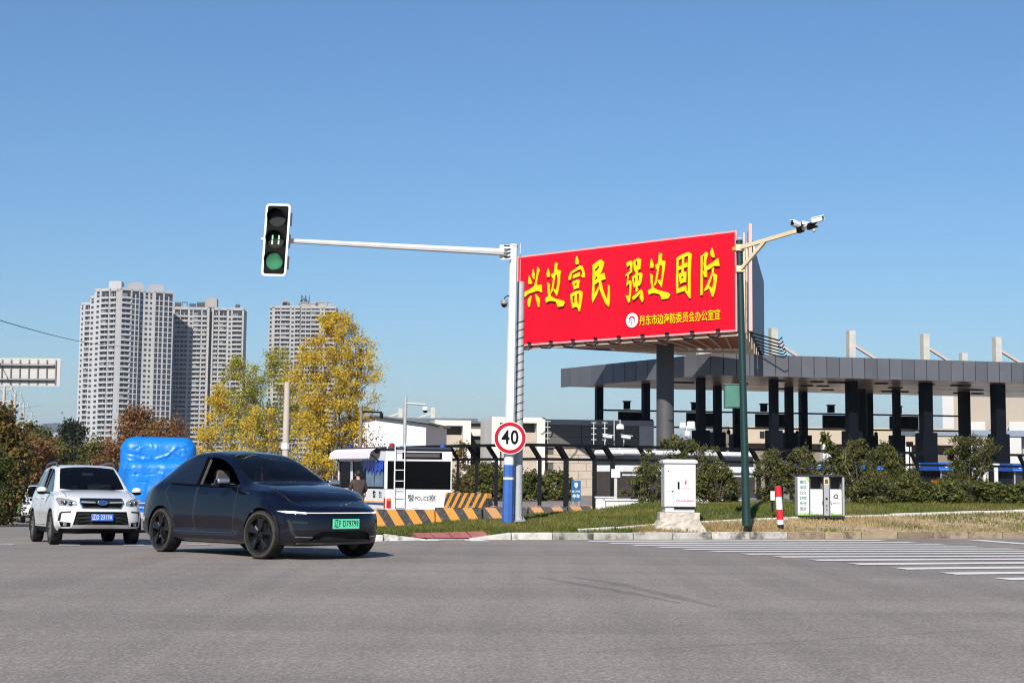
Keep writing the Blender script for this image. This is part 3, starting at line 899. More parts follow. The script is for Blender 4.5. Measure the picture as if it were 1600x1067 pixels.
for (ox, oy), strokes in CH.items():
    chars = {0: (MB(), MB()), 1: (MB(), MB())}
    for st in strokes:
        loops = st if isinstance(st, tuple) else (st,)
        side = 0 if sum(p[0] for p in loops[0]) / len(loops[0]) < 410 else 1
        step = (step + 1) % 14
        px = [[(ox + p[0] / 10.675, oy + p[1] / 10.675) for p in lp] for lp in loops]
        l3 = [[Lc(onA(x, y, 0.10 + 0.006 * step)) for x, y in lp] for lp in px]
        solid_poly(chars[side][0], l3, -NA * (0.05 + 0.003 * step))
        l3 = [[Lc(onA(x + 0.45, y + 0.5, 0.012 + 0.002 * step)) for x, y in lp] for lp in px]
        solid_poly(chars[side][1], l3, -NA * 0.006)
    for s_ in (0, 1):
        ch = chars[s_][0].build('character', BYEL, bb)
        chars[s_][1].build('character_shadow', BDK, ch)
# small line and emblem
rzA = math.atan2(dA.y, dA.x)
base = onA(1061, 497.5, 0.06)
me = text_mesh('丹东市边海防委员会办公室宣', 0.72, 0.012, 0.94, 0.005)
xs_ = [v.co.x for v in me.vertices]; W0 = max(xs_) - min(xs_)
W1 = (onA(1124, 490, 0.06) - onA(998, 503, 0.06)).length
me.transform(Matrix.Translation(Lc(base)) @ Matrix.Rotation(rzA, 4, 'Z') @ Matrix.Diagonal((W1 / W0, 1, 1, 1)))
mk('lettering', me, BYEL, bb)
F = Matrix.Translation(Lc(onA(987.5, 500.5, 0.05))) @ Matrix.Rotation(rzA, 4, 'Z') @ Matrix.Rotation(math.pi / 2, 4, 'X')
em = MB().lathe([(0.48, -0.03), (0.48, 0.01)], 28, F).build('emblem', M('emblem white', (0.75, 0.74, 0.75), 0.5), bb)
mb = MB()
for i in range(9):
    t0 = math.pi * (0.02 + 0.96 * i / 9); t1 = math.pi * (0.02 + 0.96 * (i + 1) / 9)
    pts = [(r_ * math.cos(tt), 0.06 + r_ * math.sin(tt) * 0.9, 0.014) for r_, tt in ((0.13, t0), (0.25, t0), (0.25, t1), (0.13, t1))]
    mb.prism([F @ Vector(p) for p in pts], NA * 0.01)
mb.build('emblem_arch', M('emblem red', (0.45, 0.02, 0.04), 0.5), em)
mb = MB()
for x0, x1, z0, z1 in ((-0.04, 0.04, -0.32, 0.1), (-0.24, -0.17, -0.14, 0.06), (0.17, 0.24, -0.14, 0.06)):
    mb.prism([F @ Vector(p) for p in ((x0, z0, 0.014), (x1, z0, 0.014), (x1, z1, 0.014), (x0, z1, 0.014))], NA * 0.008)
mb.build('emblem_post', M('emblem grey', (0.2, 0.2, 0.3), 0.5), em)
# post
pg_ = M('post paint', (0.06, 0.06, 0.064), 0.6, var=0.12, scale=0.8)
MB().lathe([(0.6, 0), (0.6, zb1 - off.z - 0.6)], 40).build('post', pg_, bb, smooth=True)
# underside walkway and ribs
mb = MB(); zf = zb0 - 0.05
fl = [AL - NA * 0.3, AR - NA * 0.3 + dA * 0.3, Vector((16.2, 104.2, 0)), Vector((7.2, 103.2, 0))]
mb.prism([Lc(v + Vector((0, 0, zf))) for v in fl], (0, 0, 0.08)); mb.build('floor_plate', RUST, bb)
for i in range(15):
    f = i / 14; a_ = fl[0].lerp(fl[1], f); c_ = fl[3].lerp(fl[2], f)
    mb = MB(); mb.bar(Lc(a_ + Vector((0, 0, zf - 0.1))), Lc(c_ + Vector((0, 0, zf - 0.1))), 0.08, 0.1); mb.build('joist', PINKST, bb)
mb = MB(); mb.bar(Lc(fl[3] + Vector((0, 0, zf - 0.22))), Lc(fl[2] + Vector((0, 0, zf - 0.22))), 0.16); mb.bar(Lc(fl[0] + Vector((0, 0, zf - 0.24))), Lc(fl[1] + Vector((0, 0, zf - 0.24))), 0.14); mb.build('edge_beam', PINKST, bb)
# inner frame seen at the right end
for i in range(6):
    f = 0.02 + i * 0.19
    for A_, B_, nm in ((AL, AR, NA),):
        q = A_.lerp(B_, f) - nm * 0.45
        mb = MB(); mb.bar(Lc(q + Vector((0, 0, zb0 - 0.2))), Lc(q + Vector((0, 0, zb1))), 0.14); mb.build('frame_upright', PINKST, bb)
nB = Vector((-(BF - BN).normalized().y, (BF - BN).normalized().x, 0))
for i in range(7):
    q = BN.lerp(BF, 0.01 + i * 0.16) + nB * 0.4
    mb = MB(); mb.bar(Lc(q + Vector((0, 0, zb0 - 0.2))), Lc(q + Vector((0, 0, zb1))), 0.12); mb.build('frame_upright', PINKST, bb)
for i in range(8):
    z = zb0 + 0.2 + i * 0.8
    mb = MB(); mb.bar(Lc(AR - NA * 0.5 - dA * .2 + Vector((0, 0, z))), Lc(BN + nB * 0.4 + Vector((0, 0.5, z))), 0.09); mb.build('rung', PINKST, bb)
# lamps: hooked arms under the front face, comb of arms under the side face
for i in range(9):
    q = AL.lerp(AR, (i + 0.6) / 9.2); mb = MB(); z = zb0 - 0.12
    mb.tube([Lc(q - NA * 0.2 + Vector((0, 0, z))), Lc(q + NA * 0.15 + Vector((0, 0, z - 0.3))), Lc(q + NA * 1.1 + Vector((0, 0, z - 0.34))), Lc(q + NA * 1.3 + Vector((0, 0, z - 0.2)))], 0.045, 6)
    la = mb.build('lamp_arm', DARKSTEEL, bb)
    mb = MB(); c = Lc(q + NA * 0.14 + Vector((0, 0, zb0 + 0.05)))
    mb.bar(c - dA * 0.16, c + dA * 0.16, 0.1, 0.12); mb.build('lamp', DARKSTEEL, la, bevel=0.03)
for i in range(9):
    q = BN.lerp(BF, (i + 0.4) / 9); mb = MB(); z = zb0 - 0.1
    mb.tube([Lc(q + Vector((0, 0, z))), Lc(q - nB * 1.7 + Vector((0, 0, z - 0.5))), Lc(q - nB * 1.9 + Vector((0, 0, z - 0.3)))], 0.05, 6)
    mb.build('lamp_arm', DARKSTEEL, bb)

# ------------------------------------------------------------------ toll plaza canopy
zf0, zf1 = 7.33 + CZ, 8.86 + CZ
C0 = Vector((14.1, 104.7)); CR = Vector((46.0, 112.2)); FL_ = Vector((4.0, 121.0)); FR = Vector((52.0, 133.0))
cano = thing('toll_canopy', 'dark grey flat toll plaza roof on black columns behind the billboard', 'toll canopy', (C0.x, C0.y, g(C0.x, C0.y)))
co = Vector(cano.location); Lk = lambda x, y, z: Vector((x, y, z)) - co
FASC = M('grey fascia metal', (0.125, 0.127, 0.142), 0.42, 0.3, var=0.1, scale=0.6)
FASC2 = M('grey fascia metal darker', (0.108, 0.11, 0.125), 0.42, 0.3, var=0.1, scale=0.6)
FDARK = M('fascia joint', (0.03, 0.03, 0.035), 0.6)
SOFF = M('bronze soffit strip', (0.46, 0.37, 0.3), 0.3, 0.5, var=0.35, scale=0.5, stretch=(0.15, 1.2, 1))
def fascia(a, c, n):
    d = (c - a) / n; nr = Vector((d.y, -d.x)).normalized()
    if nr.dot(Vector((30, 120)) - a) > 0: nr = -nr
    mb = MB(); i_ = nr * -0.12
    mb.prism([Lk(*(a + i_), zf0 + 0.02), Lk(*(c + i_), zf0 + 0.02), Lk(*(c + i_), zf1 - 0.02), Lk(*(a + i_), zf1 - 0.02)], (-nr.x * 0.1, -nr.y * 0.1, 0)); mb.build('fascia_backing', FDARK, cano)
    for i in range(n):
        p0 = a + d * i + d.normalized() * 0.03; p1 = a + d * (i + 1) - d.normalized() * 0.03
        mb = MB(); e = nr * rk.uniform(-0.012, 0.012)
        mb.prism([Lk(*(p0 + e), zf0), Lk(*(p1 + e), zf0), Lk(*(p1 + e), zf1), Lk(*(p0 + e), zf1)], (-nr.x * 0.09, -nr.y * 0.09, 0))
        mb.build('fascia_panel', FASC if i % 3 else FASC2, cano)
fascia(C0, CR, 33); fascia(FL_, C0, 13)
ins = lambda p, k: p.lerp(Vector((29, 118)), k)
mb = MB(); q4 = [ins(C0, .012), ins(CR, .012), ins(FR, .012), ins(FL_, .012)]
mb.prism([Lk(q.x, q.y, zf0 + 0.35) for q in q4], (0, 0, 0.9)); mb.build('roof_deck', FDARK, cano)
ns = 26
for i in range(ns):
    a0 = q4[0].lerp(q4[3], i / ns); a1 = q4[0].lerp(q4[3], (i + 0.93) / ns); b0 = q4[1].lerp(q4[2], i / ns); b1 = q4[1].lerp(q4[2], (i + 0.93) / ns)
    z = zf0 + 0.06 + rk.uniform(-0.015, 0.015)
    mb = MB(); mb.prism([Lk(a0.x, a0.y, z), Lk(b0.x, b0.y, z), Lk(b1.x, b1.y, z), Lk(a1.x, a1.y, z)], (0, 0, 0.05)); mb.build('soffit_strip', SOFF, cano)
for i in range(26):
    u, v = rk.uniform(0.03, 0.8), (0.25, 0.5, 0.75)[i % 3]
    q = q4[0].lerp(q4[1], u).lerp(q4[3].lerp(q4[2], u), v)
    mb = MB(); mb.box(-0.45, 0.45, -0.35, 0.35, zf0 - 0.03 - co.z, zf0 + 0.05 - co.z, Matrix.Translation((q.x - co.x, q.y - co.y, 0))); mb.build('soffit_lamp', FDARK, cano)
COLM = M('black column paint', (0.005, 0.006, 0.009), 0.5, var=0.25, scale=1, spec=0.1)
def column(px, Y, wpx, pedw, pedy, mast=None):
    q = P(px, 660, Y); x = q.x; wd = wpx * Y / FPX; zg = g(x, Y) - co.z
    F = Matrix.Translation((x - co.x, Y - co.y, 0)) @ Matrix.Rotation(A16, 4, 'Z')
    mb = MB(); mb.box(-wd / 2, wd / 2, -wd / 2, wd / 2, zg, zf0 + 0.05 - co.z, F); c = mb.build('column', COLM, cano, bevel=0.02)
    if pedw:
        zp = P(px, pedy, Y).z - co.z; pw = pedw * Y / FPX
        mb = MB(); mb.box(-pw / 2, pw / 2, -pw / 2, pw / 2, zg, zp, F); mb.build('pedestal', COLM, c, bevel=0.03)
    if mast:
        zt = P(px, mast, Y).z - co.z
        mb = MB(); mb.box(-0.26, 0.26, -0.26, 0.26, zf1 - 1 - co.z, zt, F); ms = mb.build('mast', PALECONC, cano)
        z1 = zf1 - co.z + (zt - zf1 + co.z) * 0.55
        mb = MB(); a_ = F @ Vector((0.2, 0, z1)); c_ = F @ Vector((2.9, 0.3, zf1 - 0.1 - co.z)); mb.bar(a_, c_, 0.2); mb.build('mast_stay', M('mast stay pink', (0.5, 0.4, 0.36), 0.6), ms)
for a_ in ((1095, 108.5, 12, 22, 672, 545), (1209, 109.5, 12, 21, 672, 513), (1331, 110.8, 15, 24, 673, 517), (1447, 112.0, 16, 25, 676, 522), (1560, 113.0, 17, 24, 678, 527),
           (1009, 116, 11, 18, 655, None), (1121, 118, 11, 20, 675, None), (1233, 119, 11, 20, 676, None), (1346, 120.5, 11, 0, 0, None), (1401, 121, 10, 19, 680, None), (1507, 123, 14, 0, 0, 552),
           (936, 121.5, 11, 0, 0, None), (1151, 124, 10, 19, 678, None), (1255, 125, 11, 20, 680, None), (1358, 126.5, 10, 20, 680, None)):
    column(*a_)
# sign gantry under the canopy
GA = P(938, 640.5, 117.5); GB = P(1508, 650.2, 126.5)
gan = thing('sign_gantry', 'thin black gantry with dark message boards under the toll roof', 'gantry', (GA.x, GA.y, g(GA.x, GA.y)))
go = Vector(gan.location)
for dz_ in (0, -1.28):
    mb = MB(); mb.bar(GA - go + Vector((0, 0, dz_)), GB - go + Vector((0, 0, dz_)), 0.13); mb.build('gantry_beam', DARKSTEEL, gan)
for f in (0.002, 0.5, 0.998):
    q = GA.lerp(GB, f); mb = MB(); mb.bar(q - go + Vector((0, 0.2, 0.1)), Vector((q.x - go.x, q.y - go.y + 0.2, 0)), 0.16); mb.build('gantry_post', DARKSTEEL, gan)
dG = (GB - GA).normalized()
def on_g(px):
    for i in range(1001):
        q = GA.lerp(GB, i / 1000)
        v = q - Vector((0, 0, CZ)); xx = 800 + FPX * v.dot(RT) / v.dot(FWD)
        if xx >= px: return q
    return GB
for x0, x1 in ((966, 1005), (1072, 1125), (1180, 1226), (1285, 1330), (1390, 1433)):
    p0, p1 = on_g(x0), on_g(x1); mb = MB(); nrm = Vector((dG.y, -dG.x, 0)) * 0.2
    mb.prism([p0 - go + nrm + Vector((0, 0, -0.1)), p1 - go + nrm + Vector((0, 0, -0.1)), p1 - go + nrm + Vector((0, 0, -1.2)), p0 - go + nrm + Vector((0, 0, -1.2))], -nrm * 1.4)
    mb.build('message_board', BLACK, gan)
    q = on_g(x0 + 13); mb = MB(); mb.box(-0.26, 0.26, -0.25, 0.25, 0.1, 0.68, Matrix.Translation(q - go)); mb.box(-0.34, 0.34, -0.3, 0.3, 0.682, 0.76, Matrix.Translation(q - go)); mb.build('signal_box', BLACK, gan)
for px in (1029, 1138, 1245, 1368):
    q = on_g(px) + Vector((0, 0, -1.3)) - go; mb = MB(); mb.tube([q, q - Vector((0, 0, 0.2))], 0.03, 6); mb.ellip(q - Vector((0, 0, 0.32)), (0.16, 0.16, 0.2), 10, 6); mb.build('dome_camera', BLACK, gan, smooth=True)
# toll booths with blue bands between the lanes
BOOTHW = M('booth concrete', (0.3, 0.3, 0.3), 0.8, var=0.2, scale=2); BLUEBAND = M('blue booth band', (0.02, 0.09, 0.38), 0.4, var=0.3, scale=3)
BGLASS = M('dark booth glass', (0.02, 0.025, 0.03), 0.1)
def booth(px, Y, label):
    q = P(px, 740, Y); t = thing('toll_booth', label, 'toll booth', (q.x, Y, g(q.x, Y)), A16, 'toll booths between the lanes')
    mb = MB(); mb.box(-0.95, 0.95, -1.4, 1.4, 0.0, 1.05); mb.build('lower_wall', BOOTHW, t, bevel=0.03)
    mb = MB(); mb.box(-0.9, 0.9, -1.35, 1.35, 1.052, 2.0); mb.build('window', BGLASS, t)
    mb = MB()
    for x in (-0.92, 0, 0.92): mb.box(x - 0.05, x + 0.05, -1.39, -1.352, 1.052, 2.0)
    mb.build('window_frame', STEEL, t)
    mb = MB(); mb.box(-1.25, 1.25, -1.7, 1.7, 2.002, 2.55); b_ = mb.build('roof_band', BLUEBAND, t, bevel=0.03)
    mb = MB()
    for i, x in enumerate((-0.7, -0.4, 0.2, 0.45, 0.7)): mb.ellip((x, -1.705, 2.3 + 0.05 * (i % 2)), (0.12, 0.01, 0.09), 8, 6)
    mb.build('white_mark', WHITE, b_)
    mb = MB(); mb.box(-1.26, 1.26, -1.71, -1.7, 2.06, 2.12); mb.build('blue_line', M('light blue line', (0.05, 0.25, 0.6), 0.4), b_)
    mb = MB(); mb.box(-1.1, -0.8, -2.6, -2.2, 0, 1.3); mb.build('island_bollard', PALECONC, t, bevel=0.04)
booth(1258, 100, 'blue-banded toll booth above the twin litter bin'); booth(1355, 101, 'blue-banded toll booth behind the tallest shrub group')
booth(1472, 102, 'blue-banded toll booth left of the feathery shrub near the right edge'); booth(1585, 103, 'blue-banded toll booth at the right edge of the view')
for px, yb in ((1294, 690), (1432, 724), (1556, 724)):
    q = P(px, yb, 78); t = thing('white_marker_post', 'slim white post ' + {1294: 'rising above the twin litter bin', 1432: 'left of the low hedge by the tall feathery shrub', 1556: 'right of the feathery shrub near the right edge'}[px], 'post', (q.x, 78, g(q.x, 78)), 0, 'white posts behind the fence')
    h = q.z - g(q.x, 78); MB().lathe([(0.11, 0), (0.11, h - 0.2)], 10).build('shaft', WHITE, t, smooth=True); MB().lathe([(0.12, h - 0.2), (0.2, h - 0.15), (0.2, h)], 10).build('cap', WHITE, t)

# low beige building and white hall beyond the canopy
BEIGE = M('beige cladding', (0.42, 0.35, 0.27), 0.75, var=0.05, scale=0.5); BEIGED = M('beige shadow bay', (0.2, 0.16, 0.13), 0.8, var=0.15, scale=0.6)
q = P(1140, 690, 150); zt = P(1300, 667, 150).z
t = thing('beige_building', 'long low beige building seen between the canopy columns', 'building', (q.x, 150, g(q.x, 150)), math.radians(4)); L = 24.5; H = zt - g(q.x, 150)
mb = MB(); mb.box(0, L, 0.0, 10, H - 1.7, H); mb.build('upper_wall', BEIGE, t)
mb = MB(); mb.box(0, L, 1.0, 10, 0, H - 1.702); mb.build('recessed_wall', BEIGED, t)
for x in (0.2, 4.6, 9.6, 11.8, 17.8, 20.2, 23.2):
    mb = MB(); mb.box(x, x + 1.0, 0.02, 1.0, 0, H - 1.702); mb.build('pier', WHITE2 if x < 18 else BEIGE, t)
for x in (3.1, 20.8):
    mb = MB(); mb.box(x, x + 0.5, -0.03, 0.1, H - 1.2, H - 0.5); mb.build('window', BGLASS, t)
q = P(1478, 690, 165); zt = P(1540, 617, 165).z
HALLW = M('white hall render', (0.45, 0.44, 0.43), 0.75, var=0.04, scale=0.3)
t = thing('white_hall', 'tall white and beige hall with sloping buttresses at the far right', 'building', (q.x, 165, g(q.x, 165)), math.radians(-17)); H = zt - g(q.x, 165)
mb = MB(); mb.box(0, 34, 0, 8, 0, H); mb.build('wall', M('hall beige render', (0.33, 0.28, 0.23), 0.75, var=0.05, scale=0.3), t)
mb = MB(); mb.box(-0.1, 34, -0.25, 0, 3.0, H * 0.62); mb.build('white_band', HALLW, t)
mb = MB(); mb.box(-0.3, 0.9, -0.3, 0.2, 0, H + 0.2); mb.build('corner_pier', HALLW, t)
for i in range(6):
    x = 2.6 + i * 4.1
    mb = MB(); mb.prism([(x, -1.6, 0), (x, -0.26, 0), (x, -0.26, H * 0.72), (x, -0.8, H * 0.72)], (1.6, 0, 0)); mb.build('buttress', HALLW, t)
    mb = MB(); mb.bar((x + 0.2, -0.7, H * 0.7), (x - 2.6, -1.2, H * 0.45), 0.16); mb.build('stay_rod', STEEL, t)
    mb = MB(); mb.box(x + 2.0, x + 2.6, -0.3, -0.252, H * 0.42, H * 0.64); mb.build('window', BGLASS, t)
q = P(1424, 676, 140)
t = thing('link_roof', 'flat blue-grey link roof in front of the white hall', 'canopy', (q.x, 140, g(q.x, 140)), math.radians(4)); z = P(1500, 672, 140).z - g(q.x, 140)
mb = MB(); mb.box(0, 22, -1, 3, z - 0.55, z); mb.build('roof_slab', M('blue grey roofing', (0.2, 0.25, 0.32), 0.5, var=0.1), t)
for x in (1.5, 6.2, 11, 16, 21):
    mb = MB(); mb.box(x, x + 0.3, 0.5, 0.8, 0, z - 0.552); mb.build('post', STEEL, t)

# ------------------------------------------------------------------ border station building behind the fence
STONE_C = M('beige stone panel', (0.40, 0.34, 0.28), 0.8, var=0.08, scale=1.5, dirt=((0.3, 0.22, 0.17), 0.5, 1.2)); GREYCL = M('charcoal cladding', (0.085, 0.08, 0.076), 0.55, var=0.08, scale=0.6)
WPORT = M('white portal render', (0.58, 0.55, 0.51), 0.7, var=0.04, scale=0.6)
Yb = 110.0
def zz(py, px=850, Y=Yb): return P(px, py, Y).z
q = P(853, 700, Yb); zg_ = g(q.x, Yb)
t = thing('station_building', 'charcoal and stone station building with white portal behind the fence', 'building', (q.x, Yb, zg_), math.radians(9)); H = zz(655) - zg_
Lb = 8.1
mb = MB(); mb.box(0, Lb, 0.2, 12, 0, H - 0.05); mb.build('core_wall', GREYCL, t)
for i, (h0, h1) in enumerate(((H - 2.1, H - 1.3), (H - 1.28, H - 0.42))):
    for j in range(3):
        mb = MB(); mb.box(j * Lb / 3 + 0.02, (j + 1) * Lb / 3 - 0.02, 0.0, 0.2, h0, h1); mb.build('cladding_panel', GREYCL, t)
mb = MB(); mb.box(-0.05, Lb + 0.1, -0.15, 12, H - 0.4, H); mb.build('parapet', M('grey coping', (0.22, 0.22, 0.23), 0.5, var=0.1), t)
for r_ in range(6):
    for c_ in range(3):
        x0 = (c_ * 1.25) + (0.6 if r_ % 2 else 0) - 0.0; x1 = min(3.75, x0 + 1.24); x0 = max(0, x0 - 0.0)
        z0 = r_ * 0.6
        mb = MB(); mb.box(x0, x1 - 0.015, 0.08 + rk.uniform(0, 0.03), 0.2, z0 + 0.01, min(z0 + 0.59, H - 2.12)); mb.build('stone_panel', STONE_C, t)
mb = MB(); mb.box(Lb - 1.0, Lb + 0.1, -0.1, 0.2, 0, H - 0.4); mb.build('end_pier', M('grey render pier', (0.4, 0.39, 0.38), 0.7, var=0.06), t)
for r_ in range(4):
    mb = MB(); mb.box(3.78, Lb - 1.02, 0.1 + 0.02 * (r_ % 2), 0.2, r_ * 0.85 + 0.01, r_ * 0.85 + 0.83); mb.build('stone_panel', STONE_C, t)
def portal(px0, px1, py0, Y, label, py_in=660):
    a_ = P(px0, 700, Y); c_ = P(px1, 700, Y); zg = g(a_.x, Y); H = P(px0, py0, Y).z - zg; W = c_.x - a_.x
    t = thing('white_portal', label, 'building', (a_.x, Y, zg), math.radians(9), None)
    fr = 0.62
    mb = MB(); mb.box(0, fr, 0, 6, 0, H - 0.42); mb.build('left_jamb', WPORT, t)
    mb = MB(); mb.box(W - fr, W, 0, 6, 0, H - 0.42); mb.build('right_jamb', WPORT, t)
    mb = MB(); mb.box(0, W, 0, 6, H - 0.418, H); mb.build('lintel', WPORT, t)
    mb = MB(); mb.box(fr, W - fr, 1.2, 6, H - 1.1, H - 0.42); mb.build('shadow_gap', GREYCL, t)
    for r_ in range(7):
        z1 = H - 1.1 - r_ * 0.7
        if z1 < 0.2: break
        mb = MB(); mb.box(fr + 0.002, W - fr - 0.002, 0.5 + 0.015 * (r_ % 2), 1.2, max(0, z1 - 0.69), z1); mb.build('stone_panel', STONE_C, t)
portal(768, 853, 651, 108.5, 'wider white portal wall with a dark slot, behind the speed limit sign')
portal(679, 736, 656, 112.5, 'narrow white portal wall with a dark slot, above the police cabin')
q = P(735, 700, 116); c_ = P(772, 700, 116); zg = g(q.x, 116); H = zz(661, 750, 116) - zg
t = thing('grey_link_block', 'dark grey flat-roofed block between the two white portals', 'building', (q.x, 116, zg), math.radians(9)); W = c_.x - q.x + 1
mb = MB(); mb.box(0, W, 0.4, 6, 0, H - 0.02); mb.build('wall', GREYCL, t)
mb = MB(); mb.box(-0.3, W, 0, 0.4, H - 1.0, H - 0.45); mb.build('white_fascia', WPORT, t)
mb = MB(); mb.box(-0.1, W, 0.1, 6.1, H - 0.018, H + 0.12); mb.build('coping', FASC, t)
for x in (0.5, 1.3):
    mb = MB(); mb.box(x, x + 0.5, 0.2, 0.39, 0, H - 1.6); mb.build('column', DARKSTEEL, t)
# white gabled shed and a second grey canopy farther back
q = P(552, 700, 96); zg = g(q.x, 96)
t = thing('white_shed', 'plain white shed with low grey gable roof behind the police cabin', 'shed', (q.x, 96, zg), math.radians(-6)); W = 4.75; zr = zz(651, 590, 96) - zg; ze = zz(663, 665, 96) - zg
mb = MB(); mb.prism([(0, 0, 0), (W, 0, 0), (W, 0, ze), (1.4, 0, zr), (0, 0, zr - 0.25)], (0, 9, 0)); mb.build('wall', M('white shed sheet', (0.6, 0.6, 0.6), 0.6, var=0.03), t)
mb = MB(); mb.bar((1.35, 4.4, zr + 0.07), (W + 0.25, 4.4, ze + 0.07), 9.6, 0.1); mb.bar((-0.2, 4.4, zr - 0.2), (1.37, 4.4, zr + 0.07), 9.6, 0.1); mb.build('roof', FASC, t)
for x, z, w_, h_ in ((2.2, 2.0, 0.5, 0.35), (3.0, 2.6, 0.35, 0.2), (1.6, 1.7, 0.3, 0.5)):
    mb = MB(); mb.box(x, x + w_, -0.06, 0, z, z + h_); mb.build('wall_box', FASC if h_ < 0.3 else WHITE2, t)
q = P(590, 660, 175); zg = g(q.x, 175); ztp = P(680, 653, 175).z - zg
t = thing('far_toll_canopy', 'farther grey canopy edge with two short masts above the white shed', 'toll canopy', (q.x, 175, zg), math.radians(2)); W = P(747, 660, 175).x - q.x
for i in range(10):
    mb = MB(); mb.box(i * W / 10 + 0.03, (i + 1) * W / 10 - 0.03, 0, 0.1, ztp - 1.5, ztp); mb.build('fascia_panel', FASC, t)
mb = MB(); mb.box(0.1, W - 0.1, 0.12, 12, ztp - 1.3, ztp - 0.1); mb.build('roof_deck', FDARK, t)
for px, py in ((625, 637), (676, 636)):
    x = P(px, 660, 175).x - q.x; h = P(px, py, 175).z - zg
    mb = MB(); mb.box(x - 0.25, x + 0.25, 1, 1.5, ztp - 1, h); m_ = mb.build('mast', PALECONC, t)
    mb = MB(); mb.bar((x - 0.2, 1.2, ztp + (h - ztp) * 0.5), (x - 1.8, 1.2, ztp), 0.2); mb.build('mast_stay', PALECONC, m_)
for x in (0.8, 4, 7.5, 11):
    mb = MB(); mb.box(x, x + 0.5, 3, 3.5, 0, ztp - 1.302); mb.build('column', COLM, t)

# ------------------------------------------------------------------ plaza fence with outward arms
fence = None
fpath = [(640, 63), (700, 60), (775, 57.5), (843, 55.6), (960, 57), (1100, 59), (1260, 62), (1420, 65), (1640, 69)]
fp = [Vector((P(px, 700, Y).x, Y)) for px, Y in fpath]
fence = thing('plaza_fence', 'black steel fence with slanting arms between verge and toll plaza', 'fence', (fp[0].x, fp[0].y, g(*fp[0])))
fo = Vector(fence.location)
ZT = 1.2 + CZ; ZM = 0.68 + CZ
outw = Vector((-0.34, -0.28, 0))
for i in range(len(fp) - 1):
    a_, c_ = fp[i], fp[i + 1]
    mb = MB(); mb.bar(Vector((a_.x, a_.y, ZT)) + outw - fo, Vector((c_.x, c_.y, ZT)) + outw - fo, 0.1, 0.11); mb.build('top_rail', DARKSTEEL, fence)
    mb = MB(); mb.bar(Vector((a_.x, a_.y, ZM)) - fo, Vector((c_.x, c_.y, ZM)) - fo, 0.09, 0.1); mb.build('mid_rail', DARKSTEEL, fence)
def fence_at(px):
    for i in range(len(fpath) - 1):
        if fpath[i][0] <= px <= fpath[i + 1][0]:
            f = (px - fpath[i][0]) / (fpath[i + 1][0] - fpath[i][0]); return fp[i].lerp(fp[i + 1], f)
    return fp[-1]
for px, wd in ((655, .12), (686, .12), (716.5, .12), (746, .13), (775.6, .14), (805, .12), (843.5, .15), (884, .2), (928.5, .17), (957, .18), (1010, .14), (1075, .14), (1130, .14), (1183, .16), (1235, .14), (1272, .16), (1330, .14), (1383, .14), (1432, .14), (1490, .14), (1545, .14), (1598, .14)):
    q = fence_at(px); zg = g(q.x, q.y)
    mb = MB(); mb.bar(Vector((q.x, q.y, zg)) - fo, Vector((q.x, q.y, ZM + 0.06)) - fo, wd); pst = mb.build('post', DARKSTEEL, fence)
    mb = MB(); mb.bar(Vector((q.x, q.y, ZM)) - fo, Vector((q.x, q.y, ZT)) + outw - fo, wd * 0.9); mb.build('arm', DARKSTEEL, pst)
# insulated alarm-wire posts on the fence and the dome camera beside them
for px, y0, y1 in ((940.5, 662, 693), (958, 662, 697), (869, 660, 690)):
    q = fence_at(px); t = thing('alarm_wire_post', {940.5: 'left of two white ladder-like alarm wire posts near the white dome camera', 958: 'white ladder-like alarm wire post just left of the white dome camera', 869: 'thin alarm wire post against the charcoal wall right of the speed sign'}[px], 'post', (q.x + outw.x, q.y + outw.y, ZT + 0.055), 0, 'alarm wire posts on the fence')
    h = P(px, y0, q.y).z - ZT
    mb = MB(); mb.tube([(0, 0, 0), (0, 0, h)], 0.016, 6); mb.build('rod', WHITE2 if px > 900 else STEEL, t)
    for k in range(4):
        mb = MB(); mb.tube([(-0.1, 0, h * (0.22 + 0.25 * k)), (0.1, 0, h * (0.22 + 0.25 * k))], 0.014, 6); mb.build('insulator', WHITE2, t)
def dome(name, label, loc, r, top, rod=0.5, rodpath=None, body=None, parent_mat=STEEL):
    t = thing(name, label, 'camera', loc)
    mb = MB(); mb.lathe([(r * 0.35, r * 1.1), (r * 0.8, r * 0.95), (r * 1.0, r * 0.5), (r * 1.02, -r * 0.2)], 18); mb.build('housing', body or WHITE, t, smooth=True)
    mb = MB(); mb.ellip((0, 0, -r * 0.22), (r * 0.86, r * 0.86, r * 0.95), 16, 10); mb.build('dome', M('smoked dome', (0.01, 0.01, 0.012), 0.08), t, smooth=True)
    if rodpath:
        mb = MB(); mb.tube(rodpath, r * 0.16, 8); mb.build('bracket', parent_mat, t, smooth=True)
    return t
q = fence_at(968); z = P(969, 669, q.y - 0.6).z
dome('dome_camera', 'white dome camera beside the ladder-like alarm posts', (P(969, 669, q.y - .6).x, q.y - 0.6, z), 0.15, 0, rodpath=[(0, 0, 0.16), (0, 0, 0.3), (-0.2, 0.4, 0.3), (-0.2, 0.42, ZT - z)])
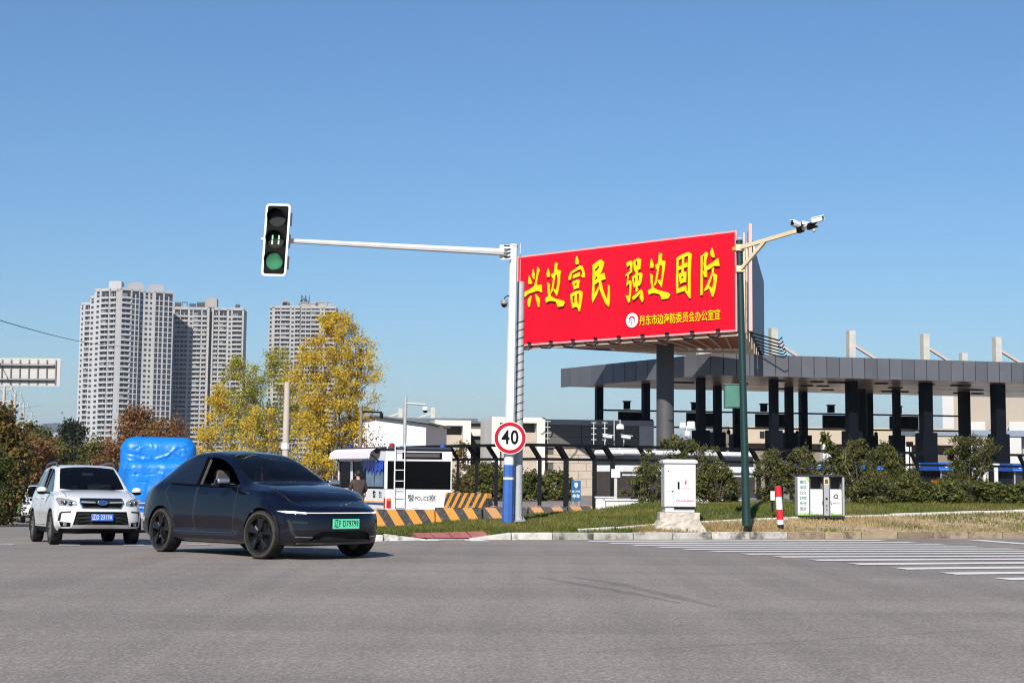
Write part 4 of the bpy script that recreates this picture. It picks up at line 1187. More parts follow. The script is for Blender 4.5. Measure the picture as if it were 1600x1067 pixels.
for px, py, nm in ((950, 682, 'small white bullet camera left of the dome camera on the fence'), (979, 683, 'small white bullet camera right of the dome camera on the fence')):
    q = P(px, py, 56.6); t = thing('bullet_camera', nm, 'camera', q, 0.0, 'bullet cameras on the fence')
    mb = MB(); mb.bar((-0.2, 0, 0.03), (0.16, -0.05, -0.02), 0.12, 0.12); mb.build('housing', WHITE, t, bevel=0.03)
    mb = MB(); mb.bar((-0.22, 0, 0.1), (0.24, -0.05, 0.05), 0.15, 0.02); mb.build('sunshield', WHITE, t)
    mb = MB(); mb.tube([(-0.1, 0.02, -0.03), (-0.1, 0.05, -0.2), (-0.1, 0.25, ZT + 0.03 - q.z)], 0.02, 6); mb.build('bracket', WHITE2, t)
# device on white pole in front of the billboard post
q = P(1072, 680, 80); zg = g(q.x, 80)
t = thing('radar_mast', 'white pole with boxy white sensor heads right of the billboard post', 'sensor mast', (q.x, 80, zg)); h = P(1072, 665, 80).z - zg
MB().lathe([(0.08, 0), (0.07, h)], 10).build('pole', WHITE, t, smooth=True)
for x, z, s_ in ((-0.2, h, 0.34), (0.25, h + 0.02, 0.42), (0.05, h - 0.45, 0.3)):
    mb = MB(); mb.box(x - s_ / 2, x + s_ / 2, -0.25, 0.1, z - s_ / 2, z + s_ / 2); mb.build('sensor_head', WHITE2, t, bevel=0.05)

# parked coach behind the cabinet
q0 = P(972, 720, 74); q1 = P(1180, 720, 79); d = Vector((q1.x - q0.x, q1.y - q0.y, 0)); L = d.length; zg = g(q0.x, 74)
t = thing('parked_coach', 'long white coach with a dark window band parked behind the shrubs', 'coach', (q0.x, q0.y, zg), math.atan2(d.y, d.x)); H = P(1000, 703, 75).z - zg
mb = MB(); mb.box(0, L, 0, 2.4, H - 1.12, H - 0.78); mb.build('lower_body', WHITE, t, bevel=0.04)
mb = MB(); mb.box(0.02, L - 0.02, 0.02, 2.38, 0.35, H - 1.122); mb.build('skirt', M('coach dark skirt', (0.045, 0.034, 0.03), 0.6, var=0.3, scale=1.5), t)
mb = MB(); mb.box(0.02, L - 0.02, -0.01, 0.018, H - 1.3, H - 1.22); mb.build('skirt_line', WHITE, t)
mb = MB(); mb.box(0.1, L - 0.1, 0.04, 2.36, H - 0.782, H - 0.28); mb.build('window_band', BGLASS, t)
mb = MB(); mb.box(0.02, L, 0, 2.4, H - 0.278, H); mb.build('roof', WHITE, t, bevel=0.08)
for x, l_ in ((0.3, 1.2), (4.6, 1.3), (5.9, 0.9)):
    mb = MB(); mb.box(x, x + l_, 0.6, 1.8, H + 0.001, H + 0.22); mb.build('roof_unit', WHITE2, t, bevel=0.06)
mb = MB(); mb.box(1.0, 1.9, -0.06, 0, H - 1.05, H - 0.85); mb.build('tail_lamp', M('coach red lamp', (0.4, 0.01, 0.02), 0.3), t)
for x in (1.2, L - 1.6):
    W_ = Matrix.Translation((x, 0.15, 0.42)) @ Matrix.Rotation(math.pi / 2, 4, 'X'); mb = MB(); mb.lathe([(0.42, -0.14), (0.42, 0.14)], 20, W_); mb.build('wheel', RUBBER, t)
# low white wall and notice board under the shrubs
q0 = P(1020, 790, 47); zg = g(q0.x, 47)
t = thing('low_white_wall', 'low white planter wall under the shrubs', 'wall', (q0.x, 47, zg), A16 * 0.5); h = P(1100, 783, 47).z - zg
for i in range(3):
    mb = MB(); mb.box(i * 1.5 - 1.5, i * 1.5 - 0.02, 0, 0.2, 0, h); mb.build('wall_block', WHITE2, t, bevel=0.015)
mb = MB(); mb.box(-1.55, 3.05, -0.04, 0.24, h + 0.001, h + 0.05); mb.build('coping', WHITE2, t)
q = P(962, 739, 52); zg = g(q.x, 52)
t = thing('notice_board', 'small pale square board on a post right of the fence bend', 'sign', (q.x, 52, zg)); h = q.z - zg
mb = MB(); mb.box(-0.16, 0.16, -0.03, 0, h - 0.16, h + 0.14); mb.build('plate', WHITE2, t, bevel=0.01)
mb = MB(); mb.box(-0.05, 0.05, 0.001, 0.08, 0, h + 0.1); mb.build('post', PALECONC, t)
q = P(945, 790, 50); zg = g(q.x, 50); t = thing('white_bin_box', 'low white box beside the fence post right of the blue sign', 'box', (q.x - 0.3, 50, zg)); h = P(945, 778, 50).z - zg
mb = MB(); mb.box(0, 0.62, 0, 0.4, 0, h); mb.build('body', WHITE2, t, bevel=0.03); mb = MB(); mb.box(-0.03, 0.65, -0.03, 0.43, h + .001, h + 0.05); mb.build('lid', WHITE, t, bevel=0.01)
# floodlight on a post between columns
q = P(1421, 694, 90); zg = g(q.x, 90); t = thing('floodlight', 'black square floodlight on a thin post between canopy columns', 'floodlight', (q.x, 90, zg)); h = q.z - zg
MB().lathe([(0.04, 0), (0.04, h)], 8).build('post', DARKSTEEL, t); mb = MB(); mb.box(-0.2, 0.2, -0.12, 0.05, h - 0.15, h + 0.16); mb.build('lamp', BLACK, t, bevel=0.03)
# ------------------------------------------------------------------ traffic signal
def ground_rel(px, py, Y):
    q = P(px, py, Y); return q
Yp = 33.7
pb = P(793, 820, Yp); ptp = P(803, 384, Yp)
sig = thing('traffic_signal', 'white signal pole with blue foot and long arm holding a green light', 'traffic light', (pb.x, Yp, pb.z - 0.03))
so = Vector(sig.location); Z = lambda px, py, Y: P(px, py, Y) - so
top = Z(803, 384, Yp); lean = Vector((top.x, 0, top.z)); hp = lean.z
at = lambda z: Vector((lean.x * z / hp, 0, z))
zbl = Z(793, 726, Yp).z
zband0 = Z(793, 749, Yp).z; zband1 = Z(793, 745.5, Yp).z
mb = MB(); mb.tube([at(0), at(zband0)], [0.128, 0.122], 8); mb.build('blue_foot', BLUE, sig)
mb = MB(); mb.tube([at(zband0), at(zband1)], [0.124, 0.124], 8); mb.build('white_ring', WHITE, sig)
mb = MB(); mb.tube([at(zband1), at(zbl)], [0.122, 0.118], 8); mb.build('blue_sleeve', BLUE, sig)
mb = MB(); mb.tube([at(zbl), at(hp)], [0.116, 0.088], 8); mb.build('pole', WHITE, sig, smooth=False)
mb = MB(); mb.tube([at(hp - 0.02), at(hp + 0.03)], [0.105, 0.105], 8); mb.build('cap', WHITE2, sig)
mb = MB(); mb.lathe([(0.24, 0), (0.24, 0.03)], 8); mb.build('base_flange', BLUE, sig)
Ys = 31.6
sc_ = P(431.5, 375, Ys - 0.24)
a0 = at(Z(800, 395, Yp).z); a1 = P(452, 376.5, Ys) - so; a2 = P(408, 374, Ys) - so
mb = MB(); mb.tube([a0 + (a1 - a0).normalized() * 0.2, a1], [0.085, 0.05], 8); mb.build('arm', WHITE, sig)
mb = MB(); mb.tube([a1, a2], [0.038, 0.034], 8); mb.build('arm_tip', WHITE2, sig)
mb = MB(); da = (a1 - a0).normalized()
for k in (0.14, 0.19): mb.bar(a0 + da * k - Vector((0, 0, 0.17)), a0 + da * k + Vector((0, 0, 0.17)), 0.3, 0.02, up=(0, 1, 0))
mb.bar(a0 - Vector((0, 0, 0.13)), a0 + da * 0.15 - Vector((0, 0, 0.13)), 0.05); mb.bar(a0 + Vector((0, 0, 0.13)), a0 + da * 0.15 + Vector((0, 0, 0.13)), 0.05)
mb.build('arm_flange', WHITE2, sig)
mb = MB()
for sx in (-0.12, 0.12):
    for sz in (-0.13, -0.04, 0.05, 0.13): mb.bar(a0 + da * 0.1 + Vector((0, sx, sz)), a0 + da * 0.24 + Vector((0, sx, sz)), 0.025)
mb.build('bolt', DARKSTEEL, sig)['kind'] = 'stuff'
# signal head
head = bpy.data.objects.new('signal_head', None); COL.objects.link(head); head.parent = sig
head.location = sc_ - so; head.rotation_euler = (math.radians(-2), math.radians(2.2), math.radians(-8))
HW, HH = 0.235, 0.745
bk = MB()
def rrect(w_, h_, r, y, n=5):
    pts = []
    for cx, cz, a_ in ((w_ - r, h_ - r, 0), (-w_ + r, h_ - r, 90), (-w_ + r, -h_ + r, 180), (w_ - r, -h_ + r, 270)):
        for i in range(n + 1):
            t = math.radians(a_ + 90 * i / n); pts.append((cx + r * math.cos(t), y, cz + r * math.sin(t)))
    return pts
def ring_prism(mb, o_, i_, dy):
    n = len(o_); vs = [Vector(p) for p in o_] + [Vector(p) for p in i_]; vs += [v + Vector((0, dy, 0)) for v in vs[:]]
    fs = []
    for k in range(n):
        j = (k + 1) % n
        fs += [(k, j, n + j, n + k), (2 * n + k, 3 * n + k, 3 * n + j, 2 * n + j), (k, 2 * n + k, 2 * n + j, j), (n + k, n + j, 3 * n + j, 3 * n + k)]
    mb.add(vs, fs)
mb = MB(); mb.prism(rrect(HW, HH, 0.05, 0.0), (0, 0.16, 0)); bx = mb.build('housing', BLACK, head)
mb = MB(); ring_prism(mb, rrect(HW + 0.042, HH + 0.042, 0.08, -0.012), rrect(HW - 0.004, HH - 0.004, 0.05, -0.012), 0.03); mb.build('white_border', WHITE, head)
LENS = M('unlit lens', (0.004, 0.005, 0.0045), 0.4, bump=0.3, bscale=120, spec=0.2)
GREENL = emis('green led', (0.25, 0.95, 0.5), 1.1)
GREENB = M('green lens backing', (0.002, 0.04, 0.02), 0.3, spec=0.2)
DIG = emis('countdown led', (0.4, 1.0, 0.42), 0.95)
RX = Matrix.Rotation(math.pi / 2, 4, 'X')
for k, z in enumerate((0.47, 0.0, -0.47)):
    mb = MB(); mb.lathe([(0.185, 0.0), (0.185, 0.03)], 28, Matrix.Translation((0, 0.02, z)) @ RX)
    ln = mb.build('lens', GREENB if k == 2 else LENS, head)
    # open-bottomed visor
    mb = MB(); n = 22; t0, t1 = math.radians(-35), math.radians(215)
    vs = []
    for i in range(n + 1):
        t = t0 + (t1 - t0) * i / n; d_ = 0.24 * (0.35 + 0.65 * max(0, math.sin(t)) ** 0.6) if math.sin(t) > 0 else 0.24 * 0.35 * (1 + math.sin(t))
        for r_ in (0.2, 0.208):
            vs += [(r_ * math.cos(t), 0, z + r_ * math.sin(t)), (r_ * math.cos(t), -d_, z + r_ * math.sin(t) - d_ * 0.1)]
    fs = []
    for i in range(n):
        o = 4 * i
        fs += [(o, o + 1, o + 5, o + 4), (o + 2, o + 6, o + 7, o + 3), (o + 1, o + 3, o + 7, o + 5)]
    mb.add(vs, fs); mb.build('visor', BLACK, head)
    if k == 2:
        mb = MB(); rr = random.Random(1)
        for ring in range(5):
            for i in range(max(1, ring * 5)):
                t = 2 * math.pi * i / max(1, ring * 5) + ring; r_ = ring * 0.041 + rr.uniform(-.005, .005)
                mb.ellip((r_ * math.cos(t), -0.012, z + r_ * math.sin(t)), (0.0095, 0.004, 0.0095), 6, 4)
        mb.build('led_dots', GREENL, ln, recalc=False)['kind'] = 'stuff'
    if k == 1:
        for x in (-0.078, 0.062):
            for zz_ in (0.055, -0.055):
                mb = MB(); mb.box(x - 0.013, x + 0.013, -0.022, -0.012, z + zz_ - 0.043, z + zz_ + 0.043); mb.build('digit_bar', DIG, ln)
# back boxes of each aspect, seen at the side
mb = MB()
for z in (0.47, 0, -0.47): mb.box(HW - 0.06, HW + 0.045, 0.02, 0.14, z - 0.14, z + 0.14)
mb.build('side_hinge', M('grey hinge', (0.3, 0.3, 0.32), 0.5), head)
# speed sign on the same pole
sg = P(797, 684, Yp - 0.18)
sgn = thing('speed_limit_sign', 'round red-rimmed 40 speed limit sign on the signal pole', 'road sign', sg, math.radians(3))
FRX = Matrix.Rotation(math.pi / 2, 4, 'X')
mb = MB(); mb.lathe([(0.37, -0.012), (0.37, 0.0)], 48, FRX); mb.build('plate', WHITE, sgn)
mb = MB(); mb.lathe([(0.352, 0.001), (0.352, 0.005), (0.272, 0.005), (0.272, 0.001)], 48, FRX, closed=True); mb.build('red_rim', M('sign red', (0.38, 0.004, 0.014), 0.5, spec=0.2), sgn)
me = text_mesh('40', 0.43, 0.002, 0.84, 0.010, space=1.12); me.transform(Matrix.Translation((0, -0.006, 0.0)))
mk('numerals', me, INK, sgn)
mb = MB(); mb.box(-0.1, 0.1, 0.013, 0.05, -0.05, -0.01); mb.box(-0.1, 0.1, 0.013, 0.05, 0.1, 0.14); mb.build('clamp', STEEL, sgn)
# dome camera on the signal pole
q = P(788, 474, Yp - 0.05)
dome('dome_camera', 'grey dome camera hanging on the left of the white signal pole', q, 0.085, 0, rodpath=[(0, 0, 0.09), (0.02, 0, 0.15), (0.17, 0.04, 0.2)], body=M('grey camera shell', (0.2, 0.2, 0.2), 0.5), parent_mat=DARKSTEEL)
# grey banded pole with antenna right behind
Yg = 33.98
q = P(809, 811, Yg); qt = P(814, 437, Yg)
t = thing('grey_pole', 'grey steel pole wrapped by a spiral cable, whip antenna on top, behind the signal pole', 'pole', (q.x, Yg, q.z - 0.05)); h = qt.z - q.z; dx = qt.x - q.x
mb = MB(); mb.tube([(0, 0, 0.03), (dx, 0, h)], [0.1, 0.082], 16); mb.build('shaft', STEEL, t, smooth=True)
mb = MB(); pts = []
zs0, zs1 = P(814, 662, Yg).z - q.z, P(814, 497, Yg).z - q.z
N = 13
for i in range(N * 14 + 1):
    z = zs0 + (zs1 - zs0) * i / (N * 14); a_ = 2 * math.pi * i / 14; pts.append((dx * z / h + 0.094 * math.cos(a_), 0.094 * math.sin(a_), z))
mb.tube(pts, 0.009, 5); mb.build('spiral_cable', DARKSTEEL, t, smooth=True)
mb = MB(); mb.tube([(dx - 0.03, 0, h), (dx - 0.02, 0, h + 0.9)], [0.014, 0.006], 6); mb.build('antenna', M('antenna white', (0.7, 0.66, 0.66), 0.5), t)
mb = MB(); mb.lathe([(0.2, 0), (0.2, 0.025)], 16); mb.build('base_plate', STEEL, t)
for k in range(4):
    a_ = k * math.pi / 2 + 0.5; mb = MB(); mb.prism([(0.1 * math.cos(a_), 0.1 * math.sin(a_), 0.026), (0.19 * math.cos(a_), 0.19 * math.sin(a_), 0.026), (0.1 * math.cos(a_), 0.1 * math.sin(a_), 0.2)], (0.012 * -math.sin(a_), 0.012 * math.cos(a_), 0)); mb.build('gusset', STEEL, t)

# ------------------------------------------------------------------ green camera pole
Yq = 33.3
q = P(1166.5, 818, Yq); qt = P(1155, 377, Yq)
t = thing('camera_pole', 'dark green pole with cream bracket arm carrying two traffic cameras', 'camera pole', (q.x, Yq, q.z - 0.04)); o = Vector(t.location)
tp = qt - o; tp.y = 0; hh = tp.z
atq = lambda z: Vector((tp.x * z / hh, 0, z))
zj = P(1162, 737, Yq).z - o.z
mb = MB(); mb.tube([atq(0), atq(zj)], [0.098, 0.09], 20); mb.build('lower_shaft', DGREEN, t, smooth=True)
mb = MB(); mb.tube([atq(zj - 0.03), atq(zj + 0.03)], [0.096, 0.094], 20); mb.build('joint_ring', DGREEN, t, smooth=True)
mb = MB(); mb.tube([atq(zj), atq(hh)], [0.086, 0.075], 20); mb.build('upper_shaft', DGREEN, t, smooth=True)
mb = MB(); mb.tube([atq(hh), atq(hh + 0.02)], [0.08, 0.08], 20); mb.build('cap', DGREEN, t)
z1 = P(1156, 388, Yq).z - o.z; z2 = P(1157, 421, Yq).z - o.z
e_ = P(1245, 361, Yq - 1.2) - o
for z in (z1, z2):
    c = atq(z); mb = MB(); mb.box(c.x - 0.1, c.x + 0.1, -0.12, 0.1, z - 0.075, z + 0.075); mb.build('clamp_plate', CREAM, t, bevel=0.008)
arm0 = atq(z1) + Vector((0.02, -0.1, 0))
mb = MB(); mb.bar(arm0, e_, 0.075, 0.085); ar = mb.build('arm', CREAM, t)
mid = arm0.lerp(e_, 0.43)
mb = MB(); mb.bar(atq(z2) + Vector((0.02, -0.1, 0)), mid + Vector((0, 0, -0.03)), 0.07, 0.075); mb.build('brace', CREAM, t)
for f in (0.1, 0.24):
    a_ = arm0.lerp(e_, f); b_ = (atq(z2) + Vector((0.02, -0.1, 0))).lerp(mid, f / 0.43); mb = MB(); mb.bar(a_ - Vector((0, 0, 0.03)), b_, 0.045); mb.build('strut', CREAM, t)
e2_ = P(1276, 350, Yq - 1.6) - o
mb = MB(); mb.bar(e_, e2_, 0.06, 0.07); mb.build('arm_extension', CREAM, t)
mb = MB(); mb.bar(e_.lerp(e2_, 0.05), e_.lerp(e2_, 0.3), 0.1, 0.12); mb.bar(e_.lerp(e2_, 0.55), e_.lerp(e2_, 0.98), 0.09, 0.13); mb.build('mount_block', BLACK, t)
def cctv(label, c, L, yaw, pitch, mount):
    t2 = thing('traffic_camera', label, 'camera', c, yaw, 'traffic cameras on the cream arm'); R_ = Matrix.Rotation(pitch, 4, 'Y')
    mb = MB(); mb.box(-L / 2, L / 2, -0.055, 0.055, -0.05, 0.05, R_); mb.build('housing', WHITE2, t2, bevel=0.012)
    mb = MB(); mb.box(-L / 2 - 0.05, L / 2 - 0.02, -0.068, 0.068, 0.052, 0.066, R_); mb.box(-L / 2 - 0.05, L / 2 - 0.02, -0.068, -0.06, -0.01, 0.052, R_); mb.build('sunshield', WHITE, t2)
    mb = MB(); mb.box(-L / 2 - 0.012, -L / 2 - 0.001, -0.045, 0.045, -0.042, 0.042, R_); mb.build('lens_window', BLACK, t2)
    mb = MB(); mb.bar((0.03, 0, -0.04), (0.03, 0, mount), 0.05); mb.build('bracket', DARKSTEEL, t2)
qc = P(1245, 352, Yq - 1.2); cctv('white box camera nearer the pole on the cream arm', qc, 0.26, math.radians(35), math.radians(14), -0.12)
qc = P(1276, 344, Yq - 1.6); cctv('white box camera at the very end of the cream arm', qc, 0.24, math.radians(168), math.radians(12), -0.1)
qc = P(1259, 352, Yq - 1.4); cctv('small dark-sided camera between the two white ones on the cream arm', qc, 0.16, math.radians(20), math.radians(6), -0.06)
mb = MB(); c = P(1272, 360, Yq - 1.6) - o; mb.ellip(c, (0.04, 0.04, 0.045), 10, 8); mb.build('flash_bulb', STEEL, t, smooth=True)
# green cabinet strapped to the pole
q0 = P(1133, 600, Yq - 0.02); q1 = P(1168, 637, Yq - 0.02)
t2 = thing('pole_cabinet', 'flat green equipment box strapped high on the dark green pole', 'equipment box', (P(1150, 618, Yq).x + 0.02, Yq + 0.02, q1.z)); h = q0.z - q1.z
mb = MB(); mb.box(-0.25, 0.2, 0.1, 0.34, 0, h); mb.build('body', MGREEN, t2, bevel=0.012)
mb = MB(); mb.box(-0.235, 0.185, 0.088, 0.098, 0.02, h - 0.02); mb.build('door', MGREEN, t2, bevel=0.004)
mb = MB(); mb.box(-0.27, 0.22, 0.08, 0.36, h + 0.001, h + 0.02); mb.build('rain_hood', MGREEN, t2)
mb = MB(); mb.bar((0.1, 0.0, 0.1), (0.1, 0.12, 0.1), 0.06); mb.bar((0.1, 0.0, h - 0.1), (0.1, 0.12, h - 0.1), 0.06); mb.build('bracket', STEEL, t2)
t3 = thing('warning_beacon', 'small orange lamp on the dark green pole beside the red board', 'lamp', P(1148, 389, Yq - 0.05)); mb = MB(); mb.box(-0.06, 0.06, -0.05, 0.05, -0.04, 0.04); mb.build('lens', M('orange lens', (0.75, 0.28, 0.01), 0.3), t3, bevel=0.015); mb = MB(); mb.bar((0.03, 0, 0), (0.1, 0.02, 0), 0.03); mb.build('bracket', DARKSTEEL, t3)

# ------------------------------------------------------------------ electrical cabinet on its plinth
Yc = 33.55
q = P(1060, 823, Yc); pz = P(1060, 800, Yc).z
GREYW = M('cabinet grey white', (0.52, 0.52, 0.535), 0.42, var=0.03, scale=3, dirt=((0.5, 0.47, 0.43), 0.25, 2.5))
s_ = Yc / FPX
pl = thing('cabinet_plinth', 'rough cracked concrete plinth under the white electrical cabinet', 'plinth', (q.x, Yc, q.z - 0.02))
hpl = pz - q.z + 0.02
rb = random.Random(8)
def rough_block(mb, w0, w1, d0, d1, z0, z1, n=9, j=0.02):
    """battered concrete block with uneven faces"""
    rows = []
    for k in range(5):
        f = k / 4; z = z0 + (z1 - z0) * f; W_ = w0 + (w1 - w0) * f; D_ = d0 + (d1 - d0) * f; ring = []
        for (x0, y0, x1, y1) in ((-1, -1, 1, -1), (1, -1, 1, 1), (1, 1, -1, 1), (-1, 1, -1, -1)):
            for i in range(n):
                u = i / n; ring.append((W_ * (x0 + (x1 - x0) * u) + rb.uniform(-j, j), D_ * (y0 + (y1 - y0) * u) + rb.uniform(-j, j), z + (rb.uniform(-j, j) if k < 4 else rb.uniform(-j * .3, j * .3))))
        rows.append(ring)
    N_ = 4 * n; vs = [v for r_ in rows for v in r_]
    fs = [(k * N_ + i, k * N_ + (i + 1) % N_, (k + 1) * N_ + (i + 1) % N_, (k + 1) * N_ + i) for k in range(4) for i in range(N_)]
    fs += [tuple(range(N_ - 1, -1, -1)), tuple(4 * N_ + i for i in range(N_))]
    mb.add(vs, fs)
OLDC = M('battered concrete', (0.42, 0.38, 0.33), 0.9, var=0.25, scale=5, bump=0.8, bscale=35, dirt=((0.2, 0.15, 0.11), 0.8, 3))
mb = MB(); rough_block(mb, 0.45, 0.445, 0.3, 0.3, hpl * 0.45, hpl, 9, 0.008); mb.build('upper_block', OLDC, pl)
mb = MB(); rough_block(mb, 0.6, 0.46, 0.42, 0.34, -0.1, hpl * 0.47, 9, 0.025); mb.build('footing', OLDC, pl)
cb = thing('electrical_cabinet', 'white electrical cabinet with red lightning mark standing on concrete plinth', 'electrical cabinet', (q.x, Yc, pz + 0.003), math.radians(2))
hc = P(1060, 718, Yc).z - pz
mb = MB(); mb.box(-0.33, 0.33, -0.24, 0.24, 0, 0.115); mb.build('base_frame', GREYW, cb, bevel=0.006)
mb = MB(); mb.box(-0.355, 0.355, -0.28, 0.27, 0.118, hc - 0.09); mb.build('body', GREYW, cb, bevel=0.008)
mb = MB(); mb.box(-0.14, 0.335, -0.275, -0.27, 0.075, 0.117); mb.build('shadow_gap', BLACK, cb)
mb = MB(); mb.box(-0.135, 0.345, -0.296, -0.281, 0.13, hc - 0.11); mb.build('door', GREYW, cb, bevel=0.004)
mb = MB(); mb.box(-0.345, -0.142, -0.294, -0.281, 0.13, hc - 0.11); mb.build('side_door', GREYW, cb, bevel=0.004)
mb = MB(); mb.prism([(-0.39, -0.33, hc - 0.09), (0.39, -0.33, hc - 0.09), (0.39, -0.33, hc - 0.03), (0.33, -0.33, hc), (-0.33, -0.33, hc), (-0.39, -0.33, hc - 0.03)], (0, 0.64, 0)); mb.build('roof', GREYW, cb, bevel=0.008)
mb = MB(); mb.box(-0.06, -0.02, -0.315, -0.297, 0.52, 0.68); hd = mb.build('handle', BLACK, cb, bevel=0.004)
for (x, z, r_) in ((-0.265, 0.92, 0.012), (-0.17, 0.47, 0.016)):
    mb = MB(); mb.lathe([(r_, 0), (r_, 0.008)], 12, Matrix.Translation((x, -0.294, z)) @ FRX); mb.build('keyhole', INK, cb)
mb = MB(); mb.box(-0.32, -0.175, -0.2965, -0.2945, 0.468, 0.473); mb.box(-0.27, -0.19, -0.2965, -0.2945, 0.83, 0.834)
mb.tube([(-0.17, -0.297, 0.46), (-0.165, -0.297, 0.36), (-0.14, -0.297, 0.28), (-0.15, -0.297, 0.22)], 0.003, 5); mb.build('scratch', M('grey scratch', (0.25, 0.25, 0.25), 0.7), cb)
CRED = M('cabinet red print', (0.45, 0.03, 0.08), 0.5); CPINK = M('faded red print', (0.72, 0.40, 0.42), 0.5)
bolt = [(0.012, 0.075), (0.03, 0.075), (0.018, 0.02), (0.035, 0.022), (-0.012, -0.07), (-0.002, -0.015), (-0.026, -0.016)]
mb = MB(); mb.prism([(0.115 + x * 1.0, -0.2962, 0.655 + z) for x, z in bolt], (0, -0.002, 0)); mb.build('lightning_mark', CRED, cb)
text('有电危险', 0.055, CPINK, cb, (0.115, -0.2968, 0.53), 0, 'lettering', offset=0.001)
text('丹东市公安局交通警察支队', 0.034, CRED, cb, (0.11, -0.2968, 0.255), 0, 'lettering', offset=0.0008)

# ------------------------------------------------------------------ red and white bollard
q = P(1219.5, 818.5, 33.9)
t = thing('bollard', 'leaning red and white banded bollard left of the twin litter bin', 'bollard', (q.x, 33.9, q.z - 0.01)); t.rotation_euler = (0, math.radians(-3.5), 0)
hb = (818.5 - 760) * 33.9 / FPX
zz0 = 0
for i, (f, mt) in enumerate(((0.13, WHITE), (0.27, RED), (0.33, WHITE), (0.27, RED))):
    mb = MB(); mb.lathe([(0.075, zz0), (0.074, zz0 + hb * f)], 20); mb.build('band', mt, t, smooth=True); zz0 += hb * f
MB().lathe([(0.073, zz0), (0.06, zz0 + 0.015)], 20).build('cap', RED, t)
q = P(1207, 800, 35.4)
t = thing('marker_post', 'thin dark post with white plate behind the red and white bollard', 'post', (q.x, 35.4, q.z)); mb = MB(); mb.box(-0.02, 0.02, -0.02, 0.02, 0, 0.62); mb.build('post', DARKSTEEL, t); mb = MB(); mb.box(-0.05, 0.05, -0.032, -0.022, 0.28, 0.5); mb.build('plate', WHITE2, t)

# ------------------------------------------------------------------ twin litter bin
Yt = 36.0
q = P(1281, 808, Yt); sB = Yt / FPX; zb_ = q.z
bn = thing('litter_bin', 'twin grey litter bin with white recycling panels on the grass edge', 'litter bin', (q.x, Yt, zb_), math.radians(-3))
Wb = 36 * sB; Hb = 64 * sB
BG = M('bin grey', (0.33, 0.33, 0.35), 0.4, 0.3, var=0.06); BD = M('bin charcoal', (0.015, 0.015, 0.018), 0.5); BW = M('bin white panel', (0.56, 0.56, 0.57), 0.4, var=0.03); BGR = M('bin grass print', (0.2, 0.42, 0.06), 0.5, var=0.4, scale=14); BTX = M('bin green text', (0.05, 0.17, 0.14), 0.5)
X = lambda px: (px - 1281) * sB
Zb = lambda py: (808 - py) * sB
mb = MB(); mb.box(X(1250), X(1316), -0.22, 0.24, 0.0, 0.045); mb.build('base', BD, bn)
mb = MB(); mb.box(X(1246), X(1317), -0.27, 0.29, Zb(745.5), Zb(742)); mb.build('roof', BD, bn, bevel=0.01)
mb = MB(); mb.box(X(1245), X(1262.5), -0.25, 0.25, 0.046, Zb(745.6)); sp_ = mb.build('side_cabinet', BW, bn, bevel=0.006)
mb = MB(); mb.box(X(1313.5), X(1316.5), -0.25, 0.25, 0.046, Zb(745.6)); mb.build('end_post', BG, bn)
mb = MB(); mb.box(X(1263), X(1313), 0.2, 0.25, 0.046, Zb(745.6)); mb.build('back_panel', BD, bn)
mb = MB(); mb.box(X(1285), X(1293), -0.26, 0.2, 0.046, Zb(745.7)); ctr = mb.build('centre_post', BG, bn, bevel=0.004)
mb = MB(); mb.box(X(1285.6), X(1292.4), -0.268, -0.261, Zb(758), Zb(747.5)); mb.build('ashtray_frame', CREAM, ctr); mb = MB(); mb.box(X(1286.6), X(1291.4), -0.274, -0.269, Zb(756), Zb(749)); mb.build('ashtray', M('brown ashtray', (0.08, 0.05, 0.035), 0.5), ctr)
mb = MB(); mb.lathe([(1.7 * sB, 0), (1.7 * sB, 0.006)], 16, Matrix.Translation((X(1289), -0.261, Zb(779))) @ FRX); mb.build('lock_hole', INK, ctr)
text('烟', 0.05, INK, ctr, (X(1289), -0.2625, Zb(790)), 0); text('灰', 0.05, INK, ctr, (X(1289), -0.2625, Zb(796)), 0)
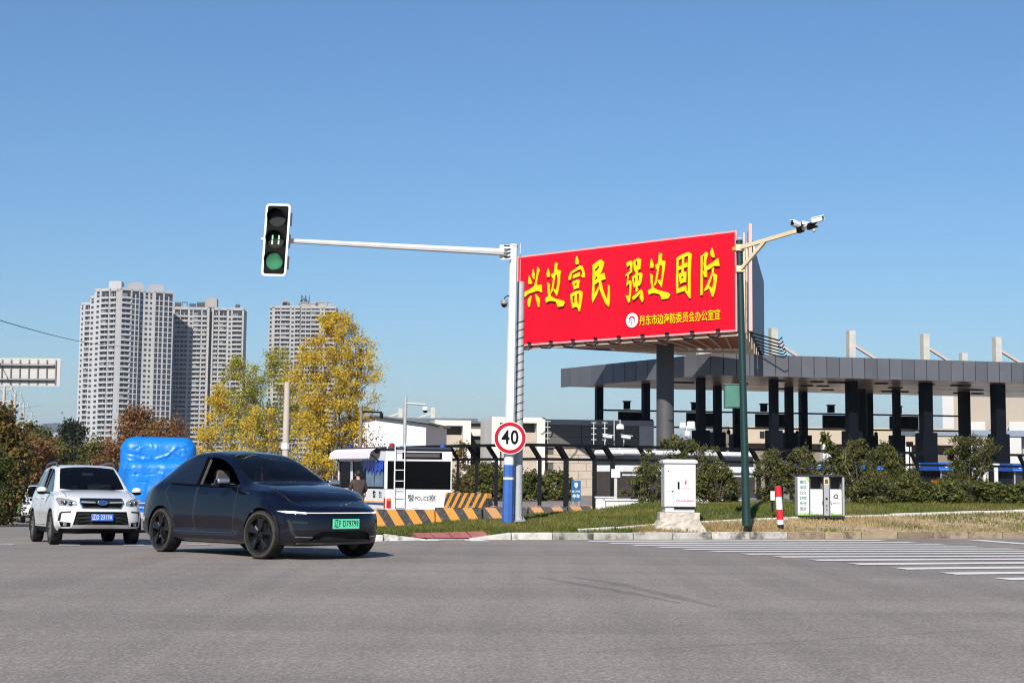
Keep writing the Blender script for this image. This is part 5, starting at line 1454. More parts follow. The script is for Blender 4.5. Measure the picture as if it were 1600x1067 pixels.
for i, (x0, x1) in enumerate(((1264, 1284), (1294.5, 1313))):
    mb = MB(); mb.box(X(x0), X(x1), -0.2, 0.19, 0.046, Zb(764)); mb.build('bin_body', BG, bn)
    mb = MB(); mb.box(X(x0) + 0.012, X(x1) - 0.008, -0.222, -0.202, 0.06, Zb(765.2)); dr = mb.build('door', BW, bn, bevel=0.005)
    mb = MB(); mb.box(X(x0), X(x0) + 0.01, -0.2, 0.19, Zb(763.9), Zb(745.7)); mb.build('opening_cheek', BG, bn)
    mb = MB(); mb.prism([(X(x1) - 0.005, -0.24, Zb(763.9)), (X(x1) - 0.005, 0.19, Zb(763.9)), (X(x1) - 0.005, 0.19, Zb(745.7))], (-0.01, 0, 0)); mb.build('opening_cheek', BG, bn)
    # green grass print
    mb = MB(); xs0 = X(x0) + 0.014; xs1 = X(x1) - 0.01; n_ = 14; pr = [(xs0, -0.2225, 0.062)] + [(xs0 + (xs1 - xs0) * k / n_, -0.2225, 0.075 + 0.035 * rb.random() + (0.04 if k < 3 else 0)) for k in range(n_ + 1)] + [(xs1, -0.2225, 0.062)]
    mb.prism(pr, (0, -0.0015, 0)); mb.build('grass_print', BGR, dr)
    pm = M('recycle mark', (0.03, 0.03, 0.03) if i else (0.5, 0.52, 0.58), 0.5)
    cx, cz, R = (X(x0) + X(x1)) / 2, Zb(775.5 if i else 773.5), 4.6 * sB
    mb = MB(); tri_ = [Vector((cx + R * math.cos(math.radians(a_)), -0.2232, cz + R * math.sin(math.radians(a_)))) for a_ in (90, 210, 330)]
    for k in range(3):
        a_, b_ = tri_[k], tri_[(k + 1) % 3]; d_ = (b_ - a_).normalized(); n_ = Vector((-d_.z, 0, d_.x)); p0 = a_.lerp(b_, 0.2); p1 = a_.lerp(b_, 0.66); wd = 0.85 * sB
        mb.prism([p0 - n_ * wd, p1 - n_ * wd, p1 + n_ * wd, p0 + n_ * wd], (0, -0.0015, 0)); mb.prism([p1 - n_ * wd * 2, p1 + d_ * 2.2 * sB, p1 + n_ * wd * 2], (0, -0.0015, 0))
    mb.build('recycle_mark', pm, dr)
    text('可回收物' if i == 0 else '其他垃圾', 0.042, pm, dr, (cx, -0.2235, Zb(786 if i else 780)), 0)
    mb = MB(); mb.bar((X(x0) + 0.02 if i else X(x1) - 0.02, -0.235, Zb(783)), (X(x0) + 0.035 if i else X(x1) - 0.01, -0.235, Zb(788)), 0.012); mb.build('latch', INK, dr)
for j, st in enumerate(('建设美好家园', '垃圾分类投放')):
    for k, c_ in enumerate(st):
        text(c_, 0.086, BTX, sp_, (X(1250.8 + j * 5.2), -0.2525, Zb(754 + k * 8.2)), 0, offset=0.0012)
mb = MB(); n_ = 10; pr = [(X(1245.3), -0.2525, 0.05)] + [(X(1245.3) + (X(1262.2) - X(1245.3)) * k / n_, -0.2525, 0.085 + 0.03 * rb.random()) for k in range(n_ + 1)] + [(X(1262.2), -0.2525, 0.05)]
mb.prism(pr, (0, -0.0015, 0)); mb.build('grass_print', BGR, sp_)
mb = MB(); mb.prism([(X(1256.5), -0.2525, Zb(746.2)), (X(1262), -0.2525, Zb(746.2)), (X(1262), -0.2525, Zb(754)), (X(1259), -0.2525, Zb(750))], (0, -0.0015, 0)); mb.build('leaf_print', BGR, sp_)

# ------------------------------------------------------------------ blue notice by the fence
q = P(900, 782, 49.5); zg = g(q.x, 49.5)
t = thing('blue_sign', 'small blue guard notice with white lettering by the fence post', 'sign', (q.x, 49.5, zg), math.radians(6)); z0 = q.z - zg; h = 31 * 49.5 / FPX; wd = 14.5 * 49.5 / FPX
mb = MB(); mb.box(-wd / 2, wd / 2, -0.02, 0, z0, z0 + h); mb.build('plate', M('sign blue', (0.015, 0.1, 0.24), 0.4, var=0.2, scale=3), t, bevel=0.004)
mb = MB(); mb.box(-wd * 0.36, -wd * 0.28, 0.001, 0.03, 0, z0 + h * 0.9); mb.box(wd * 0.28, wd * 0.36, 0.001, 0.03, 0, z0 + h * 0.9); mb.build('leg', STEEL, t)
mb = MB(); mb.prism([(-0.055, -0.021, z0 + h * .9), (0.055, -0.021, z0 + h * .9), (0.055, -0.021, z0 + h * .72), (0, -0.021, z0 + h * .62), (-0.055, -0.021, z0 + h * .72)], (0, -0.003, 0)); mb.build('shield', M('shield pale', (0.6, 0.55, 0.62), 0.5), t)
text('前方检查', 0.068, WHITE, t, (0, -0.0215, z0 + h * 0.46), 0, offset=0.002); text('停车', 0.13, WHITE, t, (0, -0.0215, z0 + h * 0.22), 0, offset=0.003)

# ------------------------------------------------------------------ striped concrete barriers
def stripemat(name, ang, period, c0, c1, off=0.0):
    ma = bpy.data.materials.new(name); ma.use_nodes = True; n = ma.node_tree.nodes; l = ma.node_tree.links; b = n['Principled BSDF']
    tc = n.new('ShaderNodeTexCoord'); sp = n.new('ShaderNodeSeparateXYZ'); l.new(tc.outputs['Object'], sp.inputs[0])
    a_ = n.new('ShaderNodeMath'); a_.operation = 'MULTIPLY_ADD'; a_.inputs[1].default_value = ang; l.new(sp.outputs['Z'], a_.inputs[0]); l.new(sp.outputs['X'], a_.inputs[2])
    d_ = n.new('ShaderNodeMath'); d_.operation = 'MULTIPLY_ADD'; d_.inputs[1].default_value = 1 / period; d_.inputs[2].default_value = off; l.new(a_.outputs[0], d_.inputs[0])
    f_ = n.new('ShaderNodeMath'); f_.operation = 'FRACT'; l.new(d_.outputs[0], f_.inputs[0])
    g_ = n.new('ShaderNodeMath'); g_.operation = 'GREATER_THAN'; g_.inputs[1].default_value = 0.5; l.new(f_.outputs[0], g_.inputs[0])
    mx = n.new('ShaderNodeMix'); mx.data_type = 'RGBA'; l.new(g_.outputs[0], mx.inputs[0]); mx.inputs[6].default_value = (*c0, 1); mx.inputs[7].default_value = (*c1, 1)
    t_ = n.new('ShaderNodeTexNoise'); t_.inputs['Scale'].default_value = 9; t_.inputs['Detail'].default_value = 10; t_.inputs['Roughness'].default_value = 0.75; l.new(tc.outputs['Object'], t_.inputs['Vector'])
    r_ = n.new('ShaderNodeValToRGB'); r_.color_ramp.elements[0].position = 0.52; r_.color_ramp.elements[1].position = 0.75; r_.color_ramp.elements[1].color = (0.75,) * 3 + (1,); l.new(t_.outputs['Fac'], r_.inputs[0])
    m2 = n.new('ShaderNodeMix'); m2.data_type = 'RGBA'; l.new(r_.outputs[0], m2.inputs[0]); l.new(mx.outputs[2], m2.inputs[6]); m2.inputs[7].default_value = (0.33, 0.23, 0.15, 1)
    l.new(m2.outputs[2], b.inputs['Base Color']); b.inputs['Roughness'].default_value = 0.75
    return ma
YEL = (0.46, 0.20, 0.02); BLK = (0.024, 0.023, 0.024)
SMA = stripemat('hazard stripes', 0.6, 0.56, YEL, BLK); SMB = stripemat('hazard stripes steep', -0.5, 0.34, YEL, BLK, 0.2)
SMC = stripemat('worn hazard stripes', 0.7, 0.62, (0.42, 0.2, 0.08), (0.045, 0.043, 0.042), 0.3)
def barrier(px0, px1, pyt, Y0, Y1, mat, label, h=0.55, tw=0.12, bw=0.24):
    a_ = P(px0, pyt, Y0); c_ = P(px1, pyt, Y1); d_ = Vector((c_.x - a_.x, c_.y - a_.y, 0)); L = d_.length - 0.02; zt = (a_.z + c_.z) / 2
    t = thing('striped_barrier', label, 'barrier', (a_.x, a_.y, zt - h), math.atan2(d_.y, d_.x), 'orange and black concrete barriers')
    mb = MB(); mb.prism([(0, -bw, -0.15), (0, bw, -0.15), (0, bw, 0.1), (0, tw, h), (0, -tw, h), (0, -bw, 0.1)], (L, 0, 0)); mb.build('block', mat, t, bevel=0.015)
    for x in (L * 0.25, L * 0.75):
        mb = MB(); mb.tube([(x - 0.08, 0, h - 0.02), (x - 0.08, 0, h + 0.035), (x + 0.08, 0, h + 0.035), (x + 0.08, 0, h - 0.02)], 0.01, 6); mb.build('lifting_loop', STEEL, t)
barrier(560, 679, 795.5, 43.4, 43.9, SMA, 'front striped barrier half hidden by the dark car bumper')
barrier(680, 753, 793, 43.9, 44.1, SMA, 'front striped barrier below the POLICE lettering')
barrier(754, 823, 792.5, 44.1, 44.4, SMC, 'faded striped barrier crossing behind the blue pole foot')
barrier(825, 886, 792, 44.4, 44.6, SMC, 'worn striped barrier just right of the grey pole')
barrier(886, 925, 790.5, 44.6, 44.8, SMC, 'short worn striped barrier sunk in grass below the blue sign')
barrier(700, 765, 770, 52.5, 51.0, SMB, 'tall striped barrier with thin stripes right of the police cabin', 0.75)

# ------------------------------------------------------------------ mobile police cabin
Yv = 54.0
vang = math.radians(8)
cr = P(603.5, 700, Yv)
vz_ = g(-4.0, Yv) - 0.02
van = thing('police_cabin', 'white mobile police cabin with black windows, rear ladder and awning', 'police van', (cr.x, Yv, vz_), vang)
Hv = P(655, 698, Yv).z - vz_; Wv = 2.42; Lv = 4.5
PW = M('police white', (0.62, 0.62, 0.64), 0.35, var=0.02); PG = M('police black glass', (0.002, 0.002, 0.0025), 0.15, spec=0.1); PBL = M('navy roof', (0.012, 0.014, 0.025), 0.3)
zl = lambda py: P(655, py, Yv).z - vz_
xl = lambda px: (px - 603.5) * Yv / FPX / math.cos(vang)
A_ = math.radians(-38)      # side wall swings away to the left
sd_ = Vector((-math.sin(math.radians(21)), math.cos(math.radians(21)), 0))
mb = MB(); S4 = [Vector((0, 0, 0)), Vector((Wv, 0, 0)), Vector((Wv, 0, 0)) + sd_ * Lv, sd_ * Lv]
up_ = lambda q_, z: Vector((q_.x, q_.y, z))
def vprism(name, z0, z1, mat, ins_=0.0, bev=0.0, parent=van):
    c_ = (S4[0] + S4[2]) / 2; mb = MB(); mb.prism([up_(q_ + (c_ - q_).normalized() * ins_, z0) for q_ in S4], (0, 0, z1 - z0)); return mb.build(name, mat, parent, bevel=bev, seg=2)
vprism('lower_body', 0.32, zl(764.5), PW, 0, 0.03)
vprism('window_zone', zl(764.5) + 0.002, zl(720.5), PG, 0.03)
vprism('upper_body', zl(720.5) + 0.002, zl(705), PW, 0, 0.02)
vprism('roof', zl(705) + 0.002, Hv, PBL, 0.02, 0.06)
# rear panel details (local y negative is out of the rear)
def rp(name, px0, px1, py0, py1, y, mat, bev=0.0, parent=van):
    mb = MB(); mb.box(xl(px0), xl(px1), y - 0.02, y, zl(py1), zl(py0)); return mb.build(name, mat, parent, bevel=bev)
rp('corner_pillar', 603.5, 606, 720.4, 764.4, -0.001, PW); rp('corner_pillar', 616, 618, 720.4, 764.4, -0.001, PW); rp('corner_pillar', 703.8, 705.2, 720.4, 764.4, -0.001, PW)
rp('rear_display', 628.5, 690, 706.5, 717, -0.004, BLACK, 0.004); rp('display_strip', 634, 686, 708.5, 714, -0.026, M('led display grey', (0.07, 0.06, 0.055), 0.4))
REDL = M('tail lamp red', (0.35, 0.012, 0.008), 0.2); ORL = M('tail lamp orange', (0.6, 0.14, 0.02), 0.2)
for x0, x1 in ((605, 612), (702, 706)):
    tl = rp('tail_lamp', x0, x1, 783, 794, -0.004, REDL, 0.006); rp('indicator', x0, x1, 778.5, 782.8, -0.004, ORL, 0.004, tl)
# ladder
for px in (617, 632): mb = MB(); mb.tube([(xl(px), -0.14, zl(790)), (xl(px), -0.14, zl(699)), (xl(px), -0.1, Hv + 0.1), (xl(px), 0.25, Hv + 0.12)], 0.018, 8); mb.build('ladder_rail', CHROME if False else WHITE, van, smooth=True)
for py in (704, 719, 734.5, 751.5, 763.5, 775.5, 790): mb = MB(); mb.tube([(xl(617), -0.14, zl(py)), (xl(632), -0.14, zl(py))], 0.015, 8); mb.build('ladder_rung', WHITE, van)
for px in (617, 632):
    for py in (770, 724): mb = MB(); mb.tube([(xl(px), -0.14, zl(py)), (xl(px), 0.0, zl(py))], 0.012, 6); mb.build('ladder_bracket', WHITE, van)
text('警', 0.27, INK, van, (xl(643), -0.006, zl(779)), 0); text('POLICE', 0.2, INK, van, (xl(659.5), -0.006, zl(779)), 0, sx=0.78, offset=0.001); text('察', 0.27, INK, van, (xl(676), -0.006, zl(779)), 0)
mb = MB(); mb.box(xl(650), xl(670), -0.004, -0.001, zl(774.4), zl(774)); mb.box(xl(650), xl(670), -0.004, -0.001, zl(785.4), zl(785)); mb.build('rule_line', INK, van)
# left side: F maps (s along the wall from the rear corner, out, z)
nrm = Vector((-sd_.y, sd_.x, 0))
FS = Matrix(((-sd_.x, -nrm.x, 0, 0), (-sd_.y, -nrm.y, 0, 0), (0, 0, 1, 0), (0, 0, 0, 1)))   # local x = towards the rear, local -y = out
def sp(name, s0, s1, z0, z1, y, mat, bev=0.0, parent=van):
    mb = MB(); mb.box(-s1, -s0, y - 0.02, y, z0, z1, FS); return mb.build(name, mat, parent, bevel=bev)
zw0, zw1 = zl(764.5), zl(717)
sp('side_pillar', 0.0, 0.1, zw0, zl(720.5), -0.002, PW); sp('side_pillar', 3.05, 3.25, zw0, zl(720.5), -0.002, PW); sp('side_pillar', 4.38, 4.5, zw0, zl(720.5), -0.002, PW)
CURT = M('blue crinkled curtain', (0.015, 0.05, 0.36), 0.25, var=0.5, scale=3)
mb = MB(); n_ = 26
for i in range(n_ + 1):
    s_i = 0.15 + 1.95 * i / n_; zlow = zl(738) + 0.1 * math.sin(i * 1.3) + 0.35 * (i / n_ - 0.3) ** 2
    y = -0.03 - 0.035 * abs(math.sin(i * 1.9))
    mb.v += [FS @ Vector((-s_i, y, zl(719.5))), FS @ Vector((-s_i, y - 0.02, zlow))]
mb.f = [(2 * i, 2 * i + 2, 2 * i + 3, 2 * i + 1) for i in range(n_)]
mb.build('curtain', CURT, van, smooth=True, recalc=False)
PANEB = M('bluish pane', (0.10, 0.16, 0.24), 0.1, var=0.4, scale=1.5)
sp('side_window', 0.2, 0.95, zl(761), zl(737), -0.004, PANEB); sp('side_window', 1.05, 1.75, zl(761), zl(737), -0.004, PANEB)
sp('yellow_stripe', 0.05, 4.45, zl(786), zl(783.5), -0.002, M('police yellow', (0.7, 0.4, 0.03), 0.4)); sp('blue_stripe', 0.05, 4.45, zl(789), zl(786.3), -0.002, M('police blue', (0.02, 0.04, 0.2), 0.4)); sp('side_lamp', 0.02, 0.1, zl(794), zl(778), -0.004, REDL)
for k, (c_, s_i, sz) in enumerate((('察', 0.45, 0.27), ('警', 1.0, 0.27), ('POLICE', 2.1, 0.2))):
    me = text_mesh(c_, sz, 0.002, 1, 0.004); me.transform(FS @ Matrix.Translation((-s_i, -0.006, zl(774)))); mk('lettering', me, INK, van)
# awning folded out over the side door
AWN = M('pale lilac awning', (0.62, 0.58, 0.64), 0.7, var=0.06, scale=4)
mb = MB(); n_ = 40
prof = [(-0.02, Hv - 0.05), (-0.24, Hv - 0.08), (-0.42, Hv - 0.2), (-0.46, zl(715.5))]
for i in range(n_ + 1):
    s_i = 0.45 + 3.9 * i / n_
    for k, (y, z) in enumerate(prof):
        dz = 0.05 * (i % 2) if k == 3 else 0.012 * (i % 2)
        mb.v.append(FS @ Vector((-s_i, y, z - dz)))
mb.f = [(4 * i + k, 4 * i + k + 1, 4 * i + k + 5, 4 * i + k + 4) for i in range(n_) for k in range(3)]
mb.build('awning', AWN, van, recalc=False)
for s_i in (0.5, 4.3): mb = MB(); mb.bar(FS @ Vector((-s_i, -0.02, zl(722))), FS @ Vector((-s_i, -0.42, Hv - 0.25)), 0.04); mb.build('awning_arm', DARKSTEEL, van)
mb = MB(); mb.lathe([(0.1, 0.55), (0.1, 0.6)], 10, FS @ Matrix.Translation((-0.5, -0.15, Hv - 0.15)) @ Matrix.Rotation(math.pi / 2, 4, 'Y') @ Matrix.Translation((0, 0, -0.55))); mb.build('awning_roller', BLACK, van)
for px, mt in ((613.5, REDL), (693, M('blue beacon', (0.03, 0.07, 0.25), 0.3)), (544, M('navy beacon', (0.02, 0.03, 0.1), 0.3))):
    if px > 600: c_ = Vector((xl(px), 0.5, Hv))
    else: c_ = sd_ * 4.0 + Vector((0.25, 0, Hv))
    mb = MB(); mb.lathe([(0.11, 0), (0.1, 0.1), (0.05, 0.14)], 12, Matrix.Translation(c_)); mb.build('beacon', mt, van)
for s_i in (0.9, 3.9):
    for x in (0.06, Wv - 0.2):
        c_ = sd_ * s_i + Vector((x, 0, 0.33)); W_ = Matrix.Translation(c_) @ Matrix.Rotation(math.radians(21), 4, 'Z') @ Matrix.Rotation(math.pi / 2, 4, 'Y'); mb = MB(); mb.lathe([(0.33, -0.02), (0.33, 0.2)], 18, W_); mb.build('wheel', RUBBER, van)
vprism('chassis', 0.2, 0.318, BLACK, 0.25)

# ------------------------------------------------------------------ left side poles, gantry sign, wires
Yl = 85
q0 = P(-75, 605, Yl); q1 = P(95, 560, Yl)
q1b = P(94, 603.5, Yl)
t = thing('gantry_sign', 'back of a grey road sign panel with dark ribs at the left edge', 'road sign', (P(-110, 700, Yl).x, Yl, g(-33, Yl))); o = Vector(t.location)
SBK = M('sign back aluminium', (0.40, 0.38, 0.36), 0.5, 0.3, var=0.06, scale=1)
zl0, zl1 = q1b.z - o.z, q1.z - o.z; xl0, xl1 = q0.x - o.x, q1.x - o.x
mb = MB(); mb.box(xl0, xl1, 0, 0.04, zl0, zl1); mb.build('panel', SBK, t)
for i in range(12):
    x = P(3.5 + 14 * (i - 5), 580, Yl).x - o.x
    if x < xl0 + 0.1 or x > xl1 - 0.1: continue
    mb = MB(); mb.box(x - 0.035, x + 0.035, -0.07, 0, zl0 + 0.1, zl1 - 0.1); mb.build('rib', FASC, t)
for f in (0.22, 0.74):
    z = zl0 + (zl1 - zl0) * f; mb = MB(); mb.tube([(0, -0.14, z), (xl1 - 0.3, -0.14, z)], 0.075, 12); mb.build('support_tube', FASC, t, smooth=True)
MB().lathe([(0.2, 0), (0.14, zl1 + 0.1)], 16).build('post', STEEL, t, smooth=True)
UPOLE = M('utility pole concrete', (0.42, 0.36, 0.3), 0.85, var=0.12, scale=2)
tips = []
for i, (px, py, Y) in enumerate(((7, 604, 92), (24, 612, 118), (37, 632, 150), (45.5, 657, 205), (49.5, 645, 182), (63, 664, 260))):
    q = P(px, py, Y); zg = g(q.x, Y); h = q.z - zg
    t = thing('utility_pole', ('tallest slim concrete utility pole at the left edge below the sign', 'second slim utility pole from the left above the brown bush', 'third slim utility pole from the left above the reddish tree', 'fourth short utility pole from the left, beside its taller twin', 'fifth utility pole from the left, tallest of the distant pair', 'tiny farthest utility pole against the hills')[i], 'utility pole', (q.x, Y, zg), 0, 'utility poles along the left road')
    MB().lathe([(0.17, 0), (0.1, h)], 10).build('shaft', UPOLE, t, smooth=True)
    for z in (h - 0.15, h - 0.9): mb = MB(); mb.bar((-0.5, 0, z), (0.5, 0, z), 0.06); mb.build('crossarm', STEEL, t)
    for x in (-0.42, 0, 0.42): mb = MB(); mb.lathe([(0.04, h - 0.1), (0.04, h + 0.12)], 6, Matrix.Translation((x, 0, 0))); mb.build('insulator', WHITE2, t)
    tips.append(q)
tips = [tips[i] for i in (0, 1, 2, 4, 3, 5)]
tw_ = thing('power_lines', 'thin sagging wires strung between the left utility poles', 'wires', tips[0])
for j, dx in enumerate((-0.42, 0.42)):
    for i in range(len(tips) - 1):
        a_, c_ = tips[i], tips[i + 1]; mb = MB()
        mb.tube([a_.lerp(c_, k / 8) + Vector((dx, 0, 0.12 - 4 * 0.5 * (k / 8) * (1 - k / 8))) - tips[0] for k in range(9)], 0.012, 4); mb.build('wire', DARKSTEEL, tw_)
a_, c_ = P(-120, 462, 70), P(190, 541, 220)
cw = thing('overhead_cable', 'single dark cable slanting across the sky towards the tallest tower', 'cable', a_)
mb = MB(); mb.tube([a_.lerp(c_, k / 12) + Vector((0, 0, -4 * 0.6 * (k / 12) * (1 - k / 12))) - a_ for k in range(13)], 0.028, 5); mb.build('cable', DARKSTEEL, cw)
# concrete lamp post in front of the yellow trees
q = P(445.5, 706, 58); qt = P(449, 597, 58); zg = g(q.x, 58); h = qt.z - zg
t = thing('concrete_post', 'pale concrete post with thin side rod before the yellow trees', 'post', (q.x, 58, zg)); mb = MB(); mb.tube([(0, 0, 0), (qt.x - q.x, 0, h)], [0.16, 0.11], 12); mb.build('shaft', UPOLE, t, smooth=True)
mb = MB(); mb.tube([(qt.x - q.x, 0, h - 0.1), (qt.x - q.x - 0.5, 0, h - 0.05)], 0.02, 6); mb.build('side_rod', STEEL, t)
mb = MB(); mb.lathe([(0.175, P(446, 697, 58).z - zg - 0.12), (0.175, P(446, 697, 58).z - zg + 0.12)], 12); mb.build('white_sleeve', WHITE2, t)
# camera mast behind the cabin
q = P(630.5, 700, 62); qt = P(634, 621, 62); zg = g(q.x, 62); h = qt.z - zg
t = thing('camera_mast', 'grey mast with side arm rising behind the police cabin', 'mast', (q.x, 62, zg)); mb = MB(); mb.tube([(0, 0, 0), (qt.x - q.x, 0, h)], [0.09, 0.07], 12); mb.build('shaft', STEEL, t, smooth=True)
zt_ = P(634, 630, 62).z - zg; xe = P(665, 632, 62); mb = MB(); mb.tube([(qt.x - q.x, 0, zt_), (xe.x - q.x, 0, xe.z - zg)], 0.045, 8); mb.build('arm', STEEL, t)
mb = MB(); mb.tube([(qt.x - q.x, 0, h), (qt.x - q.x, 0, h + 0.35)], 0.012, 5); mb.build('lightning_rod', STEEL, t)
dome('dome_camera', 'white dome camera hanging from the grey mast behind the police cabin', P(664.5, 640, 62), 0.12, 0, rodpath=[(0, 0, 0.13), (0, 0, 0.2)])
q = P(562, 700, 66); qt = P(564.5, 634, 66); zg = g(q.x, 66); h = qt.z - zg
t = thing('rusty_mast', 'brownish mast with short arm beside the yellow tree and white shed', 'mast', (q.x, 66, zg)); mb = MB(); mb.tube([(0, 0, 0), (qt.x - q.x, 0, h)], [0.09, 0.07], 10); mb.build('shaft', BARK2, t, smooth=True)
zt_ = P(564, 643, 66).z - zg; xe = P(597, 644, 66); mb = MB(); mb.tube([(0.05, 0, zt_), (xe.x - q.x, 0, xe.z - zg)], 0.045, 8); mb.build('arm', DARKSTEEL, t)
q2 = xe - Vector((q.x, 66, zg)); mb = MB(); mb.box(q2.x - 0.1, q2.x + 0.05, -0.1, 0.1, q2.z - 0.28, q2.z - 0.04); mb.build('camera_box', DARKSTEEL, t, bevel=0.03)
# distant low houses and green skip
for px, py, Y, w_, lab in ((87, 684, 700, 9, 'tiny pale distant house left of the dark tall tree'), (58, 686, 800, 7, 'tiny distant house near the farthest utility pole')):
    q = P(px, py, Y); t = thing('distant_house', lab, 'house', (q.x, Y, -4)); h = q.z + 4
    mb = MB(); mb.box(-w_ / 2, w_ / 2, 0, 8, 0, h); mb.build('wall', TW_COOL, t); mb = MB(); mb.prism([(-w_ / 2 - .3, -0.3, h), (w_ / 2 + .3, -0.3, h), (0, -0.3, h + 2.5)], (0, 8.6, 0)); mb.build('roof', TW_GREY, t)
q = P(30, 777, 82); q = Vector((q.x - 0.4, 82, g(q.x, 82) + 0.09)); h = P(30, 760, 82).z - q.z
t = thing('green_skip', 'green rubbish container on the left pavement under brown bushes', 'container', q, math.radians(10)); GSK = M('skip green', (0.03, 0.17, 0.05), 0.5, var=0.2, scale=3)
mb = MB(); mb.prism([(-0.45, -0.4, 0.1), (0.45, -0.4, 0.1), (0.58, -0.5, h - 0.08), (-0.58, -0.5, h - 0.08)], (0, 1.0, 0)); mb.build('tub', GSK, t)
mb = MB(); mb.box(-0.62, 0.62, -0.55, 0.62, h - 0.079, h); mb.build('lid', GSK, t, bevel=0.02)
for x in (-0.35, 0.35): mb = MB(); mb.lathe([(0.09, -0.04), (0.09, 0.04)], 12, Matrix.Translation((x, -0.2, 0.09)) @ Matrix.Rotation(math.pi / 2, 4, 'Y')); mb.build('wheel', RUBBER, t)

# ------------------------------------------------------------------ lorry under a blue tarpaulin
TARP = M('blue tarpaulin', (0.003, 0.16, 0.54), 0.4, var=0.2, scale=1.2, bump=0.5, bscale=6)
nt_ = TARP.node_tree; _b = nt_.nodes['Principled BSDF']; _tc = nt_.nodes['Texture Coordinate']
_ht = None
for _sc, _am in ((1.1, 1.0), (2.9, .4)):
    _nz = nt_.nodes.new('ShaderNodeTexNoise'); _nz.inputs['Scale'].default_value = _sc * .8; nt_.links.new(_tc.outputs['Object'], _nz.inputs['Vector'])
    _vm = nt_.nodes.new('ShaderNodeMix'); _vm.data_type = 'VECTOR'; _vm.inputs[0].default_value = .35; nt_.links.new(_tc.outputs['Object'], _vm.inputs[4]); nt_.links.new(_nz.outputs['Color'], _vm.inputs[5])
    _vo = nt_.nodes.new('ShaderNodeTexVoronoi'); _vo.feature = 'DISTANCE_TO_EDGE'; _vo.inputs['Scale'].default_value = _sc; nt_.links.new(_vm.outputs[1], _vo.inputs['Vector'])
    _mu = nt_.nodes.new('ShaderNodeMath'); _mu.operation = 'MULTIPLY_ADD'; _mu.inputs[1].default_value = _am / _sc
    nt_.links.new(_vo.outputs['Distance'], _mu.inputs[0])
    if _ht: nt_.links.new(_ht, _mu.inputs[2])
    else: _mu.inputs[2].default_value = 0
    _ht = _mu.outputs[0]
_bp = [q_ for q_ in nt_.nodes if q_.type == 'BUMP'][0]; nt_.links.new(_ht, _bp.inputs['Height']); _bp.inputs['Strength'].default_value = 0.7; _bp.inputs['Distance'].default_value = 0.05
from mathutils import noise as mnoise
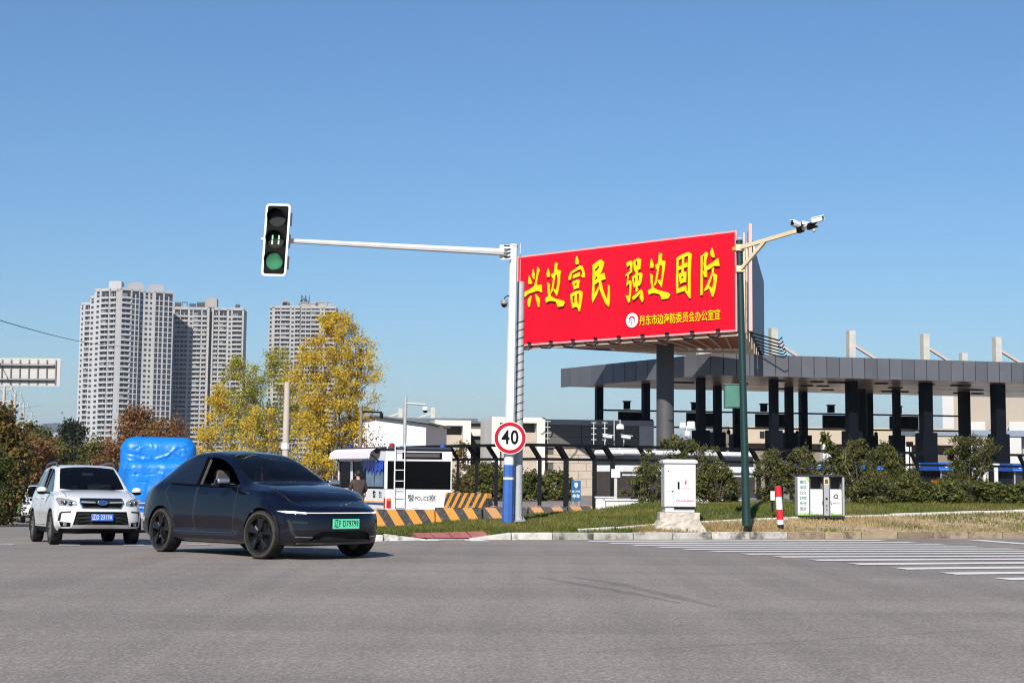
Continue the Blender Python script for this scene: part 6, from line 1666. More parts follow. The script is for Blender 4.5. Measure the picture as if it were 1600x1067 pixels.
def tarp_shape(mb, x0, x1, y0, y1, z0, z1, seed, nx_=72, ny_=44, nz_=64, rad=0.35, amp=0.06):
    rs_ = np.random.RandomState(seed); WV = [(rs_.uniform(-4, 4) * q_, rs_.uniform(-3, 3) * q_, rs_.uniform(-1.1, 1.1) * q_, rs_.uniform(0, 6.28), 0.62 / q_ ** .7) for q_ in (0.6, 0.9, 1.3, 1.8, 2.4, 3.2)]
    FOLDS = []
    fr = random.Random(seed * 5)
    hz_ = z1 - z0; wx_ = x1 - x0
    for _ in range(22):      # hanging pleats
        xx = x0 + wx_ * fr.uniform(-.1, 1.6); za = z0 + hz_ * fr.uniform(.35, .85); FOLDS.append((xx, za, xx + fr.uniform(-.14, .14), za - hz_ * fr.uniform(.25, .7), fr.choice((-1, 1, 1)) * fr.uniform(.02, .05), fr.uniform(.045, .11)))
    for _ in range(16):      # slanting creases pulled towards the corners
        xx = x0 + wx_ * fr.uniform(0, 1); za = z0 + hz_ * fr.uniform(.45, .98); an = fr.uniform(-.9, .9); ln = fr.uniform(.25, .8); FOLDS.append((xx, za, xx + ln * math.cos(an), za + ln * math.sin(an) * .8, fr.choice((-1, 1)) * fr.uniform(.012, .032), fr.uniform(.035, .075)))
    for _ in range(14):      # short crinkles along the upper edge
        xx = x0 + wx_ * fr.uniform(.05, .95); za = z1 - fr.uniform(.18, .42); FOLDS.append((xx, za, xx + fr.uniform(-.05, .05), za - fr.uniform(.1, .25), fr.uniform(-.03, .03), fr.uniform(.035, .055)))
    def warp(p):
        x, y, z = p
        cx, cy, cz = (x0 + x1) / 2, (y0 + y1) / 2, (z0 + z1) / 2; hx, hy, hz = (x1 - x0) / 2, (y1 - y0) / 2, (z1 - z0) / 2
        # rounded box
        q_ = Vector((max(-hx + rad, min(hx - rad, x - cx)), max(-hy + rad, min(hy - rad, y - cy)), max(-hz - 1, min(hz - rad, z - cz))))
        d_ = Vector((x - cx, y - cy, z - cz)) - q_
        p_ = q_ + (d_.normalized() * rad if d_.length > 1e-6 else d_) if d_.length > rad * 0.2 else q_ + d_
        c_ = Vector((cx, cy, cz)) + p_
        t_ = (z1 - c_.z)
        w_ = 0.0
        for (kx, ky, kz, p_0, am) in WV:
            a_ = kx * c_.x + ky * c_.y + kz * c_.z + p_0 + 0.9 * math.sin(2.1 * c_.z + p_0) + 0.7 * math.sin(2.6 * c_.x - p_0); w_ += am * (1 - 2.2 * abs(math.sin(a_)) ** 0.7)
        nrm_ = (c_ - Vector((cx, cy, cz + 0.2))); nrm_.z *= 0.5; nrm_ = nrm_.normalized()
        hs_ = math.sin(round(c_.x, 2) * 127.1 + round(c_.y, 2) * 311.7 + round(c_.z, 2) * 74.7) * 43758.5; hs_ -= math.floor(hs_)
        q1 = Vector((c_.x * 1.5, c_.y * 1.2, c_.z * .75 + seed)); q2 = Vector((c_.x * 2.2 + 7, c_.y * 2, c_.z * 2.0))
        rd_ = mnoise.ridged_multi_fractal(q1, .9, 2.3, 4, 1.0, 2.0) * .55 + mnoise.ridged_multi_fractal(q2, 1.0, 2.1, 3, 1.0, 2.0) * .35
        fo = 0.0
        u_ = c_.x + (c_.y - y0) * .8
        for (sx0, sz0, sx1, sz1, A_, w_) in FOLDS:
            ex, ez = sx1 - sx0, sz1 - sz0; tt = max(0, min(1, ((u_ - sx0) * ex + (c_.z - sz0) * ez) / (ex * ex + ez * ez)))
            dd = math.hypot(u_ - sx0 - ex * tt, c_.z - sz0 - ez * tt)
            if dd < w_: fo += A_ * (1 - dd / w_) ** 1.3 * min(1, 4 * (1 - tt) + .25) * min(1, 4 * tt + .25)
        return c_ + nrm_ * (amp * .28 * (rd_ - .9) + fo * (0.35 + 0.65 * min(1, t_ * 2.5)))
    def grid(f, na, nb_):
        o_ = len(mb.v); mb.v += [tuple(warp(f(i / na, j / nb_))) for i in range(na + 1) for j in range(nb_ + 1)]
        mb.f += [(o_ + i * (nb_ + 1) + j, o_ + (i + 1) * (nb_ + 1) + j, o_ + (i + 1) * (nb_ + 1) + j + 1, o_ + i * (nb_ + 1) + j + 1) for i in range(na) for j in range(nb_)]
    lx = lambda u: x0 + (x1 - x0) * u; ly = lambda u: y0 + (y1 - y0) * u; lz = lambda u: z0 + (z1 - z0) * u
    grid(lambda u, v: (lx(u), y0, lz(v)), nx_, nz_); grid(lambda u, v: (lx(u), y1, lz(v)), nx_, nz_)
    grid(lambda u, v: (x0, ly(u), lz(v)), ny_, nz_); grid(lambda u, v: (x1, ly(u), lz(v)), ny_, nz_); grid(lambda u, v: (lx(u), ly(v), z1), nx_, ny_)
Yk = 45.0
c_ = P(248, 740, Yk); zg = g(c_.x, Yk)
trk = thing('tarped_lorry', 'small lorry wrapped in shiny blue tarpaulin behind the white car', 'lorry', (c_.x, Yk, zg), math.radians(14)); hT = P(248, 681, Yk).z - zg
mb = MB(); tarp_shape(mb, -1.16, 1.16, 1.1, 4.6, 1.0, hT, 2, rad=0.42, amp=0.06); bm = bmesh.new(); me = bpy.data.meshes.new('tarpaulin'); me.from_pydata(mb.v, [], mb.f); bm.from_mesh(me); bmesh.ops.remove_doubles(bm, verts=bm.verts, dist=0.01); bmesh.ops.recalc_face_normals(bm, faces=bm.faces); bm.to_mesh(me); bm.free(); mk('load_tarpaulin', me, TARP, trk, True, 60)
mb = MB(); tarp_shape(mb, -1.0, 1.05, -0.3, 1.6, 0.55, hT - 0.72, 7, rad=0.3, amp=0.085); bm = bmesh.new(); me = bpy.data.meshes.new('tarpaulin'); me.from_pydata(mb.v, [], mb.f); bm.from_mesh(me); bmesh.ops.remove_doubles(bm, verts=bm.verts, dist=0.01); bmesh.ops.recalc_face_normals(bm, faces=bm.faces); bm.to_mesh(me); bm.free(); mk('cab_tarpaulin', me, TARP, trk, True, 60)
mb = MB(); mb.box(-0.95, 1.0, -0.1, 4.4, 0.45, 0.75); mb.build('chassis', BLACK, trk)
mb = MB(); mb.box(-0.98, 1.02, -0.5, -0.28, 0.42, 0.62); mb.build('bumper', STEEL, trk, bevel=0.03)
for x in (-0.85, 0.85):
    for y in (0.5, 3.6):
        mb = MB(); mb.lathe([(0.38, -0.12), (0.38, 0.12)], 22, Matrix.Translation((x, y, 0.38)) @ Matrix.Rotation(math.pi / 2, 4, 'Y')); mb.build('wheel', RUBBER, trk, bevel=0.03)
# rope round the tarpaulin
mb = MB()
for z in (0.78, 0.92): mb.tube([(-1.04, -0.36, z), (0, -0.4, z - 0.03), (1.1, -0.36, z)], 0.012, 5)
mb.build('rope', WHITE2, trk)
# ------------------------------------------------------------------ cars
def pchip(keys):
    xs = np.array([k[0] for k in keys], float); ys = np.array([k[1] for k in keys], float)
    h = np.diff(xs); d = np.diff(ys) / h; m_ = np.zeros(len(xs)); m_[0] = d[0]; m_[-1] = d[-1]
    for i in range(1, len(xs) - 1):
        if d[i - 1] * d[i] > 0:
            w1, w2 = 2 * h[i] + h[i - 1], h[i] + 2 * h[i - 1]; m_[i] = (w1 + w2) / (w1 / d[i - 1] + w2 / d[i])
    def f(x):
        x = min(max(x, xs[0]), xs[-1]); i = min(max(int(np.searchsorted(xs, x)) - 1, 0), len(xs) - 2)
        t = (x - xs[i]) / h[i]; t2, t3 = t * t, t * t * t
        return (2 * t3 - 3 * t2 + 1) * ys[i] + (t3 - 2 * t2 + t) * h[i] * m_[i] + (-2 * t3 + 3 * t2) * ys[i + 1] + (t3 - t2) * h[i] * m_[i + 1]
    return f

def catmull(P_, seg):
    out = []
    n = len(P_)
    for i in range(n - 1):
        p0 = P_[max(i - 1, 0)]; p1 = P_[i]; p2 = P_[i + 1]; p3 = P_[min(i + 2, n - 1)]
        l_ = (p2 - p1).length
        t1 = (p2 - p0); t2 = (p3 - p1)
        t1 = t1.normalized() * l_ * 0.8 if t1.length > 1e-6 else t1; t2 = t2.normalized() * l_ * 0.8 if t2.length > 1e-6 else t2
        for k in range(seg[i]):
            t = k / seg[i]; a, b_, c, d = 2 * t**3 - 3 * t**2 + 1, t**3 - 2 * t**2 + t, -2 * t**3 + 3 * t**2, t**3 - t**2
            out.append(p1 * a + t1 * b_ + p2 * c + t2 * d)
    out.append(P_[-1]); return out

def car_body(s):
    f = {k: pchip(s[k]) for k in ('ztop', 'zsh', 'zrail', 'hwrail', 'hw', 'hwsh', 'zbot', 'front', 'rear')}
    L2 = s['L'] / 2; seg = [2, 2, 4, 4, 7, 3, 12, 4, 7]; hwf = f['hw'](L2); hwr = f['hw'](-L2)
    def plan(y, hw, R, n):
        t = min(abs(y) / hw, 1.0); return R * (1 - (1 - t**n)**(1 / n))
    def Xf(y, z): return L2 - plan(y, hwf * 1.002, s['Rf'], s['nf']) - f['front'](z)
    def Xr(y, z): return -L2 + plan(y, hwr * 1.002, s['Rr'], s['nr']) + f['rear'](z)
    xs = list(np.linspace(-L2, L2, 116))
    rings = []
    for x in xs:
        zb, zs, zt, zr = f['zbot'](x), f['zsh'](x), f['ztop'](x), f['zrail'](x); hw, hs, hr = f['hw'](x), f['hwsh'](x), f['hwrail'](x)
        zm = s.get('zmid', 0.6); zm = min(zm, zb + (zs - zb) * 0.55)
        pts = [Vector((0, zb)), Vector((hw * 0.8, zb)), Vector((hw - 0.03, zb + 0.07)), Vector((hw - s.get('crease', 0.0) * sm(1.15, .7, abs(x)), zb + (zm - zb) * .62)), Vector((hw, zm)), Vector((hs + (hw - hs) * 0.35, zs - 0.09)), Vector((hs - 0.015, zs)),
               Vector((hr, zr)), Vector((hr * 0.82, zr + (zt - zr) * 0.62)), Vector((0, zt))]
        half = catmull(pts, seg); n = len(half)
        ring = [(p.x, p.y) for p in half] + [(-p.x, p.y) for p in half[-2:0:-1]]
        wf = max(0, (x - (L2 - 1.25)) / 1.25)**2; wr = max(0, (-L2 + 1.0 - x) / 1.0)**2
        rings.append([Vector((x - wf * (L2 - Xf(y, z)) + wr * (Xr(y, z) + L2), y, z)) for y, z in ring])
    bm = bmesh.new(); nr = len(rings[0])
    V = [[bm.verts.new(v) for v in r] for r in rings]
    for i in range(len(V) - 1):
        for k in range(nr):
            k2 = (k + 1) % nr; bm.faces.new((V[i][k], V[i + 1][k], V[i + 1][k2], V[i][k2]))
    for end, X_ in ((V[-1], Xf), (V[0], Xr)):
        zc = sum(v.co.z for v in end) / nr; prev = end
        for t in (0.95, 0.89, 0.82, 0.74, 0.65, 0.55, 0.45, 0.34, 0.22, 0.1):
            cur = []
            for v in end:
                y, z = v.co.y * t, zc + (v.co.z - zc) * t; cur.append(bm.verts.new((X_(y, z), y, z)))
            for k in range(nr):
                k2 = (k + 1) % nr; q = (prev[k], cur[k], cur[k2], prev[k2]); bm.faces.new(q if X_ is Xf else q[::-1])
            prev = cur
        c = bm.verts.new((X_(0, zc), 0, zc))
        for k in range(nr):
            q = (prev[k], c, prev[(k + 1) % nr]); bm.faces.new(q if X_ is Xf else q[::-1])
    bmesh.ops.recalc_face_normals(bm, faces=bm.faces); bm.normal_update()
    return bm

AX = {'y': (0, 2, 1), 'x': (1, 2, 0), 'z': (0, 1, 2)}
def select_poly(bm, poly, axis, sgn, lim=None, nmin=0.0):
    """cut the skin along a polygon drawn in a projection and return the faces inside it"""
    i, j, k = AX[axis]; n = len(poly); mg = 0.03
    lo = (min(p[0] for p in poly) - mg, min(p[1] for p in poly) - mg); hi = (max(p[0] for p in poly) + mg, max(p[1] for p in poly) + mg)
    def near():
        out = []
        for f in bm.faces:
            if f.normal[k] * sgn <= nmin: continue
            if lim and not (lim[0] <= f.calc_center_median()[k] * sgn <= lim[1]): continue
            a = [v.co[i] for v in f.verts]; b_ = [v.co[j] for v in f.verts]
            if max(a) < lo[0] or min(a) > hi[0] or max(b_) < lo[1] or min(b_) > hi[1]: continue
            out.append(f)
        return out
    for q in range(n):
        p0, p1 = poly[q], poly[(q + 1) % n]; fs = near()
        # only faces the edge really crosses
        e0, e1 = (min(p0[0], p1[0]) - mg, min(p0[1], p1[1]) - mg), (max(p0[0], p1[0]) + mg, max(p0[1], p1[1]) + mg)
        fs = [f for f in fs if max(v.co[i] for v in f.verts) >= e0[0] and min(v.co[i] for v in f.verts) <= e1[0] and max(v.co[j] for v in f.verts) >= e0[1] and min(v.co[j] for v in f.verts) <= e1[1]]
        co = [0, 0, 0]; co[i], co[j] = p0; no = [0, 0, 0]; no[i], no[j] = p1[1] - p0[1], -(p1[0] - p0[0])
        geom = list({v for f in fs for v in f.verts}) + list({e for f in fs for e in f.edges}) + fs
        if geom: bmesh.ops.bisect_plane(bm, geom=geom, dist=1e-5, plane_co=co, plane_no=no)
    bm.normal_update()
    def inside(x, y):
        c = False
        for q in range(n):
            (x1, y1), (x2, y2) = poly[q], poly[(q + 1) % n]
            if (y1 > y) != (y2 > y) and x < (x2 - x1) * (y - y1) / (y2 - y1) + x1: c = not c
        return c
    res = []
    for f in near():
        c = f.calc_center_median()
        if inside(c[i], c[j]): res.append(f)
    return res

def lift(bm, faces, name, mat, parent, push=0.0, axis=None, offset=0.0, smooth=True, thick=0.0):
    """take faces out of the skin into an object of their own"""
    if not faces: return None
    nb = bmesh.new(); mp = {}
    for f in faces:
        vs = []
        for v in f.verts:
            if v.index not in mp or mp[v.index][0] is not v:
                pass
            vs.append(v)
        for v in vs:
            if v not in mp: mp[v] = nb.verts.new(v.co + (v.normal * offset if offset else Vector((0, 0, 0))))
        nb.faces.new([mp[v] for v in vs])
    if push:
        bnd = [e for e in nb.edges if len(e.link_faces) == 1]
        r = bmesh.ops.extrude_face_region(nb, geom=list(nb.faces)); vs = [g_ for g_ in r['geom'] if isinstance(g_, bmesh.types.BMVert)]
        d = Vector((0, 0, 0)); d['xyz'.index(axis[-1])] = push * (1 if axis[0] != '-' else -1)
        bmesh.ops.translate(nb, vec=d, verts=vs)
        old = [f for f in nb.faces if all(v not in set(vs) for v in f.verts)]
        bmesh.ops.delete(nb, geom=old, context='FACES')
    if thick:
        bmesh.ops.solidify(nb, geom=list(nb.faces), thickness=thick)
    me = bpy.data.meshes.new(name); nb.to_mesh(me); nb.free()
    o = mk(name, me, mat, parent, smooth, 50)
    bmesh.ops.delete(bm, geom=faces, context='FACES')
    return o

def circle_poly(cx, cz, r, n=26): return [(cx + r * math.cos(2 * math.pi * i / n), cz + r * math.sin(2 * math.pi * i / n)) for i in range(n)]
def line_poly(a, b_, w_):
    d = Vector((b_[0] - a[0], b_[1] - a[1])).normalized(); n = Vector((-d.y, d.x)) * w_ / 2
    return [(a[0] - n.x, a[1] - n.y), (b_[0] - n.x, b_[1] - n.y), (b_[0] + n.x, b_[1] + n.y), (a[0] + n.x, a[1] + n.y)]

SEAM = M('panel gap', (0.006, 0.006, 0.007), 0.7)
DOORGAP = M('door gap highlight', (0.028, 0.027, 0.027), 0.7)  # edge highlight of the gaps painted in as a lighter grey
LINER = M('wheel arch liner', (0.008, 0.008, 0.009), 0.9)
CARGLASS = glassmat('windscreen glass', (0.004, 0.005, 0.007), 0.55)
PRIVGLASS = glassmat('privacy glass', (0.006, 0.009, 0.018), 0.1)
SEATM = M('dark seat fabric', (0.028, 0.026, 0.026), 0.85); SEATG = M('grey seat fabric', (0.075, 0.066, 0.063), 0.8)
LAMPGL = M('lamp glass', (0.36, 0.38, 0.41), 0.1, 0.5); LAMPDK = M('lamp interior', (0.04, 0.042, 0.046), 0.15, 0.5)
DIRTYRIM = M('black wheel cover', (0.006, 0.006, 0.007), 0.3, var=0.3, scale=10, spec=0.5)
TYREDUST = M('dusty tyre shoulder', (0.06, 0.05, 0.04), 0.95, var=0.35, scale=14)

def wheel(parent, loc, R, wd, side, style, steer=0.0):
    """side = +1 left of the car, -1 right; outer face looks away from the car"""
    e = bpy.data.objects.new('wheel', None); COL.objects.link(e); e.parent = parent; e.location = loc; e.rotation_euler = (0, 0, steer)
    T = Matrix.Rotation(-math.pi / 2 * side, 4, 'X')      # local z -> outward
    h = wd / 2; r = R * (0.75 if style == 'cover' else 0.69)
    mb = MB(); mb.lathe([(r, -h * 0.9), (r * 1.06, -h), (R * 0.93, -h), (R, -h * 0.72), (R, h * 0.72), (R * 0.93, h), (r * 1.06, h), (r, h * 0.9)], 40, T, closed=True)
    mb.build('tyre', RUBBER, e, smooth=True)
    mb = MB(); mb.lathe([(R * 0.955, h * 0.935), (R * 0.9, h * 1.012), (R * 0.86, h * 1.012), (R * 0.86, h * 0.95), (R * 0.93, h * 0.9)], 40, T, closed=True); mb.build('tyre_shoulder', TYREDUST, e, smooth=True)
    rim = MB(); rim.lathe([(r * 1.01, -h * 0.3), (r * 1.01, h * 0.92), (r * 0.93, h * 0.86), (r * 0.9, h * 0.3), (0.02, h * 0.28)], 40, T)
    ro = rim.build('rim', DIRTYRIM if style == 'cover' else M('dark alloy', (0.05, 0.05, 0.053), 0.4, 0.6), e, smooth=True)
    n = 5
    for k in range(n):
        a = 2 * math.pi * k / n + 0.3; mb = MB()
        if style == 'cover':
            prof = [(0.16, -0.16), (0.5, -0.34), (0.92, -0.34), (0.92, 0.2), (0.6, 0.18), (0.16, 0.2)]
            z0 = h * 0.62
            pts = []
            for (rr_, t) in prof: pts.append(Vector((rr_ * r * math.cos(a + t), rr_ * r * math.sin(a + t), z0 + (0.02 if t > 0 else 0.0))))
            mb.prism([T @ p for p in pts], T.to_3x3() @ Vector((0, 0, 0.03))); mb.build('spoke', DIRTYRIM, ro, bevel=0.006)
        else:
            for da in (-0.16, 0.16):
                p0 = Vector((0.12 * r * math.cos(a + da * 3), 0.12 * r * math.sin(a + da * 3), h * 0.66)); p1 = Vector((0.93 * r * math.cos(a + da), 0.93 * r * math.sin(a + da), h * 0.82))
                mb.bar(T @ p0, T @ p1, 0.036, 0.03, up=T.to_3x3() @ Vector((0, 0, 1)))
            mb.build('spoke', M('machined alloy', (0.45, 0.45, 0.46), 0.3, 0.9), ro)
    mb = MB(); mb.lathe([(r * 0.17, h * 0.6), (r * 0.17, h * 0.72), (r * 0.1, h * 0.74)], 18, T); mb.build('centre_cap', DIRTYRIM, ro, smooth=True)
    if style == 'cover':
        mb = MB(); a = 2.35 if side < 0 else 0.8; p0 = Vector((0.3 * r * math.cos(a), 0.3 * r * math.sin(a), h * 0.72)); p1 = Vector((0.62 * r * math.cos(a), 0.62 * r * math.sin(a), h * 0.72)); mb.bar(T @ p0, T @ p1, 0.042, 0.01, up=T.to_3x3() @ Vector((0, 0, 1))); mb.build('cover_glint', CHROME, ro)  # chrome bar added as a painted highlight on the cover
    return e

def seat(parent, x, y, z, mat, w_=0.5):
    mb = MB(); mb.box(x - 0.25, x + 0.28, y - w_ / 2, y + w_ / 2, z, z + 0.14)
    mb.prism([(x - 0.2, y - w_ / 2, z + 0.12), (x - 0.06, y - w_ / 2, z + 0.14), (x - 0.24, y - w_ / 2, z + 0.68), (x - 0.36, y - w_ / 2, z + 0.66)], (0, w_, 0))
    s = mb.build('seat', mat, parent, bevel=0.05, seg=2)
    mb = MB(); mb.box(x - 0.36, x - 0.26, y - 0.13, y + 0.13, z + 0.7, z + 0.88); mb.build('headrest', mat, s, bevel=0.06, seg=3)

def place_car(t, X, Y, ang, wb=2.7, track=1.6):
    """stand the car on the (gently sloping) road"""
    d = Vector((math.cos(ang), math.sin(ang))); l_ = Vector((-d.y, d.x)); c = Vector((X, Y))
    zf = (g(*(c + d * wb / 2 + l_ * track / 2)) + g(*(c + d * wb / 2 - l_ * track / 2))) / 2; zr = (g(*(c - d * wb / 2 + l_ * track / 2)) + g(*(c - d * wb / 2 - l_ * track / 2))) / 2
    zl_ = g(*(c + l_ * track / 2)); zr_ = g(*(c - l_ * track / 2))
    fx = Vector((d.x * wb, d.y * wb, zf - zr)).normalized(); ly = Vector((l_.x * track, l_.y * track, zl_ - zr_)).normalized(); uz = fx.cross(ly).normalized(); ly = uz.cross(fx)
    M4 = Matrix((fx, ly, uz)).transposed().to_4x4(); t.rotation_euler = M4.to_euler(); t.location = (X, Y, (zf + zr) / 2 + 0.003)

def finish_body(bm, name, mat, t):
    me = bpy.data.meshes.new(name); bm.to_mesh(me); bm.free(); return mk(name, me, mat, t, True, 42)

def plate(parent, loc, pitch, w_, h, col, txt, tcol, first):
    e = bpy.data.objects.new('number_plate', None); COL.objects.link(e); e.parent = parent; e.location = loc; e.rotation_euler = (0, pitch, math.pi / 2)
    # in this frame local -y looks forward out of the car
    mb = MB(); mb.box(-w_ / 2, w_ / 2, -0.008, 0.004, -h / 2, h / 2); mb.build('plate', col, e, bevel=0.003)
    if not txt: return e
    me = text_mesh(txt, h * 0.9, 0.001, 0.78, 0.0008, space=1.18); xs_ = [v.co.x for v in me.vertices]; W0 = max(xs_) - min(xs_); c0 = (max(xs_) + min(xs_)) / 2
    me.transform(Matrix.Translation((0, -0.0095, 0)) @ Matrix.Diagonal((w_ * 0.9 / W0, 1, 1, 1)) @ Matrix.Translation((-c0, 0, 0))); mk('plate_text', me, tcol, e)
    return e

def arches(bm, t, axles, R, y_in, zc):
    for xa in axles:
        for sgn in (1, -1):
            fs = select_poly(bm, circle_poly(xa, zc, R), 'y', sgn, (0.4, 2))
            bmesh.ops.delete(bm, geom=fs, context='FACES')
            fs = [f for f in bm.faces if abs(f.calc_center_median().x - xa) < R * 0.93 and f.calc_center_median().z < 0.33 and f.calc_center_median().y * sgn > y_in]
            bmesh.ops.delete(bm, geom=fs, context='FACES')
            mb = MB(); n = 22; vs = []
            for i in range(n + 1):
                a = -0.25 + (math.pi + 0.5) * i / n
                for y in (y_in, y_in + 0.38): vs.append((xa + (R + 0.012) * math.cos(a), sgn * min(y, 0.9), zc + (R + 0.012) * math.sin(a)))
            fs_ = [(2 * i, 2 * i + 1, 2 * i + 3, 2 * i + 2) for i in range(n)]
            mb.add(vs, fs_); mb.add([vs[2 * i] for i in range(n + 1)], [tuple(range(n + 1))]); mb.build('wheel_arch_liner', LINER, t, recalc=False)

# ---------------- dark electric crossover
NAVY = paintmat('navy black car paint', (0.002, 0.003, 0.0095), 0.0, (0.07, 0.052, 0.038), 0.22, zmax=0.7)
def make_dark():
    t = thing('car', 'dark navy electric crossover turning, front right window open, green plate', 'car')
    s = dict(crease=0.04, L=4.79, Rf=0.52, nf=2.3, Rr=0.34, nr=2.6, zmid=0.58,
        ztop=[(-2.395, .88), (-2.34, 1.03), (-2.25, 1.125), (-2.0, 1.235), (-1.6, 1.425), (-1.2, 1.565), (-.8, 1.634), (-.45, 1.642), (-.1, 1.605), (.2, 1.515), (.6, 1.325), (.95, 1.135), (1.2, 1.105), (1.6, 1.045), (2.0, .95), (2.25, .85), (2.395, .765)],
        zsh=[(-2.395, .82), (-2.25, 1.0), (-1.9, 1.06), (-1.5, 1.085), (-1, 1.08), (0, 1.045), (1.0, 1.015), (1.6, .965), (2.0, .88), (2.3, .77), (2.395, .715)],
        zrail=[(-2.395, .86), (-2.25, 1.05), (-2.0, 1.15), (-1.6, 1.325), (-1.2, 1.47), (-.8, 1.55), (-.4, 1.56), (-.05, 1.52), (.25, 1.425), (.65, 1.235), (.98, 1.09), (1.2, 1.055), (1.6, 1.005), (2.0, .915), (2.3, .80), (2.395, .74)],
        hwrail=[(-2.395, .62), (-2.1, .62), (-1.6, .60), (-1.0, .60), (-.4, .61), (0, .63), (.5, .69), (1.0, .76), (1.6, .76), (2.1, .70), (2.395, .60)],
        hw=[(-2.395, .84), (-2.1, .91), (-1.5, .958), (-1.2, .955), (-.6, .94), (.5, .94), (1.2, .95), (1.6, .955), (2.0, .93), (2.395, .86)],
        hwsh=[(-2.395, .78), (-2.0, .85), (-1.5, .90), (-.5, .875), (.6, .875), (1.2, .89), (1.6, .90), (2.0, .86), (2.395, .76)],
        zbot=[(-2.395, .30), (-2.1, .22), (-1.2, .185), (1.2, .185), (2.0, .19), (2.395, .22)],
        front=[(.15, .16), (.22, .09), (.3, .03), (.42, .0), (.58, .01), (.66, .03), (.72, .07), (.76, .13), (.85, .3)],
        rear=[(.2, .14), (.35, .03), (.5, 0), (.7, .03), (.85, .06), (.95, .12), (1.05, .2), (1.2, .34)])
    bm = car_body(s)
    fa, ra = 1.515, -1.375; zc = 0.355
    arches(bm, t, (fa, ra), 0.398, 0.56, zc)
    L = lambda *a, **k: lift(bm, *a, **k)
    # windscreen, glass roof, rear screen
    ws = [(.985, -.35), (.985, .35), (.90, .665), (.40, .615), (.0, .545), (-.02, .3), (-.02, -.3), (.0, -.545), (.40, -.615), (.90, -.665)]
    L(select_poly(bm, ws, 'z', 1, (0.95, 2)), 'windscreen', CARGLASS, t)
    L(select_poly(bm, [(-.08, -.53), (-.08, .53), (-1.15, .515), (-1.15, -.515)], 'z', 1, (1.2, 2)), 'glass_roof', PRIVGLASS, t)
    L(select_poly(bm, [(-1.25, -.5), (-1.25, .5), (-2.02, .5), (-2.02, -.5)], 'z', 1, (1.0, 2)), 'rear_screen', PRIVGLASS, t)
    wins = {'front_window': [(.78, 1.095), (.36, 1.355), (.08, 1.465), (-.14, 1.51), (-.33, 1.525), (-.31, 1.085)],
            'rear_window': [(-.42, 1.09), (-.44, 1.53), (-.8, 1.515), (-1.12, 1.46), (-1.2, 1.12)],
            'quarter_window': [(-1.25, 1.12), (-1.17, 1.445), (-1.5, 1.33), (-1.83, 1.18), (-1.9, 1.14), (-1.75, 1.12)]}
    for nm, poly in wins.items():
        for sg_ in (1, -1):
            fs = select_poly(bm, poly, 'y', sg_, (0.4, 2), 0.15)
            if nm == 'front_window' and sg_ == -1:
                bmesh.ops.delete(bm, geom=fs, context='FACES')
            else: L(fs, 'window', PRIVGLASS, t)
    # door panels with their gaps
    door_f = [(.72, .36), (.80, .60), (.83, .98), (.76, 1.085), (-.33, 1.065), (-.36, .36)]
    door_r = [(-.385, .36), (-.365, 1.065), (-1.16, 1.1), (-1.27, .98), (-1.0, .62), (-.93, .36)]
    for poly in (door_f, door_r):
        for sg_ in (1, -1):
            for q in range(len(poly)):
                a, b_ = poly[q], poly[(q + 1) % len(poly)]
                if a[1] > 1.0 and b_[1] > 1.0: continue
                L(select_poly(bm, line_poly(a, b_, 0.011), 'y', sg_, (0.5, 2)), 'panel_gap', DOORGAP, t, smooth=False)
            d = L(select_poly(bm, poly, 'y', sg_, (0.5, 2)), 'door', NAVY, t)
            xh = -.12 if poly is door_f else -.95
            mb = MB(); mb.box(xh - .13, xh + .07, sg_ * .905 - .012, sg_ * .905 + .012, .955, .975); mb.build('handle', NAVY, d, bevel=.006)
    # bonnet gaps
    for a, b_ in (((1.02, .70), (1.7, .71)), ((1.7, .71), (2.06, .60)), ((2.06, .60), (2.17, .3)), ((2.17, .3), (2.17, -.3)), ((2.17, -.3), (2.06, -.6)), ((2.06, -.6), (1.7, -.71)), ((1.7, -.71), (1.02, -.70))):
        L(select_poly(bm, line_poly(a, b_, 0.012), 'z', 1, (0.6, 2)), 'bonnet_gap', SEAM, t, smooth=False)
    # nose: light bar, lower intake, side vents
    L(select_poly(bm, [(-.60, .673), (.60, .673), (.60, .684), (-.60, .684)], 'x', 1, (1.2, 3)), 'light_bar', emis('light bar', (1, .98, .95), 0.6), t, offset=0.004)
    for sg_ in (1, -1):
        L(select_poly(bm, [(sg_ * .60, .664), (sg_ * .81, .678), (sg_ * .855, .704), (sg_ * .80, .708), (sg_ * .60, .687)], 'x', 1, (1.2, 3)), 'headlight', emis('head lamp', (1, .98, .95), 0.9), t, offset=0.004)
        L(select_poly(bm, [(sg_ * .60, .52), (sg_ * .79, .545), (sg_ * .79, .575), (sg_ * .57, .575)], 'x', 1, (1.2, 3)), 'projector_lamp', LAMPDK, t, push=-0.03, axis='x')
        for q_ in (((sg_ * .80, .575), (sg_ * .775, .40)), ((sg_ * .775, .40), (sg_ * .74, .345))):
            L(select_poly(bm, line_poly(q_[0], q_[1], .03), 'x', 1, (1.2, 3)), 'bumper_duct', SEAM, t, smooth=False)
        L(select_poly(bm, line_poly((sg_ * .74, .335), (sg_ * .52, .325), .012), 'x', 1, (1.2, 3)), 'bright_trim', CHROME, t, smooth=False)
    L(select_poly(bm, [(-.46, .29), (.46, .29), (.56, .265), (.50, .36), (.40, .41), (-.40, .41), (-.50, .36), (-.56, .265)], 'x', 1, (1.2, 3)), 'lower_intake', LINER, t, push=-0.06, axis='x')
    L(select_poly(bm, [(-.7, .222), (.7, .222), (.7, .245), (-.7, .245)], 'x', 1, (1.2, 3)), 'bumper_lip', M('grey lip', (.08, .08, .085), .5), t, smooth=False)
    finish_body(bm, 'body', NAVY, t)
